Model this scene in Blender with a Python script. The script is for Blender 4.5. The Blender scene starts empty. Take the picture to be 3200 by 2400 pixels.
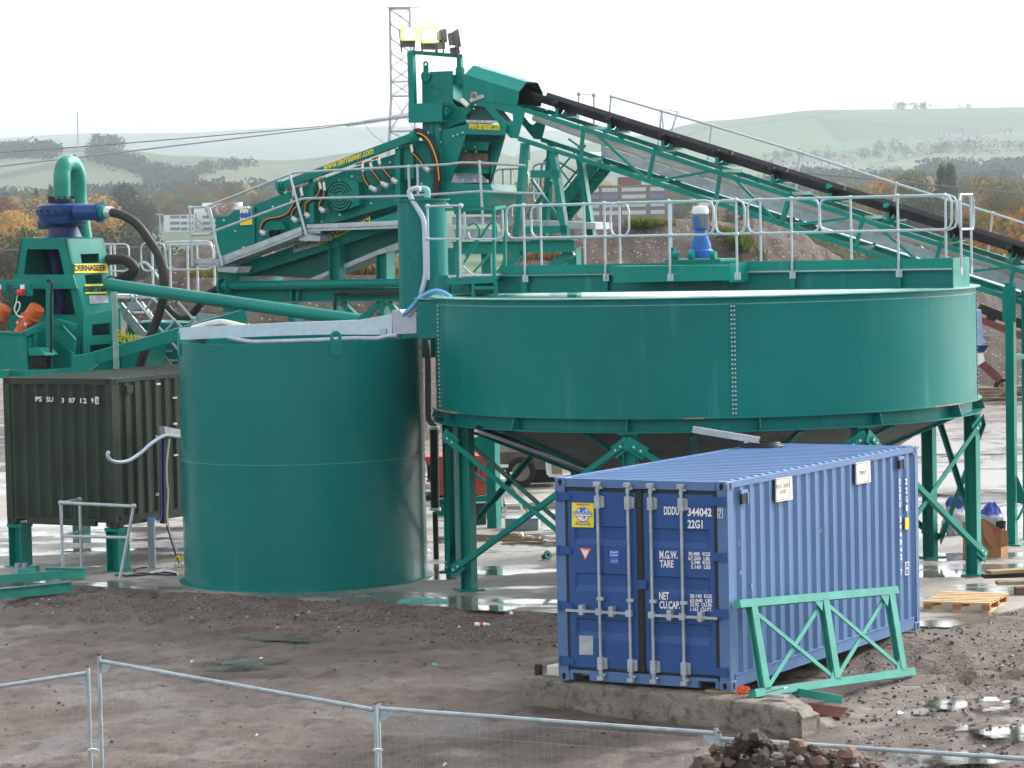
import bpy, bmesh, math, random
from mathutils import Vector as V, Matrix, noise
random.seed(7)
S = bpy.context.scene
COL = S.collection
# ------------------------------------------------------------------ camera, sky, sun, exposure
FPX, PITCH, ROLL, CAMZ = 9283.1, 0.0524, -0.0218, 5.781
_f = V((0, math.cos(PITCH), -math.sin(PITCH))); _u = V((0, math.sin(PITCH), math.cos(PITCH))); _r = V((1, 0, 0))
RIGHT = _r*math.cos(ROLL) + _u*math.sin(ROLL)
UPV = _u*math.cos(ROLL) - _r*math.sin(ROLL)
FWD = _f
CAM = V((0, 0, CAMZ))
cd = bpy.data.cameras.new('camera'); cam = bpy.data.objects.new('camera', cd); COL.objects.link(cam)
cam.matrix_world = Matrix(((RIGHT.x, UPV.x, -FWD.x, 0), (RIGHT.y, UPV.y, -FWD.y, 0), (RIGHT.z, UPV.z, -FWD.z, CAMZ), (0, 0, 0, 1)))
cd.sensor_fit = 'HORIZONTAL'; cd.sensor_width = 36; cd.lens = FPX/3200*36; cd.clip_start = 0.5; cd.clip_end = 40000
S.camera = cam
S.render.resolution_x, S.render.resolution_y = 1024, 768
SUN_EL, SUN_AZ = math.radians(34), math.radians(52)        # azimuth measured from +Y (ahead) towards +X (right)
w = bpy.data.worlds.new('World'); S.world = w; w.use_nodes = True
nt = w.node_tree; nt.nodes.clear()
sky = nt.nodes.new('ShaderNodeTexSky'); sky.sky_type = 'NISHITA'; sky.sun_disc = False
sky.sun_elevation = SUN_EL; sky.sun_rotation = SUN_AZ; sky.air_density = 1.0; sky.dust_density = 3.0; sky.ozone_density = 1.0
hs = nt.nodes.new('ShaderNodeHueSaturation'); hs.inputs['Saturation'].default_value = 0.22; hs.inputs['Value'].default_value = 1.0
bg = nt.nodes.new('ShaderNodeBackground'); bg.inputs['Strength'].default_value = 0.15
wo = nt.nodes.new('ShaderNodeOutputWorld')
nt.links.new(sky.outputs[0], hs.inputs['Color']); nt.links.new(hs.outputs[0], bg.inputs[0]); nt.links.new(bg.outputs[0], wo.inputs[0])
sd = bpy.data.lights.new('sun', 'SUN'); sd.energy = 0.75; sd.angle = math.radians(12); sd.color = (1, 0.95, 0.87)
sun = bpy.data.objects.new('sun', sd); COL.objects.link(sun)
_sd = V((math.sin(SUN_AZ)*math.cos(SUN_EL), math.cos(SUN_AZ)*math.cos(SUN_EL), math.sin(SUN_EL)))
sun.rotation_euler = _sd.to_track_quat('Z', 'Y').to_euler()
S.view_settings.view_transform = 'Standard'; S.view_settings.look = 'None'
S.view_settings.exposure = 1.65; S.view_settings.gamma = 1
S.render.engine = 'CYCLES'
S.cycles.volume_bounces = 0; S.cycles.max_bounces = 6; S.cycles.transparent_max_bounces = 12
# ------------------------------------------------------------------ helpers
Z = V((0, 0, 1))
def ray(px, py):
    return (RIGHT*((px-1600)/FPX) - UPV*((py-1200)/FPX) + FWD)
def onz(px, py, z=0.0):
    d = ray(px, py); return CAM + d*((z-CAMZ)/d.z)
def atY(px, py, Y):
    d = ray(px, py); return CAM + d*(Y/d.y)
class VP:                                   # a real vertical plane through a point; e1 runs to the right and towards the viewer, e2 away
    def __init__(s, p, a):
        s.o = V((p[0], p[1], 0)); s.e1 = V((math.cos(a), -math.sin(a), 0)); s.e2 = V((math.sin(a), math.cos(a), 0)); s.a = a
    def p(s, px, py, off=0.0):
        d = ray(px, py); t = (s.o + s.e2*off - CAM).dot(s.e2)/d.dot(s.e2); return CAM + d*t
    def side(s, px, py, q):                 # on the plane through q whose normal is e1
        d = ray(px, py); t = (V(q)-CAM).dot(s.e1)/d.dot(s.e1); return CAM + d*t
    def xz(s, u, z, off=0.0): return s.o + s.e1*u + s.e2*off + Z*z
def lin(c):
    return tuple((x/12.92 if x <= .04045 else ((x+.055)/1.055)**2.4) for x in c)
def rgb(r, g, b): return lin((r/255, g/255, b/255))
ORG = {}
def meta(o, label=None, cat=None, group=None, kind=None):
    if label: o['label'] = label
    if cat: o['category'] = cat
    if group: o['group'] = group
    if kind: o['kind'] = kind
    return o
def thing(name, loc, label, cat, group=None):
    o = bpy.data.objects.new(name, None); o.empty_display_size = .3; COL.objects.link(o); o.location = V(loc)
    ORG[o.name] = V(loc); return meta(o, label, cat, group)
def copy_tree(o, loc, parent=None):
    c = o.copy(); COL.objects.link(c)
    if parent is None: c.location = V(loc)
    else: c.parent = parent
    for ch in list(o.children): copy_tree(ch, loc, c)
    return c
class MB:
    def __init__(s): s.v = []; s.f = []
    def quad_strip(s): pass
    def add(s, vs, fs):
        b = len(s.v); s.v += [V(x) for x in vs]; s.f += [tuple(i+b for i in f) for f in fs]; return s
    def box(s, c, sx, sy, sz, ax=(V((1, 0, 0)), V((0, 1, 0)), Z)):
        c = V(c); a, b, d = ax[0]*sx/2, ax[1]*sy/2, ax[2]*sz/2
        vs = [c+i*a+j*b+k*d for k in (-1, 1) for j in (-1, 1) for i in (-1, 1)]
        return s.add(vs, [(0, 2, 3, 1), (4, 5, 7, 6), (0, 1, 5, 4), (2, 6, 7, 3), (0, 4, 6, 2), (1, 3, 7, 5)])
    def bar(s, p, q, w, h, up=Z):           # rectangular section from p to q
        p, q = V(p), V(q); d = q-p; L = d.length
        if L < 1e-6: return s
        d /= L; x = d.cross(up)
        if x.length < 1e-4: x = d.cross(V((1, 0, 0)))
        x.normalize(); y = x.cross(d).normalized()
        return s.box((p+q)/2, w, L, h, (x, d, y))
    def ibeam(s, p, q, w, h, t=.02, up=Z):
        p, q = V(p), V(q); d = (q-p).normalized(); x = d.cross(up).normalized(); y = x.cross(d)
        s.bar(p+y*(h/2-t/2), q+y*(h/2-t/2), w, t, up); s.bar(p-y*(h/2-t/2), q-y*(h/2-t/2), w, t, up)
        return s.bar(p, q, t, h-2*t, up)
    def chan(s, p, q, w, h, t=.02, up=Z, side=1):
        p, q = V(p), V(q); d = (q-p).normalized(); x = d.cross(up).normalized(); y = x.cross(d)
        s.bar(p+y*(h/2-t/2), q+y*(h/2-t/2), w, t, up); s.bar(p-y*(h/2-t/2), q-y*(h/2-t/2), w, t, up)
        o = x*(w/2-t/2)*side
        return s.bar(p+o, q+o, t, h-2*t, up)
    def angle(s, p, q, w, t=.012, up=Z, sx=1, sy=-1):
        p, q = V(p), V(q); d = (q-p).normalized(); x = d.cross(up)
        if x.length < 1e-4: x = d.cross(V((0, 1, 0)))
        x.normalize(); y = x.cross(d)
        s.bar(p+x*sx*(w-t)/2, q+x*sx*(w-t)/2, t, w, up)
        return s.bar(p+y*sy*(w-t)/2 - x*sx*t/2, q+y*sy*(w-t)/2 - x*sx*t/2, w-t, t, up)
    def tube(s, p, q, r, n=10, r2=None, cap=True):
        p, q = V(p), V(q); d = (q-p)
        if d.length < 1e-6: return s
        d.normalize(); x = d.orthogonal().normalized(); y = d.cross(x); r2 = r if r2 is None else r2
        vs = []
        for c, rr in ((p, r), (q, r2)):
            vs += [c + x*rr*math.cos(2*math.pi*i/n) + y*rr*math.sin(2*math.pi*i/n) for i in range(n)]
        fs = [(i, (i+1) % n, n+(i+1) % n, n+i) for i in range(n)]
        if cap: fs += [tuple(range(n-1, -1, -1)), tuple(range(n, 2*n))]
        return s.add(vs, fs)
    def path(s, pts, r, n=8, sub=0, rad=None):
        pts = [V(p) for p in pts]
        if sub: pts = spline(pts, sub)
        m = len(pts); prev = None; vs = []; fs = []
        for k, p in enumerate(pts):
            d = (pts[min(k+1, m-1)]-pts[max(k-1, 0)]).normalized()
            if prev is None: x = d.orthogonal().normalized()
            else:
                x = prev - d*prev.dot(d); x = x.normalized() if x.length > 1e-5 else d.orthogonal().normalized()
            prev = x; y = d.cross(x); rr = r if rad is None else rad(k/(m-1))
            vs += [p + x*rr*math.cos(2*math.pi*i/n) + y*rr*math.sin(2*math.pi*i/n) for i in range(n)]
        for k in range(m-1):
            fs += [(k*n+i, k*n+(i+1) % n, (k+1)*n+(i+1) % n, (k+1)*n+i) for i in range(n)]
        fs += [tuple(range(n-1, -1, -1)), tuple(range((m-1)*n, m*n))]
        return s.add(vs, fs)
    def prism(s, pts, vec):                 # polygon swept along vec
        pts = [V(p) for p in pts]; vec = V(vec); n = len(pts)
        vs = pts + [p+vec for p in pts]
        fs = [(i, (i+1) % n, n+(i+1) % n, n+i) for i in range(n)] + [tuple(range(n-1, -1, -1)), tuple(range(n, 2*n))]
        return s.add(vs, fs)
    def lathe(s, prof, c=(0, 0, 0), n=32, ax=Z, a0=0, a1=2*math.pi, cap=False):
        c = V(c); ax = V(ax).normalized(); x = ax.orthogonal().normalized()
        if abs(ax.z) > .999: x = V((1, 0, 0))
        y = ax.cross(x); full = abs(a1-a0-2*math.pi) < 1e-6; m = n if full else n+1; vs = []
        for r, h in prof:
            vs += [c + ax*h + (x*math.cos(a0+(a1-a0)*i/n) + y*math.sin(a0+(a1-a0)*i/n))*r for i in range(m)]
        fs = []
        for k in range(len(prof)-1):
            for i in range(n): fs.append((k*m+i, k*m+(i+1) % m, (k+1)*m+(i+1) % m, (k+1)*m+i))
        if cap: fs += [tuple(range(m-1, -1, -1)), tuple(range((len(prof)-1)*m, len(prof)*m))]
        return s.add(vs, fs)
    def ball(s, c, r, n=8, sc=(1, 1, 1)):
        k = max(4, n//2); vs = [V(c)+V((0, 0, -r*sc[2]))]; fs = []
        for j in range(1, k):
            t = -math.pi/2+math.pi*j/k
            vs += [V(c)+V((r*sc[0]*math.cos(t)*math.cos(2*math.pi*i/n), r*sc[1]*math.cos(t)*math.sin(2*math.pi*i/n), r*sc[2]*math.sin(t))) for i in range(n)]
        vs.append(V(c)+V((0, 0, r*sc[2]))); top = len(vs)-1
        fs += [(0, 1+(i+1) % n, 1+i) for i in range(n)]
        for j in range(k-2): fs += [(1+j*n+i, 1+j*n+(i+1) % n, 1+(j+1)*n+(i+1) % n, 1+(j+1)*n+i) for i in range(n)]
        fs += [(1+(k-2)*n+i, 1+(k-2)*n+(i+1) % n, top) for i in range(n)]
        return s.add(vs, fs)
    def ob(s, name, mat, parent=None, smooth=40, bevel=0, keep=False):
        me = bpy.data.meshes.new(name)
        og = V((0, 0, 0))
        if parent is not None: og = ORG[parent.name]
        elif not keep and s.v:
            lo = V([min(p[i] for p in s.v) for i in range(3)]); hi = V([max(p[i] for p in s.v) for i in range(3)])
            og = V(((lo.x+hi.x)/2, (lo.y+hi.y)/2, lo.z))
        me.from_pydata([tuple(p-og) for p in s.v], [], s.f)
        bm = bmesh.new(); bm.from_mesh(me); bmesh.ops.recalc_face_normals(bm, faces=bm.faces); bm.to_mesh(me); bm.free()
        for m in (mat if isinstance(mat, (list, tuple)) else [mat]): me.materials.append(m)
        if smooth:
            me.polygons.foreach_set('use_smooth', [True]*len(me.polygons)); me.set_sharp_from_angle(angle=math.radians(smooth))
        o = bpy.data.objects.new(name, me); COL.objects.link(o)
        if parent is not None: o.parent = parent
        else: o.location = og
        ORG[o.name] = og
        if bevel:
            b = o.modifiers.new('bevel', 'BEVEL'); b.width = bevel; b.segments = 2; b.limit_method = 'ANGLE'
        me.update(); return o
def spline(pts, sub):
    out = []; n = len(pts)
    for k in range(n-1):
        p0, p1, p2, p3 = pts[max(k-1, 0)], pts[k], pts[k+1], pts[min(k+2, n-1)]
        for j in range(sub):
            t = j/sub
            out.append(0.5*((2*p1)+(p2-p0)*t+(2*p0-5*p1+4*p2-p3)*t*t+(3*p1-p0-3*p2+p3)*t*t*t))
    out.append(pts[-1]); return out
def solo(mb, name, mat, label, cat, group=None, kind=None, **k):
    return meta(mb.ob(name, mat, **k), label, cat, group, kind)
def plate(outer, holes, vec, o, ex, ey):
    """a flat plate outlined in 2D (outer + holes), at o with axes ex, ey, extruded by vec"""
    cu = bpy.data.curves.new('outline', 'CURVE'); cu.dimensions = '2D'; cu.fill_mode = 'BOTH'
    for poly in [outer]+holes:
        sp = cu.splines.new('POLY'); sp.points.add(len(poly)-1); sp.use_cyclic_u = True
        for i, p in enumerate(poly): sp.points[i].co = (p[0], p[1], 0, 1)
    t = bpy.data.objects.new('outline', cu); COL.objects.link(t)
    me = bpy.data.meshes.new_from_object(t)
    bpy.data.objects.remove(t); bpy.data.curves.remove(cu)
    vs = [V(o)+V(ex)*x.co.x+V(ey)*x.co.y for x in me.vertices]; fs = [tuple(p.vertices) for p in me.polygons]; bpy.data.meshes.remove(me)
    n = len(vs); vec = V(vec); mb = MB(); mb.add(vs, fs); mb.add([v+vec for v in vs], fs)
    for poly in [outer]+holes:
        P = [V(o)+V(ex)*p[0]+V(ey)*p[1] for p in poly]; m = len(P)
        mb.add(P+[p+vec for p in P], [(i, (i+1) % m, m+(i+1) % m, m+i) for i in range(m)])
    return mb
def text(s, p0, p1, h, up, off, name, mat, parent, bold=0.0, fit=True):
    """lettering whose baseline runs p0->p1 (fitted to that width), cap height h along up, lifted by off"""
    cu = bpy.data.curves.new('lettering', 'FONT'); cu.body = s; cu.size = 1; cu.offset = bold; cu.resolution_u = 3
    t = bpy.data.objects.new('lettering', cu); COL.objects.link(t); bpy.context.view_layer.update()
    me = bpy.data.meshes.new_from_object(t); bpy.data.objects.remove(t); bpy.data.curves.remove(cu)
    xs = [v.co.x for v in me.vertices]; ys = [v.co.y for v in me.vertices]
    x0, x1, y0, y1 = min(xs), max(xs), min(ys), max(ys)
    p0, p1 = V(p0), V(p1); ex = (p1-p0)/(x1-x0); ey = V(up).normalized()*h/(y1-y0)
    mb = MB(); mb.add([p0+V(off)+ex*(v.co.x-x0)+ey*(v.co.y-y0) for v in me.vertices], [tuple(p.vertices) for p in me.polygons])
    bpy.data.meshes.remove(me)
    return mb.ob(name, mat, parent, smooth=0)
def rrect(x0, y0, x1, y1, r, n=4):
    out = []
    for cx, cy, a in ((x1-r, y0+r, -90), (x1-r, y1-r, 0), (x0+r, y1-r, 90), (x0+r, y0+r, 180)):
        for i in range(n+1):
            t = math.radians(a+90*i/n); out.append((cx+r*math.cos(t), cy+r*math.sin(t)))
    return out
# ------------------------------------------------------------------ materials
def mat(name, col, rough=.5, metal=0, var=.0, scale=3.0, col2=None, bump=0, bscale=30, spec=.3, coat=0, streak=None, emit=None, spots=None, rvar=0.0, det=6, stretch=(1,1,1)):
    m = bpy.data.materials.new(name); m.use_nodes = True; t = m.node_tree; b = t.nodes['Principled BSDF']
    b.inputs['Roughness'].default_value = rough; b.inputs['Metallic'].default_value = metal
    b.inputs['Specular IOR Level'].default_value = spec
    if coat: b.inputs['Coat Weight'].default_value = coat; b.inputs['Coat Roughness'].default_value = .12
    c = tuple(col)+(1,)
    b.inputs['Base Color'].default_value = c
    tc = t.nodes.new('ShaderNodeTexCoord')
    src = None
    def noi(sc, st=(1, 1, 1), detail=det):
        mp = t.nodes.new('ShaderNodeMapping'); mp.inputs['Scale'].default_value = st
        t.links.new(tc.outputs['Object'], mp.inputs[0])
        n = t.nodes.new('ShaderNodeTexNoise'); n.inputs['Scale'].default_value = sc; n.inputs['Detail'].default_value = detail
        t.links.new(mp.outputs[0], n.inputs['Vector']); return n
    def ramp(n, a, bb, out='Fac'):
        r = t.nodes.new('ShaderNodeMapRange'); r.inputs[1].default_value = a; r.inputs[2].default_value = bb
        t.links.new(n.outputs[out], r.inputs[0]); return r
    def mix(fac, A, B):
        x = t.nodes.new('ShaderNodeMix'); x.data_type = 'RGBA'
        t.links.new(fac, x.inputs[0])
        for i, q in ((6, A), (7, B)):
            if isinstance(q, tuple): x.inputs[i].default_value = q if len(q) == 4 else q+(1,)
            else: t.links.new(q, x.inputs[i])
        return x.outputs[2]
    if var or col2:
        c2 = tuple(col2)+(1,) if col2 else tuple(min(1, x*(1+var)) for x in col)+(1,)
        c1 = c if col2 else tuple(x*(1-var) for x in col)+(1,)
        src = mix(ramp(noi(scale, stretch), .35, .65).outputs[0], c1, c2)
    if streak:
        sc, cc, lo, hi = streak
        src = mix(ramp(noi(sc, (1, 1, .06)), lo, hi).outputs[0], src if src else c, tuple(cc)+(1,))
    if spots:
        sc, cc, lo, hi = spots; src = mix(ramp(noi(sc, (1, 1, .5), 8), lo, hi).outputs[0], src if src else c, tuple(cc)+(1,))
    if src: t.links.new(src, b.inputs['Base Color'])
    if rvar:
        r = ramp(noi(scale*1.7), .3, .7); r.inputs[3].default_value = max(0.03, rough-rvar); r.inputs[4].default_value = min(1, rough+rvar)
        t.links.new(r.outputs[0], b.inputs['Roughness'])
    if bump:
        bp = t.nodes.new('ShaderNodeBump'); bp.inputs['Strength'].default_value = bump; bp.inputs['Distance'].default_value = .02
        t.links.new(noi(bscale).outputs['Fac'], bp.inputs['Height']); t.links.new(bp.outputs[0], b.inputs['Normal'])
    if emit:
        b.inputs['Emission Color'].default_value = tuple(emit[0])+(1,); b.inputs['Emission Strength'].default_value = emit[1]
    return m
G = (.001, .200, .160)
M = dict(
 green=mat('green_paint', G, .38, spec=.2, var=.12, scale=.7, streak=(7, (.03, .26, .22), .60, .85), rvar=.10),
 tank=mat('tank_green_paint', (.0, .165, .148), .36, spec=.2, var=.09, scale=.5, streak=(4.5, (.05, .26, .23), .58, .86), rvar=.10, bump=.04, bscale=.9),
 dkgreen=mat('container_olive_paint', (.022, .036, .022), .55, var=.15, scale=1.5, streak=(2.5, (.035, .05, .034), .6, .9)),
 weld=mat('scuffed_green_edge', (.10, .34, .29), .5, var=.2, scale=9),
 galv=mat('galvanised_steel', (.42, .46, .49), .42, metal=.35, var=.13, scale=7, rvar=.1),
 rail=mat('galvanised_tube', (.44, .49, .52), .42, metal=.3, var=.08, scale=10),
 fence=mat('weathered_galvanised_tube', (.42, .50, .53), .5, metal=.3, col2=(.30, .36, .38), scale=7, streak=(40, (.16, .08, .04), .72, .8)),
 wire=mat('fence_wire', (.30, .33, .34), .5, metal=.3),
 bolt=mat('zinc_bolt', (.66, .68, .70), .35, metal=.5),
 black=mat('black_rubber', (.016, .014, .017), .55, var=.3, scale=6),
 hose=mat('black_hose', (.03, .028, .028), .6, var=.3, scale=3),
 dark=mat('dark_interior', (.012, .013, .012), .8),
 gasket=mat('door_gasket', (.025, .027, .03), .7),
 belt=mat('conveyor_belt_rubber', (.020, .017, .024), .5, var=.3, scale=4),
 retbelt=mat('worn_grey_belt', (.62, .56, .54), .45, col2=(.46, .40, .39), scale=1.2, stretch=(1, 1, 1)),
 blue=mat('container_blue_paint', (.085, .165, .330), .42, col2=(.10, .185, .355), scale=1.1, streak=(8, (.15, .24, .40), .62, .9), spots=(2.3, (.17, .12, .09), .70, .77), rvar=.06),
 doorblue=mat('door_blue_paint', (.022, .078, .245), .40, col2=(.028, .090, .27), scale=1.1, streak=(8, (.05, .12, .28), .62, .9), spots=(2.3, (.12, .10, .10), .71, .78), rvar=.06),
 bluelt=mat('faded_blue_paint', (.12, .215, .40), .42, col2=(.15, .255, .44), scale=1.3, streak=(7, (.22, .31, .46), .62, .9)),
 bluerf=mat('roof_blue_paint', (.17, .27, .46), .36, col2=(.22, .33, .52), scale=2.2),
 rust=mat('rusty_patches', (.22, .09, .035), .8, col2=(.45, .33, .22), scale=12),
 royal=mat('royal_blue_paint', (.02, .12, .40), .38, var=.15, scale=5),
 navy=mat('navy_blue_paint', (.007, .022, .10), .4, var=.2, scale=4),
 orange=mat('orange_motor_paint', (.62, .135, .035), .45, var=.12, scale=8),
 red=mat('red_paint', (.42, .07, .04), .55, col2=(.30, .06, .04), scale=3),
 redox=mat('red_oxide_primer', (.16, .045, .035), .6, var=.25, scale=6),
 yellow=mat('yellow_paint', (.80, .55, .02), .5),
 signyel=mat('sign_yellow', (.86, .66, .02), .5), lemon=mat('lemon_sticker', (.80, .74, .05), .5),
 signblk=mat('sign_black', (.012, .012, .012), .5), white=mat('white_paint', (.80, .80, .78), .5),
 cream=mat('sign_cream', (.82, .76, .66), .55), ink=mat('sign_ink', (.05, .04, .04), .6),
 signred=mat('sign_red', (.60, .05, .04), .5), signblue=mat('sign_blue', (.03, .12, .50), .5),
 pvc=mat('grey_plastic_pipe', (.30, .34, .38), .45, var=.1), hosegrey=mat('clear_grey_hose', (.46, .49, .60), .35, var=.12, scale=9),
 hosewhite=mat('white_hose', (.66, .66, .60), .45, var=.1), hoseblue=mat('blue_hose', (.12, .36, .66), .45), cablebk=mat('black_cable', (.018, .02, .024), .5),
 wood=mat('fresh_pallet_wood', (.50, .32, .17), .75, col2=(.62, .45, .27), scale=4, stretch=(1, 8, 8)),
 plank=mat('weathered_plank', (.33, .26, .16), .8, col2=(.22, .16, .10), scale=3),
 card=mat('brown_cardboard', (.36, .19, .095), .85, col2=(.28, .13, .06), scale=2.2),
 bagw=mat('bulk_bag_fabric', (.55, .57, .60), .7, col2=(.40, .43, .48), scale=3), bagb=mat('bulk_bag_blue', (.07, .10, .40), .7),
 steel=mat('dull_steel', (.36, .37, .38), .4, metal=.5, var=.15), cone=mat('cone_steel', (.075, .085, .08), .45, metal=.4, var=.3, scale=2),
 silver=mat('silver_tank', (.40, .41, .42), .35, metal=.5, var=.1), tyre=mat('tyre', (.02, .02, .02), .8),
 grille=mat('motor_white', (.72, .73, .72), .45), motor=mat('motor_grey', (.26, .28, .29), .5),
 lampglass=mat('floodlight_glass_lit', (1, 1, .8), .3, emit=((1, 1, .62), 9.0)),
 lampbody=mat('floodlight_housing', (.18, .16, .15), .5), lampbloom=mat('floodlight_bloom_ring', (.62, .66, .15), .4, emit=((.20, .22, .03), 1.0)),  # the yellow-green emission is painted lens bloom
 tan=mat('tan_loader_bucket', (.38, .28, .19), .7, col2=(.28, .18, .11), scale=3),
 plastic=mat('cream_plastic', (.62, .62, .52), .5), litter=mat('litter_white', (.75, .77, .78), .6),
)
def soil(name, c1, c2, c3, wet=None, scale=.5, bump=.5, stones=0.0, streak=None):
    m = bpy.data.materials.new(name); m.use_nodes = True; t = m.node_tree; b = t.nodes['Principled BSDF']; L = t.links
    tc = t.nodes.new('ShaderNodeTexCoord')
    def noi(sc, d=8, st=(1, 1, 1), rough=.6):
        mp = t.nodes.new('ShaderNodeMapping'); mp.inputs['Scale'].default_value = st; L.new(tc.outputs['Object'], mp.inputs[0])
        n = t.nodes.new('ShaderNodeTexNoise'); n.inputs['Scale'].default_value = sc; n.inputs['Detail'].default_value = d; n.inputs['Roughness'].default_value = rough
        L.new(mp.outputs[0], n.inputs['Vector']); return n.outputs['Fac']
    def mr(f, a, bb, lo=0, hi=1):
        r = t.nodes.new('ShaderNodeMapRange'); L.new(f, r.inputs[0])
        for i, x in enumerate((a, bb, lo, hi)): r.inputs[i+1].default_value = x
        return r.outputs[0]
    def mix(f, A, B):
        x = t.nodes.new('ShaderNodeMix'); x.data_type = 'RGBA'; L.new(f, x.inputs[0])
        for i, q in ((6, A), (7, B)):
            if isinstance(q, tuple): x.inputs[i].default_value = q+(1,)
            else: L.new(q, x.inputs[i])
        return x.outputs[2]
    c = mix(mr(noi(scale, 8, (1, 1.6, 1)), .38, .62), c1, c2)
    c = mix(mr(noi(scale*7), .50, .72), c, c3); c = mix(mr(noi(scale*34, 6, (1, 1.4, 1), .75), .54, .74), c, c3); c = mix(mr(noi(scale*60, 4), .62, .74), c, c2)
    h = noi(6, 12, (1, 1, 1), .78)
    if stones:
        vo = t.nodes.new('ShaderNodeTexVoronoi'); vo.inputs['Scale'].default_value = stones; L.new(tc.outputs['Object'], vo.inputs['Vector'])
        sep = t.nodes.new('ShaderNodeSeparateColor'); L.new(vo.outputs['Color'], sep.inputs[0])
        dmask = mr(vo.outputs['Distance'], .30, .42, 1, 0)
        mm = t.nodes.new('ShaderNodeMath'); mm.operation = 'MULTIPLY'; L.new(dmask, mm.inputs[0]); L.new(mr(sep.outputs[0], .72, .78), mm.inputs[1])
        c = mix(mm.outputs[0], c, (.34, .28, .23)); 
        m2 = t.nodes.new('ShaderNodeMath'); m2.operation = 'MULTIPLY'; L.new(dmask, m2.inputs[0]); L.new(mr(sep.outputs[1], .6, .7), m2.inputs[1])
        c = mix(m2.outputs[0], c, (.055, .042, .035))
    rough = None
    bp = t.nodes.new('ShaderNodeBump'); bp.inputs['Strength'].default_value = bump; bp.inputs['Distance'].default_value = .12; L.new(h, bp.inputs['Height'])
    if wet:
        sc, lo, hi, dark, st = wet[:5]
        f = mr(noi(sc, 5, st, .55), lo, hi)
        dk = t.nodes.new('ShaderNodeMix'); dk.data_type = 'RGBA'; dk.blend_type = 'MULTIPLY'; L.new(f, dk.inputs[0]); L.new(c, dk.inputs[6]); dk.inputs[7].default_value = (dark, dark, dark, 1)
        c = dk.outputs[2]
        rough = mr(f, 0, 1, .75, wet[5] if len(wet) > 5 else .22); L.new(rough, b.inputs['Roughness'])
        L.new(mr(f, 0, 1, bump, bump*.25), bp.inputs['Strength'])
    else: b.inputs['Roughness'].default_value = .85
    L.new(c, b.inputs['Base Color']); L.new(bp.outputs[0], b.inputs['Normal'])
    return m
M['mud'] = soil('wet_mud', (.150, .112, .090), (.225, .180, .152), (.075, .054, .042), (.55, .50, .64, .66, (1, 1.7, 1)), .45, 1.0)
M['gravel'] = soil('gravel_soil', (.165, .125, .10), (.235, .188, .155), (.09, .068, .055), None, 1.2, 1.0, 22)
M['bank'] = soil('spoil_bank_soil', (.066, .046, .034), (.10, .073, .056), (.036, .026, .02), None, .7, 1.2, 9)
M['conc'] = soil('wet_concrete', (.27, .25, .215), (.34, .325, .29), (.20, .18, .155), (.33, .46, .58, .55, (1, 1.9, 1), .07), .45, .12)
M['block'] = soil('stained_concrete', (.25, .215, .17), (.34, .305, .255), (.07, .058, .045), None, 1.0, .8)
# ------------------------------------------------------------------ the ground: one sheet from the bank to the far ridge
EA = V((.67, 44.3, 0)); ED = V((.849, -.528, 0)); EN = V((-.528, -.849, 0))       # front edge of the slab; EN points towards the viewer
SLAB = [(-16, 54.6), (-5.6, 48.2), (.67, 44.3), (6.13, 41.85), (7.9, 44.4), (13.5, 47.5), (21, 60), (12, 66), (-12, 74), (-24, 68)]
def inpoly(x, y, P):
    c = False; j = len(P)-1
    for i in range(len(P)):
        xi, yi = P[i]; xj, yj = P[j]
        if (yi > y) != (yj > y) and x < (xj-xi)*(y-yi)/(yj-yi)+xi: c = not c
        j = i
    return c
def lerp(xs, ys, x):
    if x <= xs[0]: return ys[0]
    for i in range(len(xs)-1):
        if x <= xs[i+1]:
            t = (x-xs[i])/(xs[i+1]-xs[i]); t = t*t*(3-2*t) if xs[i] > 120 else t
            return ys[i]+(ys[i+1]-ys[i])*t
    return ys[-1]
PX = [-1600, 0, 300, 600, 900, 1200, 1500, 1700, 1950, 2257, 2604, 3200, 4800]
HMID = [70, 78, 80, 70, 66, 74, 74, 62, 52, 50, 50, 50, 45]
HRI = [45, 50, 52, 55, 58, 62, 74, 96, 108, 125, 135, 137, 125]
HFAR = [262, 270, 276, 276, 281, 278, 268, 262, 245, 220, 200, 190, 180]
def seg(x, y, a, b):
    dx, dy = b.x-a.x, b.y-a.y; L2 = dx*dx+dy*dy; t = ((x-a.x)*dx+(y-a.y)*dy)/L2
    return t, math.hypot(x-a.x-dx*t, y-a.y-dy*t), t*math.sqrt(L2)
RUTS = [(onz(-100, 2315, -.6), onz(1300, 2440, -.8)), (onz(-100, 2395, -.7), onz(900, 2470, -.85)), (onz(-80, 2200, -.55), onz(1650, 2120, -.5)), (onz(2600, 2420, -.55), onz(3350, 2190, -.35)), (onz(2480, 2330, -.5), onz(3300, 2120, -.3)), (onz(200, 2060, -.4), onz(1500, 2240, -.6))]
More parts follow.
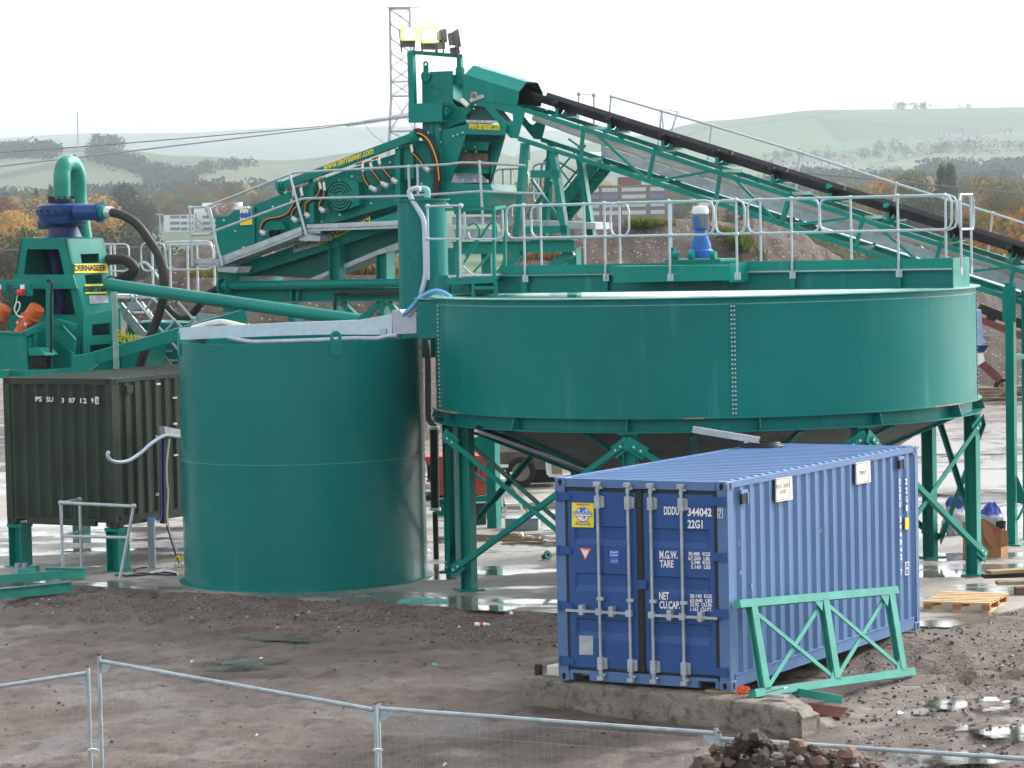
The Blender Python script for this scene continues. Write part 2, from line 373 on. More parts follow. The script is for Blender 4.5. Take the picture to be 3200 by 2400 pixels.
def hz(x, y):
    d = V((x-EA.x, y-EA.y, 0)).dot(EN)
    if y < 130:
        z = 0.0
        if d > -2:
            dd = max(0, d); z = -.02-.06*dd-.004*max(0, dd-6)**2
            if y < 24: t_ = max(0., min(1., (24-y)/20)); z = z*(1-t_)+t_*lerp([-70, -20, 0, 6, 14, 24], [11, 8, 4.2, 3.5, .6, -1.3], y)
        n = noise.noise((x*.55, y*.55, 0))*.05 + noise.noise((x*1.7, y*1.9, 3))*.034 + noise.noise((x*4.5, y*5.2, 7))*.03 + noise.noise((x*2.6, y*3.1, 17))*.02
        n += abs(noise.noise((x*.9+y*.45, y*2.3-x*.8, 11)))*.05 - .02
        k = min(1, abs(d)/1.2) if y < 60 else 1
        z += n*k
        if 9 < d < 14 and x < 0:               # tracked machine ruts in front left
            z += .05*math.sin((x*.85-y*.5)*9)*noise.noise((x*.8, y*.8, 5))+.03*noise.noise((x*3, y*6, 9))
        if d > .1 and d < 2.6: z += .09*noise.noise((x*1.3, y*1.3, 21)) + .06*noise.noise((x*4.2, y*4.2, 2)) + .05*noise.noise((x*2.4, y*2.4, 31))
        if 28 < y < 47 and d > 2:
            for k_, (a, b) in enumerate(RUTS):
                t, q, l = seg(x, y, a, b)
                if -.05 < t < 1.05 and q < .7:
                    f_ = .5+.5*noise.noise((l*.35, k_*3, 1)); z += f_*(-.075*math.exp(-(q/.17)**2) + .05*math.exp(-((q-.34)/.12)**2)) + f_*(.028*math.sin(l*17+3*(q < .2)) if q < .26 else 0)
        # low soil shoulder right of the blue box
        t = V((x, y, 0))-V((7.6, 41.3, 0)); g = math.exp(-(t.x**2/5+t.y**2/3.2)); z += .22*g*min(1, max(0, d)/.8)
        if inpoly(x, y, SLAB): z = -.12
        return z
    px = 1600+x/y*FPX
    a, b, c = lerp(PX, HMID, px), lerp(PX, HRI, px), lerp(PX, HFAR, px)
    z = lerp([130, 250, 400, 600, 900, 1300, 1800, 2500, 2900, 3500, 4300, 8000, 9400], [0, -10, -9, -2, 6, 15, 30, a, max(a-10, b*.62), b, b-25, c, c-60], y)
    return z + noise.noise((x*.003, y*.003, 1))*min(6, y*.003)
rows = [-70+3*i for i in range(22)] + [-4+1.0*i for i in range(20)] + [16+.5*i for i in range(36)] + [34+.1*i for i in range(140)] + [48+.4*i for i in range(50)] + [68+1.2*i for i in range(40)]
y = 118.
while y < 9400: y *= 1.032; rows.append(y)
NC = 330; vs = []; fs = []; fm = []
for y in rows:
    hw = .42*y+6 if y > 60 else (.30*y+6 if y > 30 else 15+max(0, 24-y)*1.2)
    for i in range(NC+1):
        x = -hw+2*hw*i/NC; vs.append((x, y, hz(x, y)))
for r in range(len(rows)-1):
    for i in range(NC):
        a = r*(NC+1)+i; fs.append((a, a+1, a+NC+2, a+NC+1))
        x, y = vs[a][0], vs[a][1]
        if y > 125: fm.append(2); continue
        d = V((x-EA.x, y-EA.y, 0)).dot(EN) + .7*noise.noise((x*.7, y*.7, 4))
        px = 1600+x/max(y, 1)*FPX
        fm.append(1 if (-.6 < d < 2.0+.5*noise.noise((x*.3, y*.3, 8)) or (px > 2600 and -3 < d < 3.4 and y < 46)) else 0)
me = bpy.data.meshes.new('ground'); me.from_pydata(vs, [], fs)
fld = bpy.data.materials.new('hazy_fields'); fld.use_nodes = True; t = fld.node_tree; b = t.nodes['Principled BSDF']
tc = t.nodes.new('ShaderNodeTexCoord'); mp = t.nodes.new('ShaderNodeMapping'); mp.inputs['Scale'].default_value = (.0045, .0030, 0)
vo = t.nodes.new('ShaderNodeTexVoronoi'); vo.inputs['Scale'].default_value = 1; vo.inputs['Randomness'].default_value = .9
vd = t.nodes.new('ShaderNodeTexVoronoi'); vd.feature = 'DISTANCE_TO_EDGE'; vd.inputs['Scale'].default_value = 1; vd.inputs['Randomness'].default_value = .9
t.links.new(tc.outputs['Object'], mp.inputs[0]); t.links.new(mp.outputs[0], vo.inputs['Vector']); t.links.new(mp.outputs[0], vd.inputs['Vector'])
sp = t.nodes.new('ShaderNodeSeparateColor'); t.links.new(vo.outputs['Color'], sp.inputs[0])
cr = t.nodes.new('ShaderNodeValToRGB'); cr.color_ramp.interpolation = 'CONSTANT'
for i, (p, c) in enumerate([(0, (.045, .09, .03)), (.3, (.06, .115, .04)), (.55, (.08, .10, .045)), (.75, (.038, .072, .026)), (.9, (.10, .11, .06))]):
    e = cr.color_ramp.elements[i] if i < 2 else cr.color_ramp.elements.new(p)
    e.position = p; e.color = c+(1,)
t.links.new(sp.outputs[0], cr.inputs[0])
mr = t.nodes.new('ShaderNodeMapRange'); mr.inputs[1].default_value = .012; mr.inputs[2].default_value = .03; t.links.new(vd.outputs['Distance'], mr.inputs[0])
mx = t.nodes.new('ShaderNodeMix'); mx.data_type = 'RGBA'; t.links.new(mr.outputs[0], mx.inputs[0]); mx.inputs[6].default_value = (.025, .04, .02, 1); t.links.new(cr.outputs[0], mx.inputs[7])
t.links.new(mx.outputs[2], b.inputs['Base Color']); b.inputs['Roughness'].default_value = 1
for m in (M['mud'], M['gravel'], fld): me.materials.append(m)
me.polygons.foreach_set('material_index', fm); me.polygons.foreach_set('use_smooth', [True]*len(me.polygons))
o = bpy.data.objects.new('ground', me); COL.objects.link(o); meta(o, kind='structure')
mb = MB(); mb.prism([(x, y, -.2) for x, y in SLAB], (0, 0, .2)); meta(mb.ob('concrete_slab', M['conc'], smooth=0, keep=True), kind='structure')
# haze: the damp autumn air
hm = bpy.data.materials.new('damp_air'); hm.use_nodes = True; t = hm.node_tree; t.nodes.clear()
pv = t.nodes.new('ShaderNodeVolumePrincipled'); pv.inputs['Color'].default_value = (.58, .66, .71, 1); pv.inputs['Density'].default_value = .00018; pv.inputs['Anisotropy'].default_value = .25
mo = t.nodes.new('ShaderNodeOutputMaterial'); t.links.new(pv.outputs[0], mo.inputs['Volume'])
mb = MB(); mb.box((0, 4750, 150), 9400, 9900, 340); h = mb.ob('haze', hm, smooth=0); meta(h, kind='stuff'); h['label'] = 'pale damp haze lying over the valley and far hills'; h['category'] = 'haze'
# spoil heaps behind the plant
def heap(name, crest, base_half, z0, label, m, amp=.5, sub=70, seed=0, cat='spoil heap', yaw=0):
    """crest: list of (px, py, Y) along the ridge line"""
    P = [atY(*c) for c in crest]
    mb = MB(); n = sub*2; k = 44; vs = []; fs = []
    for i in range(n+1):
        t = i/n*(len(P)-1); j = min(int(t), len(P)-2); p = P[j].lerp(P[j+1], t-j)
        for q in range(k+1):
            s = -1+2*q/k; prof = math.cos(s*math.pi/2)**1.15
            h = (p.z-z0)*min(1, (min(i, n-i)/n*14)**.7); hw = base_half*(.35+.65*min(1, h/6))*1.0
            x = p.x; y_ = p.y+s*hw*1.3
            nz = noise.noise((x*.35, y_*.35, seed))*amp + noise.noise((x*1.3, y_*1.3, seed+4))*amp*.45 + noise.noise((x*3.2, y_*3.2, seed+9))*amp*.28
            vs.append((x, y_, z0-.3+(h+.3)*prof + nz*(.25+prof*.5)*min(1, h)))
    for i in range(n):
        for q in range(k):
            a = i*(k+1)+q; fs.append((a, a+1, a+k+2, a+k+1))
    mb.add(vs, fs); return solo(mb, name, m, label, cat, smooth=80)
heap('spoil_heap', [(1480, 800, 108), (1650, 720, 108), (1800, 697, 108), (1950, 686, 108), (2150, 694, 108), (2350, 690, 108), (2480, 720, 108), (2620, 800, 108), (2740, 862, 108), (2900, 880, 108)], 9, 0,
     'big brown gravelly spoil heap behind the round tank and its drive motor', M['bank'], .55, 110, 3)
heap('spoil_heap', [(2640, 880, 112), (2800, 868, 112), (3000, 885, 112), (3100, 900, 112), (3300, 920, 112), (3800, 930, 112)], 11, 0,
     'stony dark soil bank at the right edge beyond the conveyor leg', M['bank'], .5, 70, 13)
heap('spoil_heap', [(380, 900, 90), (480, 840, 90), (560, 786, 90), (640, 758, 90), (720, 764, 90), (850, 800, 90), (1000, 812, 90), (1150, 805, 90), (1300, 800, 90), (1400, 830, 90)], 8, 0,
     'low brown soil bank behind the screen and its walkway on the left', M['bank'], .5, 90, 23)
# ------------------------------------------------------------------ trees, hedges, grass, houses, pylon
def leafmat(name, c1, c2):
    m = bpy.data.materials.new(name); m.use_nodes = True; t = m.node_tree; b = t.nodes['Principled BSDF']
    oi = t.nodes.new('ShaderNodeObjectInfo'); ge = t.nodes.new('ShaderNodeNewGeometry')
    mx = t.nodes.new('ShaderNodeMix'); mx.data_type = 'RGBA'; mx.inputs[6].default_value = tuple(c1)+(1,); mx.inputs[7].default_value = tuple(c2)+(1,)
    ad = t.nodes.new('ShaderNodeMath'); ad.operation = 'MULTIPLY_ADD'; ad.inputs[1].default_value = .55
    ml = t.nodes.new('ShaderNodeMath'); ml.operation = 'MULTIPLY'; ml.inputs[1].default_value = .45
    t.links.new(oi.outputs['Random'], ml.inputs[0]); t.links.new(ge.outputs['Random Per Island'], ad.inputs[0]); t.links.new(ml.outputs[0], ad.inputs[2])
    t.links.new(ad.outputs[0], mx.inputs[0]); t.links.new(mx.outputs[2], b.inputs['Base Color'])
    b.inputs['Roughness'].default_value = .95; b.inputs['Specular IOR Level'].default_value = .05
    tl = t.nodes.new('ShaderNodeBsdfTranslucent'); ms = t.nodes.new('ShaderNodeMixShader'); ms.inputs[0].default_value = .5; t.links.new(mx.outputs[2], tl.inputs[0]); t.links.new(b.outputs[0], ms.inputs[1]); t.links.new(tl.outputs[0], ms.inputs[2]); t.links.new(ms.outputs[0], t.nodes['Material Output'].inputs[0])
    return m
LM = dict(green=leafmat('leaf_green', (.060, .080, .035), (.10, .115, .045)), olive=leafmat('leaf_olive', (.10, .10, .035), (.17, .150, .05)),
          orange=leafmat('leaf_orange', (.20, .105, .035), (.30, .165, .055)), gold=leafmat('leaf_gold', (.36, .215, .055), (.48, .30, .08)),
          rust=leafmat('leaf_rust', (.14, .075, .04), (.21, .115, .055)), dark=leafmat('leaf_dark', (.035, .05, .035), (.06, .075, .045)))
BARK = mat('bark', (.06, .045, .035), .9)
def leafcloud(mb, c, rx, ry, rz, n, s, rnd, bias=.6):
    for _ in range(n):
        while True:
            p = V((rnd.uniform(-1, 1), rnd.uniform(-1, 1), rnd.uniform(-1, 1)))
            if .02 < p.length <= 1: break
        p = p.normalized()*(p.length**bias)
        q = V((c[0]+p.x*rx, c[1]+p.y*ry, c[2]+p.z*rz))
        a = V((rnd.gauss(0, 1), rnd.gauss(0, 1), rnd.gauss(0, 1))).normalized(); b_ = a.orthogonal().normalized(); k = s*rnd.uniform(.6, 1.4)
        mb.add([q+a*k, q+b_*k*.7, q-a*k, q-b_*k*.7], [(0, 1, 2, 3)])
def tree_proto(seed, h, kind):
    rnd = random.Random(seed); crown = MB(); tr = MB()
    if kind == 'poplar':
        tr.tube((0, 0, 0), (0, 0, h*.9), .03*h, 7, .004*h)
        for i in range(26):
            z = h*(.12+.86*i/25); r = h*.085*math.sin(math.pi*min(1, (i+2.5)/28.5))**.4
            leafcloud(crown, (rnd.uniform(-.2, .2)*r, rnd.uniform(-.2, .2)*r, z), r, r, h*.05, 70, h*.016, rnd)
    else:
        tr.tube((0, 0, 0), (0, 0, h*.45), .03*h, 7, .02*h)
        nb = 15 if kind == 'round' else 11
        for i in range(nb):
            a = rnd.uniform(0, 6.28); e = rnd.uniform(0, 1); R_ = h*.34*math.sqrt(e)
            z = h*(.22+.64*rnd.random()*(1-.5*e)); c = (R_*math.cos(a), R_*math.sin(a), z); r = h*rnd.uniform(.11, .19)
            tr.tube((0, 0, h*.3), c, .012*h, 5, .004*h)
            leafcloud(crown, c, r, r, r*.8, 330, h*.0135, rnd, .4)
        leafcloud(crown, (0, 0, h*.55), h*.27, h*.27, h*.36, 900, h*.017, rnd, .7)
    return crown, tr
PROTO = {}; GEO = {}
LMK = [(-30, 'at the left edge of the wood'), (110, 'left of the bent green pipe'), (260, 'behind the bent green pipe'), (400, 'behind the arching black hose'), (510, 'near the car park lamp post'), (640, 'around the white office block'), (780, 'behind the upper end of the screen walkway'), (900, 'behind the screen spray bar'),
       (1010, 'behind the middle of the screen'), (1620, 'behind the conveyor trestle'), (1760, 'behind the steel stair'), (1900, 'left of the brick office block'), (2060, 'beside the brick office block'), (2200, 'behind the blue gearmotor'), (2340, 'under the middle of the conveyor'), (2480, 'behind the conveyor belt right of the gearmotor'), (2620, 'left of the large orange tree'), (2760, 'around the large orange tree'), (2880, 'between the large orange tree and the poplars'), (3000, 'right of the two slim poplars'), (3110, 'above the right end of the conveyor belt'), (3230, 'at the right edge of the wood')]
def treelabel(word, px, Y, kind):
    l = min(LMK, key=lambda a: abs(a[0]-px))[1]; d = 'near scrubby' if kind == 'ragged' else ('nearer' if Y < 480 else ('mid distance' if Y < 800 else 'far hazy'))
    return f'{d} {word} tree {l}'
def tree(px, ybase, Y, hpx, colr, kind='round', seed=0, label=None, w=1.0):
    key = (kind, seed, colr)
    h = max(2, hpx/FPX*Y); b_ = atY(px, ybase, Y); b_.z = hz(b_.x, b_.y)
    name = 'poplar_tree' if kind == 'poplar' else 'broadleaf_tree'
    if key not in PROTO:
        r = thing(name, (0, 0, 0), None, None)
        if (kind, seed) not in GEO:
            crown, tr = tree_proto(seed*7+len(kind), 10, kind)
            c = crown.ob('crown', LM[colr], r, smooth=0); tr.ob('trunk', BARK, r, smooth=0); GEO[(kind, seed)] = r
        else:
            for ch in GEO[(kind, seed)].children:
                c = ch.copy(); COL.objects.link(c); c.parent = r
                if ch.name.startswith('crown'): c.data = ch.data.copy(); c.data.materials[0] = LM[colr]
        PROTO[key] = r; o = r
    else: o = copy_tree(PROTO[key], (0, 0, 0))
    o.location = b_; s = h/10; o.scale = (s*w, s*w, s); o.rotation_euler.z = random.uniform(0, 6.28)
    word = dict(green='dull green', olive='olive green', orange='orange brown', gold='golden yellow', rust='rusty brown', dark='dark green')[colr]
    meta(o, label or treelabel(word, px, Y, kind), 'tree', 'trees in the valley')
    return o
rt = random.Random(5)
# hand-placed ones that read in the photograph: px of the trunk, base y, distance, height in px
big = [
 (55, 780, 520, 150, 'gold', 'round', 1, 'golden yellow tree left of the bent green pipe, lower of the pair'), (125, 770, 540, 200, 'gold', 'round', 2, 'taller golden yellow tree just left of the bent green pipe'),
 (300, 775, 560, 200, 'gold', 'round', 3, 'golden yellow tree just right of the bent green pipe'), (15, 760, 600, 170, 'rust', 'round', 1, 'rusty brown tree at the far left edge of the wood'),
 (20, 860, 330, 190, 'rust', 'round', 2, 'rusty orange tree low at the left edge behind the pump tower'), (90, 870, 330, 220, 'green', 'round', 3, 'dull green tree behind the blue pump casing'),
 (420, 860, 420, 250, 'dark', 'round', 4, 'dark green rounded tree left of the white office block'), (530, 770, 1080, 165, 'orange', 'round', 1, 'large orange brown tree above the white office block'),
 (600, 720, 1150, 165, 'olive', 'round', 2, 'olive tree rising behind the large orange tree'), (730, 700, 1100, 150, 'olive', 'round', 3, 'olive tree standing above the roofs left of the screen'),
 (400, 700, 800, 140, 'dark', 'round', 5, 'dark conical tree in front of the misty field on the left'), (700, 660, 900, 70, 'orange', 'round', 2, 'small orange tree among the house roofs'),
 (2760, 690, 620, 195, 'orange', 'round', 3, 'large orange brown tree above the conveyor rail on the right'), (2690, 700, 600, 150, 'olive', 'round', 4, 'olive tree left of the large orange tree on the right'),
 (2860, 700, 590, 200, 'olive', 'round', 5, 'olive yellow tree right of the large orange tree'), (2890, 710, 560, 170, 'dark', 'round', 2, 'dark green tree in front of the olive yellow tree on the right'),
 (2945, 690, 640, 185, 'green', 'poplar', 1, 'shorter of the two slim poplars on the right'), (2972, 690, 640, 215, 'green', 'poplar', 2, 'taller of the two slim poplars on the right'),
 (3060, 690, 620, 160, 'olive', 'round', 1, 'olive tree right of the two poplars'), (3080, 700, 560, 120, 'orange', 'round', 4, 'small orange tree right of the poplars'), (3150, 710, 560, 180, 'olive', 'round', 3, 'olive yellow tree at the right edge of the wood'),
 (3060, 880, 210, 300, 'olive', 'ragged', 1, 'tall sparse olive bush tree behind the conveyor rail end'), (3170, 900, 200, 320, 'orange', 'ragged', 2, 'tall brown sparse tree at the right edge above the belt'), (2960, 880, 230, 190, 'olive', 'ragged', 3, 'low olive bush tree under the conveyor rail on the right'),
 (160, 690, 900, 110, 'dark', 'poplar', 3, 'thin dark poplar in the misty field, right one of two'), (115, 690, 920, 100, 'dark', 'poplar', 4, 'thin dark poplar in the misty field, left one of two'),
 (960, 690, 1000, 150, 'dark', 'poplar', 5, 'dark slim conifer behind the screen spray bar'), (1010, 690, 900, 160, 'dark', 'round', 3, 'dark round tree behind the screen spray bar'),
 (1690, 690, 700, 150, 'orange', 'round', 5, 'orange tree seen through the stair trestle legs'), (1625, 700, 650, 160, 'olive', 'round', 1, 'olive tree seen beside the feed tower chute'), (2550, 690, 520, 110, 'olive', 'round', 2, 'yellow green tree behind the conveyor belt on the right'),
 (2340, 730, 360, 190, 'green', 'round', 1, 'dull green tree right of the brick office block'), (2200, 760, 300, 150, 'olive', 'ragged', 2, 'olive bush tree in front of the brick office block'), (1960, 740, 420, 90, 'olive', 'round', 4, 'small olive tree at the foot of the brick office block'),
]
for t_ in big:
    p_ = atY(t_[0], t_[1]-t_[3], t_[2]); tree(t_[0], t_[1], t_[2], max(7, min(19, p_.z-hz(p_.x, p_.y)))/t_[2]*FPX, t_[4], t_[5], t_[6], t_[7])
for i in range(245):                              # the rest of the wood, one tree at a time
    side = rt.random()
    px = rt.uniform(-60, 1020) if side < .56 else (rt.uniform(2430, 3260) if side < .90 else rt.uniform(1560, 2440))
    Y = 480*(1400/480)**rt.random()
    if 490 < px < 800 and Y < 960: Y = rt.uniform(1010, 1400)
    if 1760 < px < 2140 and Y < 700: Y = rt.uniform(720, 1200)
    h = rt.uniform(8.5, 13); tree(px, 700, Y, h/Y*FPX, rt.choice(['green', 'green', 'green', 'olive', 'olive', 'olive', 'orange', 'dark', 'rust', 'gold']), 'round', rt.randint(1, 5), w=rt.uniform(.9, 1.3))
# far woods and hedgerows on the hills: masses nobody could count
wood = MB(); rw = random.Random(3)
def mass(p0, p1, Y0, Y1, n, hmin, hmax):
    for i in range(n):
        t_ = rw.random(); px = p0+(p1-p0)*t_; Y = Y0+(Y1-Y0)*t_+rw.gauss(0, 25); x = (px-1600)/FPX*Y; h = rw.uniform(hmin, hmax)*.62
        leafcloud(wood, (x, Y, hz(x, Y)+h*.45), h*.55, h*.55, h*.55, 44, h*.10, rw, .5)
mass(0, 200, 2350, 2300, 110, 10, 20); mass(40, 190, 2480, 2460, 50, 8, 14); mass(300, 620, 2250, 2000, 170, 10, 19); mass(480, 620, 2050, 1950, 80, 12, 20); mass(320, 400, 2450, 2430, 26, 10, 18)
mass(600, 820, 2100, 2250, 60, 7, 13); mass(0, 300, 1500, 1560, 90, 7, 13); mass(250, 460, 1500, 1650, 60, 6, 11); mass(1050, 1350, 1700, 1750, 60, 8, 14)
mass(2520, 3200, 1700, 1400, 230, 9, 17); mass(2900, 3260, 1800, 2000, 120, 12, 24); mass(2450, 2900, 2100, 2000, 110, 6, 13); mass(2400, 2800, 2700, 2650, 60, 6, 11); mass(2700, 3250, 2700, 2700, 70, 8, 16)
mass(2810, 2850, 3470, 3470, 10, 9, 15); mass(2860, 2910, 3480, 3480, 14, 9, 16); mass(3000, 3060, 3480, 3480, 10, 6, 12); mass(2150, 2500, 2400, 2300, 50, 5, 10); mass(1500, 1900, 1500, 1400, 90, 7, 13)
mass(2300, 3250, 1500, 1450, 190, 13, 20); mass(-50, 1020, 1500, 1550, 230, 12, 19); mass(-50, 1000, 1350, 1400, 120, 12, 18)
meta(wood.ob('far_woodland', LM['dark'], smooth=0, keep=True), kind='stuff')
def blades(mb, n, p0, p1, Yf, s, rnd, zf):
    for i in range(n):
        px = rnd.uniform(p0, p1); Y = Yf(rnd); x = (px-1600)/FPX*Y; z = zf(x, Y); k = s*rnd.uniform(.5, 1.3)
        q = V((x, Y, z)); l = V((rnd.gauss(0, .35), rnd.gauss(0, .35), 1)).normalized()*k; d = V((rnd.gauss(0, 1), rnd.gauss(0, 1), 0)).normalized()*k*.10
        mb.add([q-d, q+d, q+l], [(0, 1, 2)])
def heapz(dep, crestpts):
    def f(x, Y):
        px = 1600+x/Y*FPX; ys = lerp([c[0] for c in crestpts], [c[1] for c in crestpts], px); return atY(px, ys, Y).z-.15
    return f
rg = random.Random(9)
def grass(n, crest, p0, p1, Y, dY, s, m, name):
    mb = MB(); k = heapz(Y, crest)
    for j in range(n):
        c = rg.uniform(p0, p1); blades(mb, 26, c-14, c+14, lambda r: Y+r.uniform(-dY, dY), s, rg, k)
    meta(mb.ob(name, m, smooth=0, keep=True), kind='stuff')
grass(30, [(1740, 715), (2000, 690), (2460, 712)], 1960, 2120, 106.6, .6, .28, LM['olive'], 'weeds')
grass(16, [(1740, 715), (2000, 695), (2460, 712)], 2000, 2050, 106.4, .6, .36, leafmat('leaf_fresh', (.06, .11, .02), (.13, .18, .04)), 'weeds')
grass(26, [(2220, 715), (2330, 730), (2400, 790)], 2235, 2400, 104.5, 1.0, .35, LM['olive'], 'weeds')
grass(12, [(2280, 745), (2360, 775)], 2295, 2345, 103.6, .8, .45, bpy.data.materials['leaf_fresh'], 'weeds')
DRY = leafmat('dry_grass', (.19, .13, .05), (.30, .22, .09))
grass(46, [(1050, 842), (1270, 842)], 1060, 1265, 82, 1.2, .45, DRY, 'dry_grass'); grass(16, [(560, 850), (720, 850)], 590, 690, 80, 1, .3, LM['olive'], 'weeds')
grass(26, [(1600, 800), (1760, 800)], 1630, 1760, 102, 1, .5, DRY, 'dry_grass'); grass(14, [(1060, 820), (1160, 820)], 1070, 1130, 82, 1, .4, bpy.data.materials['leaf_fresh'], 'weeds')
grass(30, [(1500, 700), (3000, 700)], 1500, 1500, 90, 1, .5, LM['olive'], 'weeds') if 0 else None
# white office block, brick office block, houses
def office():
    b0 = atY(525, 735, 960); b0.z = hz(b0.x, b0.y)-2; r = thing('office_block', b0, 'long white three storey office block in the trees behind the screen', 'building')
    wl = mat('office_white_wall', (.72, .74, .76), .7); gl = mat('office_window_glass', (.16, .22, .25), .15)
    Y = 960; X = lambda px: (px-1600)/FPX*Y; zz = lambda py, px: atY(px, py, Y).z
    def blk(px0, px1, ytop, dy, dep, name='wall'):
        mb = MB(); x0, x1 = X(px0), X(px1); z1 = zz(ytop, (px0+px1)/2); mb.box(((x0+x1)/2, Y+dy+dep/2, (b0.z+z1)/2), x1-x0, dep, z1-b0.z); return mb.ob(name, wl, r, smooth=0)
    blk(525, 625, 671, 0, 16); blk(618, 700, 650, 1.5, 16); blk(690, 790, 645, -1, 14); blk(640, 760, 632, 6, 8, 'roof_plant_room'); 
    for row, yp in enumerate((678, 697, 715)):
        for i, (a, c, dy) in enumerate(((545, 575, 0), (578, 598, 0), (602, 616, 0), (645, 688, 1.5), (700, 730, -1), (734, 775, -1))):
            mb = MB(); x0, x1 = X(a), X(c); z = zz(yp, a); mb.box(((x0+x1)/2, Y+dy-.06, z), x1-x0, .12, .95); mb.ob('window', gl, r, smooth=0)
    mb = MB(); mb.bar((X(626), Y-.3, zz(665, 626)), (X(626), Y-.3, b0.z), .6, .5); mb.bar((X(622), Y-.9, zz(700, 622)), (X(648), Y-.9, zz(722, 648)), .25, .5); mb.bar((X(622), Y-.9, zz(680, 622)), (X(648), Y-.9, zz(702, 648)), .25, .5)
    mb.ob('outside_stair', M['steel'], r, smooth=0)
office()
def brickblock():
    Y = 640; X = lambda px: (px-1600)/FPX*Y; zz = lambda py: atY(1980, py, Y).z
    br = mat('office_brown_brick', (.19, .13, .115), .85, var=.1); wp = mat('office_white_panel', (.60, .64, .66), .5); bp = mat('office_blue_panel', (.10, .22, .45), .4)
    g0 = hz(X(1980), Y); r = thing('office_block', (X(1980), Y, g0), 'brown brick office block with white and blue window bands behind the stair', 'building')
    mb = MB(); mb.box((X(1980), Y+8, (g0+zz(578))/2), X(2090)-X(1820), 16, zz(578)-g0); mb.ob('wall', br, r, smooth=0)
    mb = MB(); mb.box((X(1985), Y+9, zz(566)), X(2030)-X(1960), 8, 2); mb.ob('plant_room', mat('dark_brick', (.16, .07, .055), .9), r, smooth=0)
    for yp, cc in ((592, 'ww w'), (614, 'bwbb'), (640, 'wwww'), (664, 'wwww')):
        for i, (a, c) in enumerate(((1893, 1942), (1955, 2030), (2044, 2088), (1850, 1884))):
            mb = MB(); mb.box(((X(a)+X(c))/2, Y-.05, zz(yp)), X(c)-X(a), .14, .82); f = mb.ob('window', bp if cc[i] == 'b' else wp, r, smooth=0)
            mu = MB(); n = max(3, int((c-a)/6))
            for j in range(n+1): mu.box((X(a)+(X(c)-X(a))*j/n, Y-.14, zz(yp)), .07, .05, .8)
            mu.ob('mullions', br, f, smooth=0)
brickblock()
def house(px, py, Y, w, label, roofc):
    x = (px-1600)/FPX*Y; g = hz(x, Y); base = g
    r = thing('house', (x, Y, base), label, 'house', 'houses across the valley')
    wl = HW; d = 7; h = 4.6; mb = MB(); mb.box((x, Y, base+h/2), w, d, h); mb.ob('wall', wl, r, smooth=0)
    mb = MB(); e = .4; mb.prism([(x-w/2-e, Y-d/2-e, base+h-.05), (x-w/2-e, Y+d/2+e, base+h-.05), (x-w/2-e, Y, base+h+2.6)], (w+2*e, 0, 0)); rf = mb.ob('roof', roofc, r, smooth=0)
    mb = MB(); mb.box((x+w*.25, Y+.6, base+h+2.7), .8, .8, 1.4); mb.ob('chimney', HB, rf, smooth=0)
    for i in range(2):
        mb = MB(); mb.box((x-w*.25+w*.5*i, Y-d/2-.03, base+h*.62), 1.5, .1, 1.3); mb.ob('window', HG, r, smooth=0)
HW = mat('house_render', (.62, .60, .58), .8); HB = mat('house_brick', (.30, .14, .10), .85); HG = mat('house_glass', (.10, .12, .14), .2)
R1 = mat('roof_grey_tile', (.19, .19, .21), .7); R2 = mat('roof_brown_tile', (.22, .15, .13), .7)
for i, (px, py, Y, w_) in enumerate([(435, 612, 1400, 8), (450, 632, 1250, 8), (575, 598, 1560, 11), (620, 612, 1430, 9), (640, 590, 1650, 11), (655, 602, 1540, 10), (690, 596, 1600, 9), (590, 640, 1220, 10), (470, 598, 1500, 9), (720, 618, 1400, 10), (780, 622, 1380, 9), (360, 636, 1250, 7)]):
    house(px, py, Y, w_, f"pale house with a {'grey' if i % 2 else 'brown'} tiled roof among the trees {'above the white office block' if 540 < px < 700 else ('left of the white office block' if px < 540 else 'behind the screen walkway')}", R1 if i % 2 else R2)
for i, (px, py, Y, w_) in enumerate([(2450, 500, 2500, 14), (2480, 503, 2460, 10), (2510, 500, 2480, 14), (2545, 506, 2430, 11), (2590, 500, 2500, 12), (2625, 497, 2520, 9), (2660, 498, 2480, 14), (2970, 446, 2950, 12), (3010, 455, 2880, 10), (3050, 462, 2800, 16), (3085, 465, 2750, 12), (3120, 470, 2700, 9), (3160, 452, 2900, 12)]):
    house(px, py, Y, w_, f"small pale house with a {'grey' if i % 2 else 'brown'} roof on the misty hillside {'above the conveyor belt' if px < 2800 else 'above the two slim poplars'}", R1 if i % 2 else R2)
for i, (px, py, Y, w_) in enumerate([(2880, 590, 830, 10), (2930, 588, 820, 9), (2990, 590, 800, 12), (3030, 596, 810, 9)]): house(px, py, Y, w_, f"grey roofed {'low' if Y % 100 else 'long'} house {'left of' if px < 2950 else 'behind'} the right end of the tank handrail", R1)
def redhouse():
    house(2700, 596, 760, 5, 'small house with a bright red gable left of the tank rail end', mat('roof_red', (.42, .09, .06), .7))
redhouse()
# green field strip right
fm_ = mat('playing_field_grass', (.10, .20, .05), .95, var=.15, scale=.02); mb = MB(); Yq = [300, 330, 420, 470]
mb.add([((px-1600)/FPX*Y, Y, hz((px-1600)/FPX*Y, Y)+.5) for px, py, Y in ((2560, 672, 640), (2950, 668, 640), (2970, 632, 770), (2600, 622, 770))], [(0, 1, 2, 3)])
meta(mb.ob('field', fm_, smooth=0, keep=True), kind='structure')
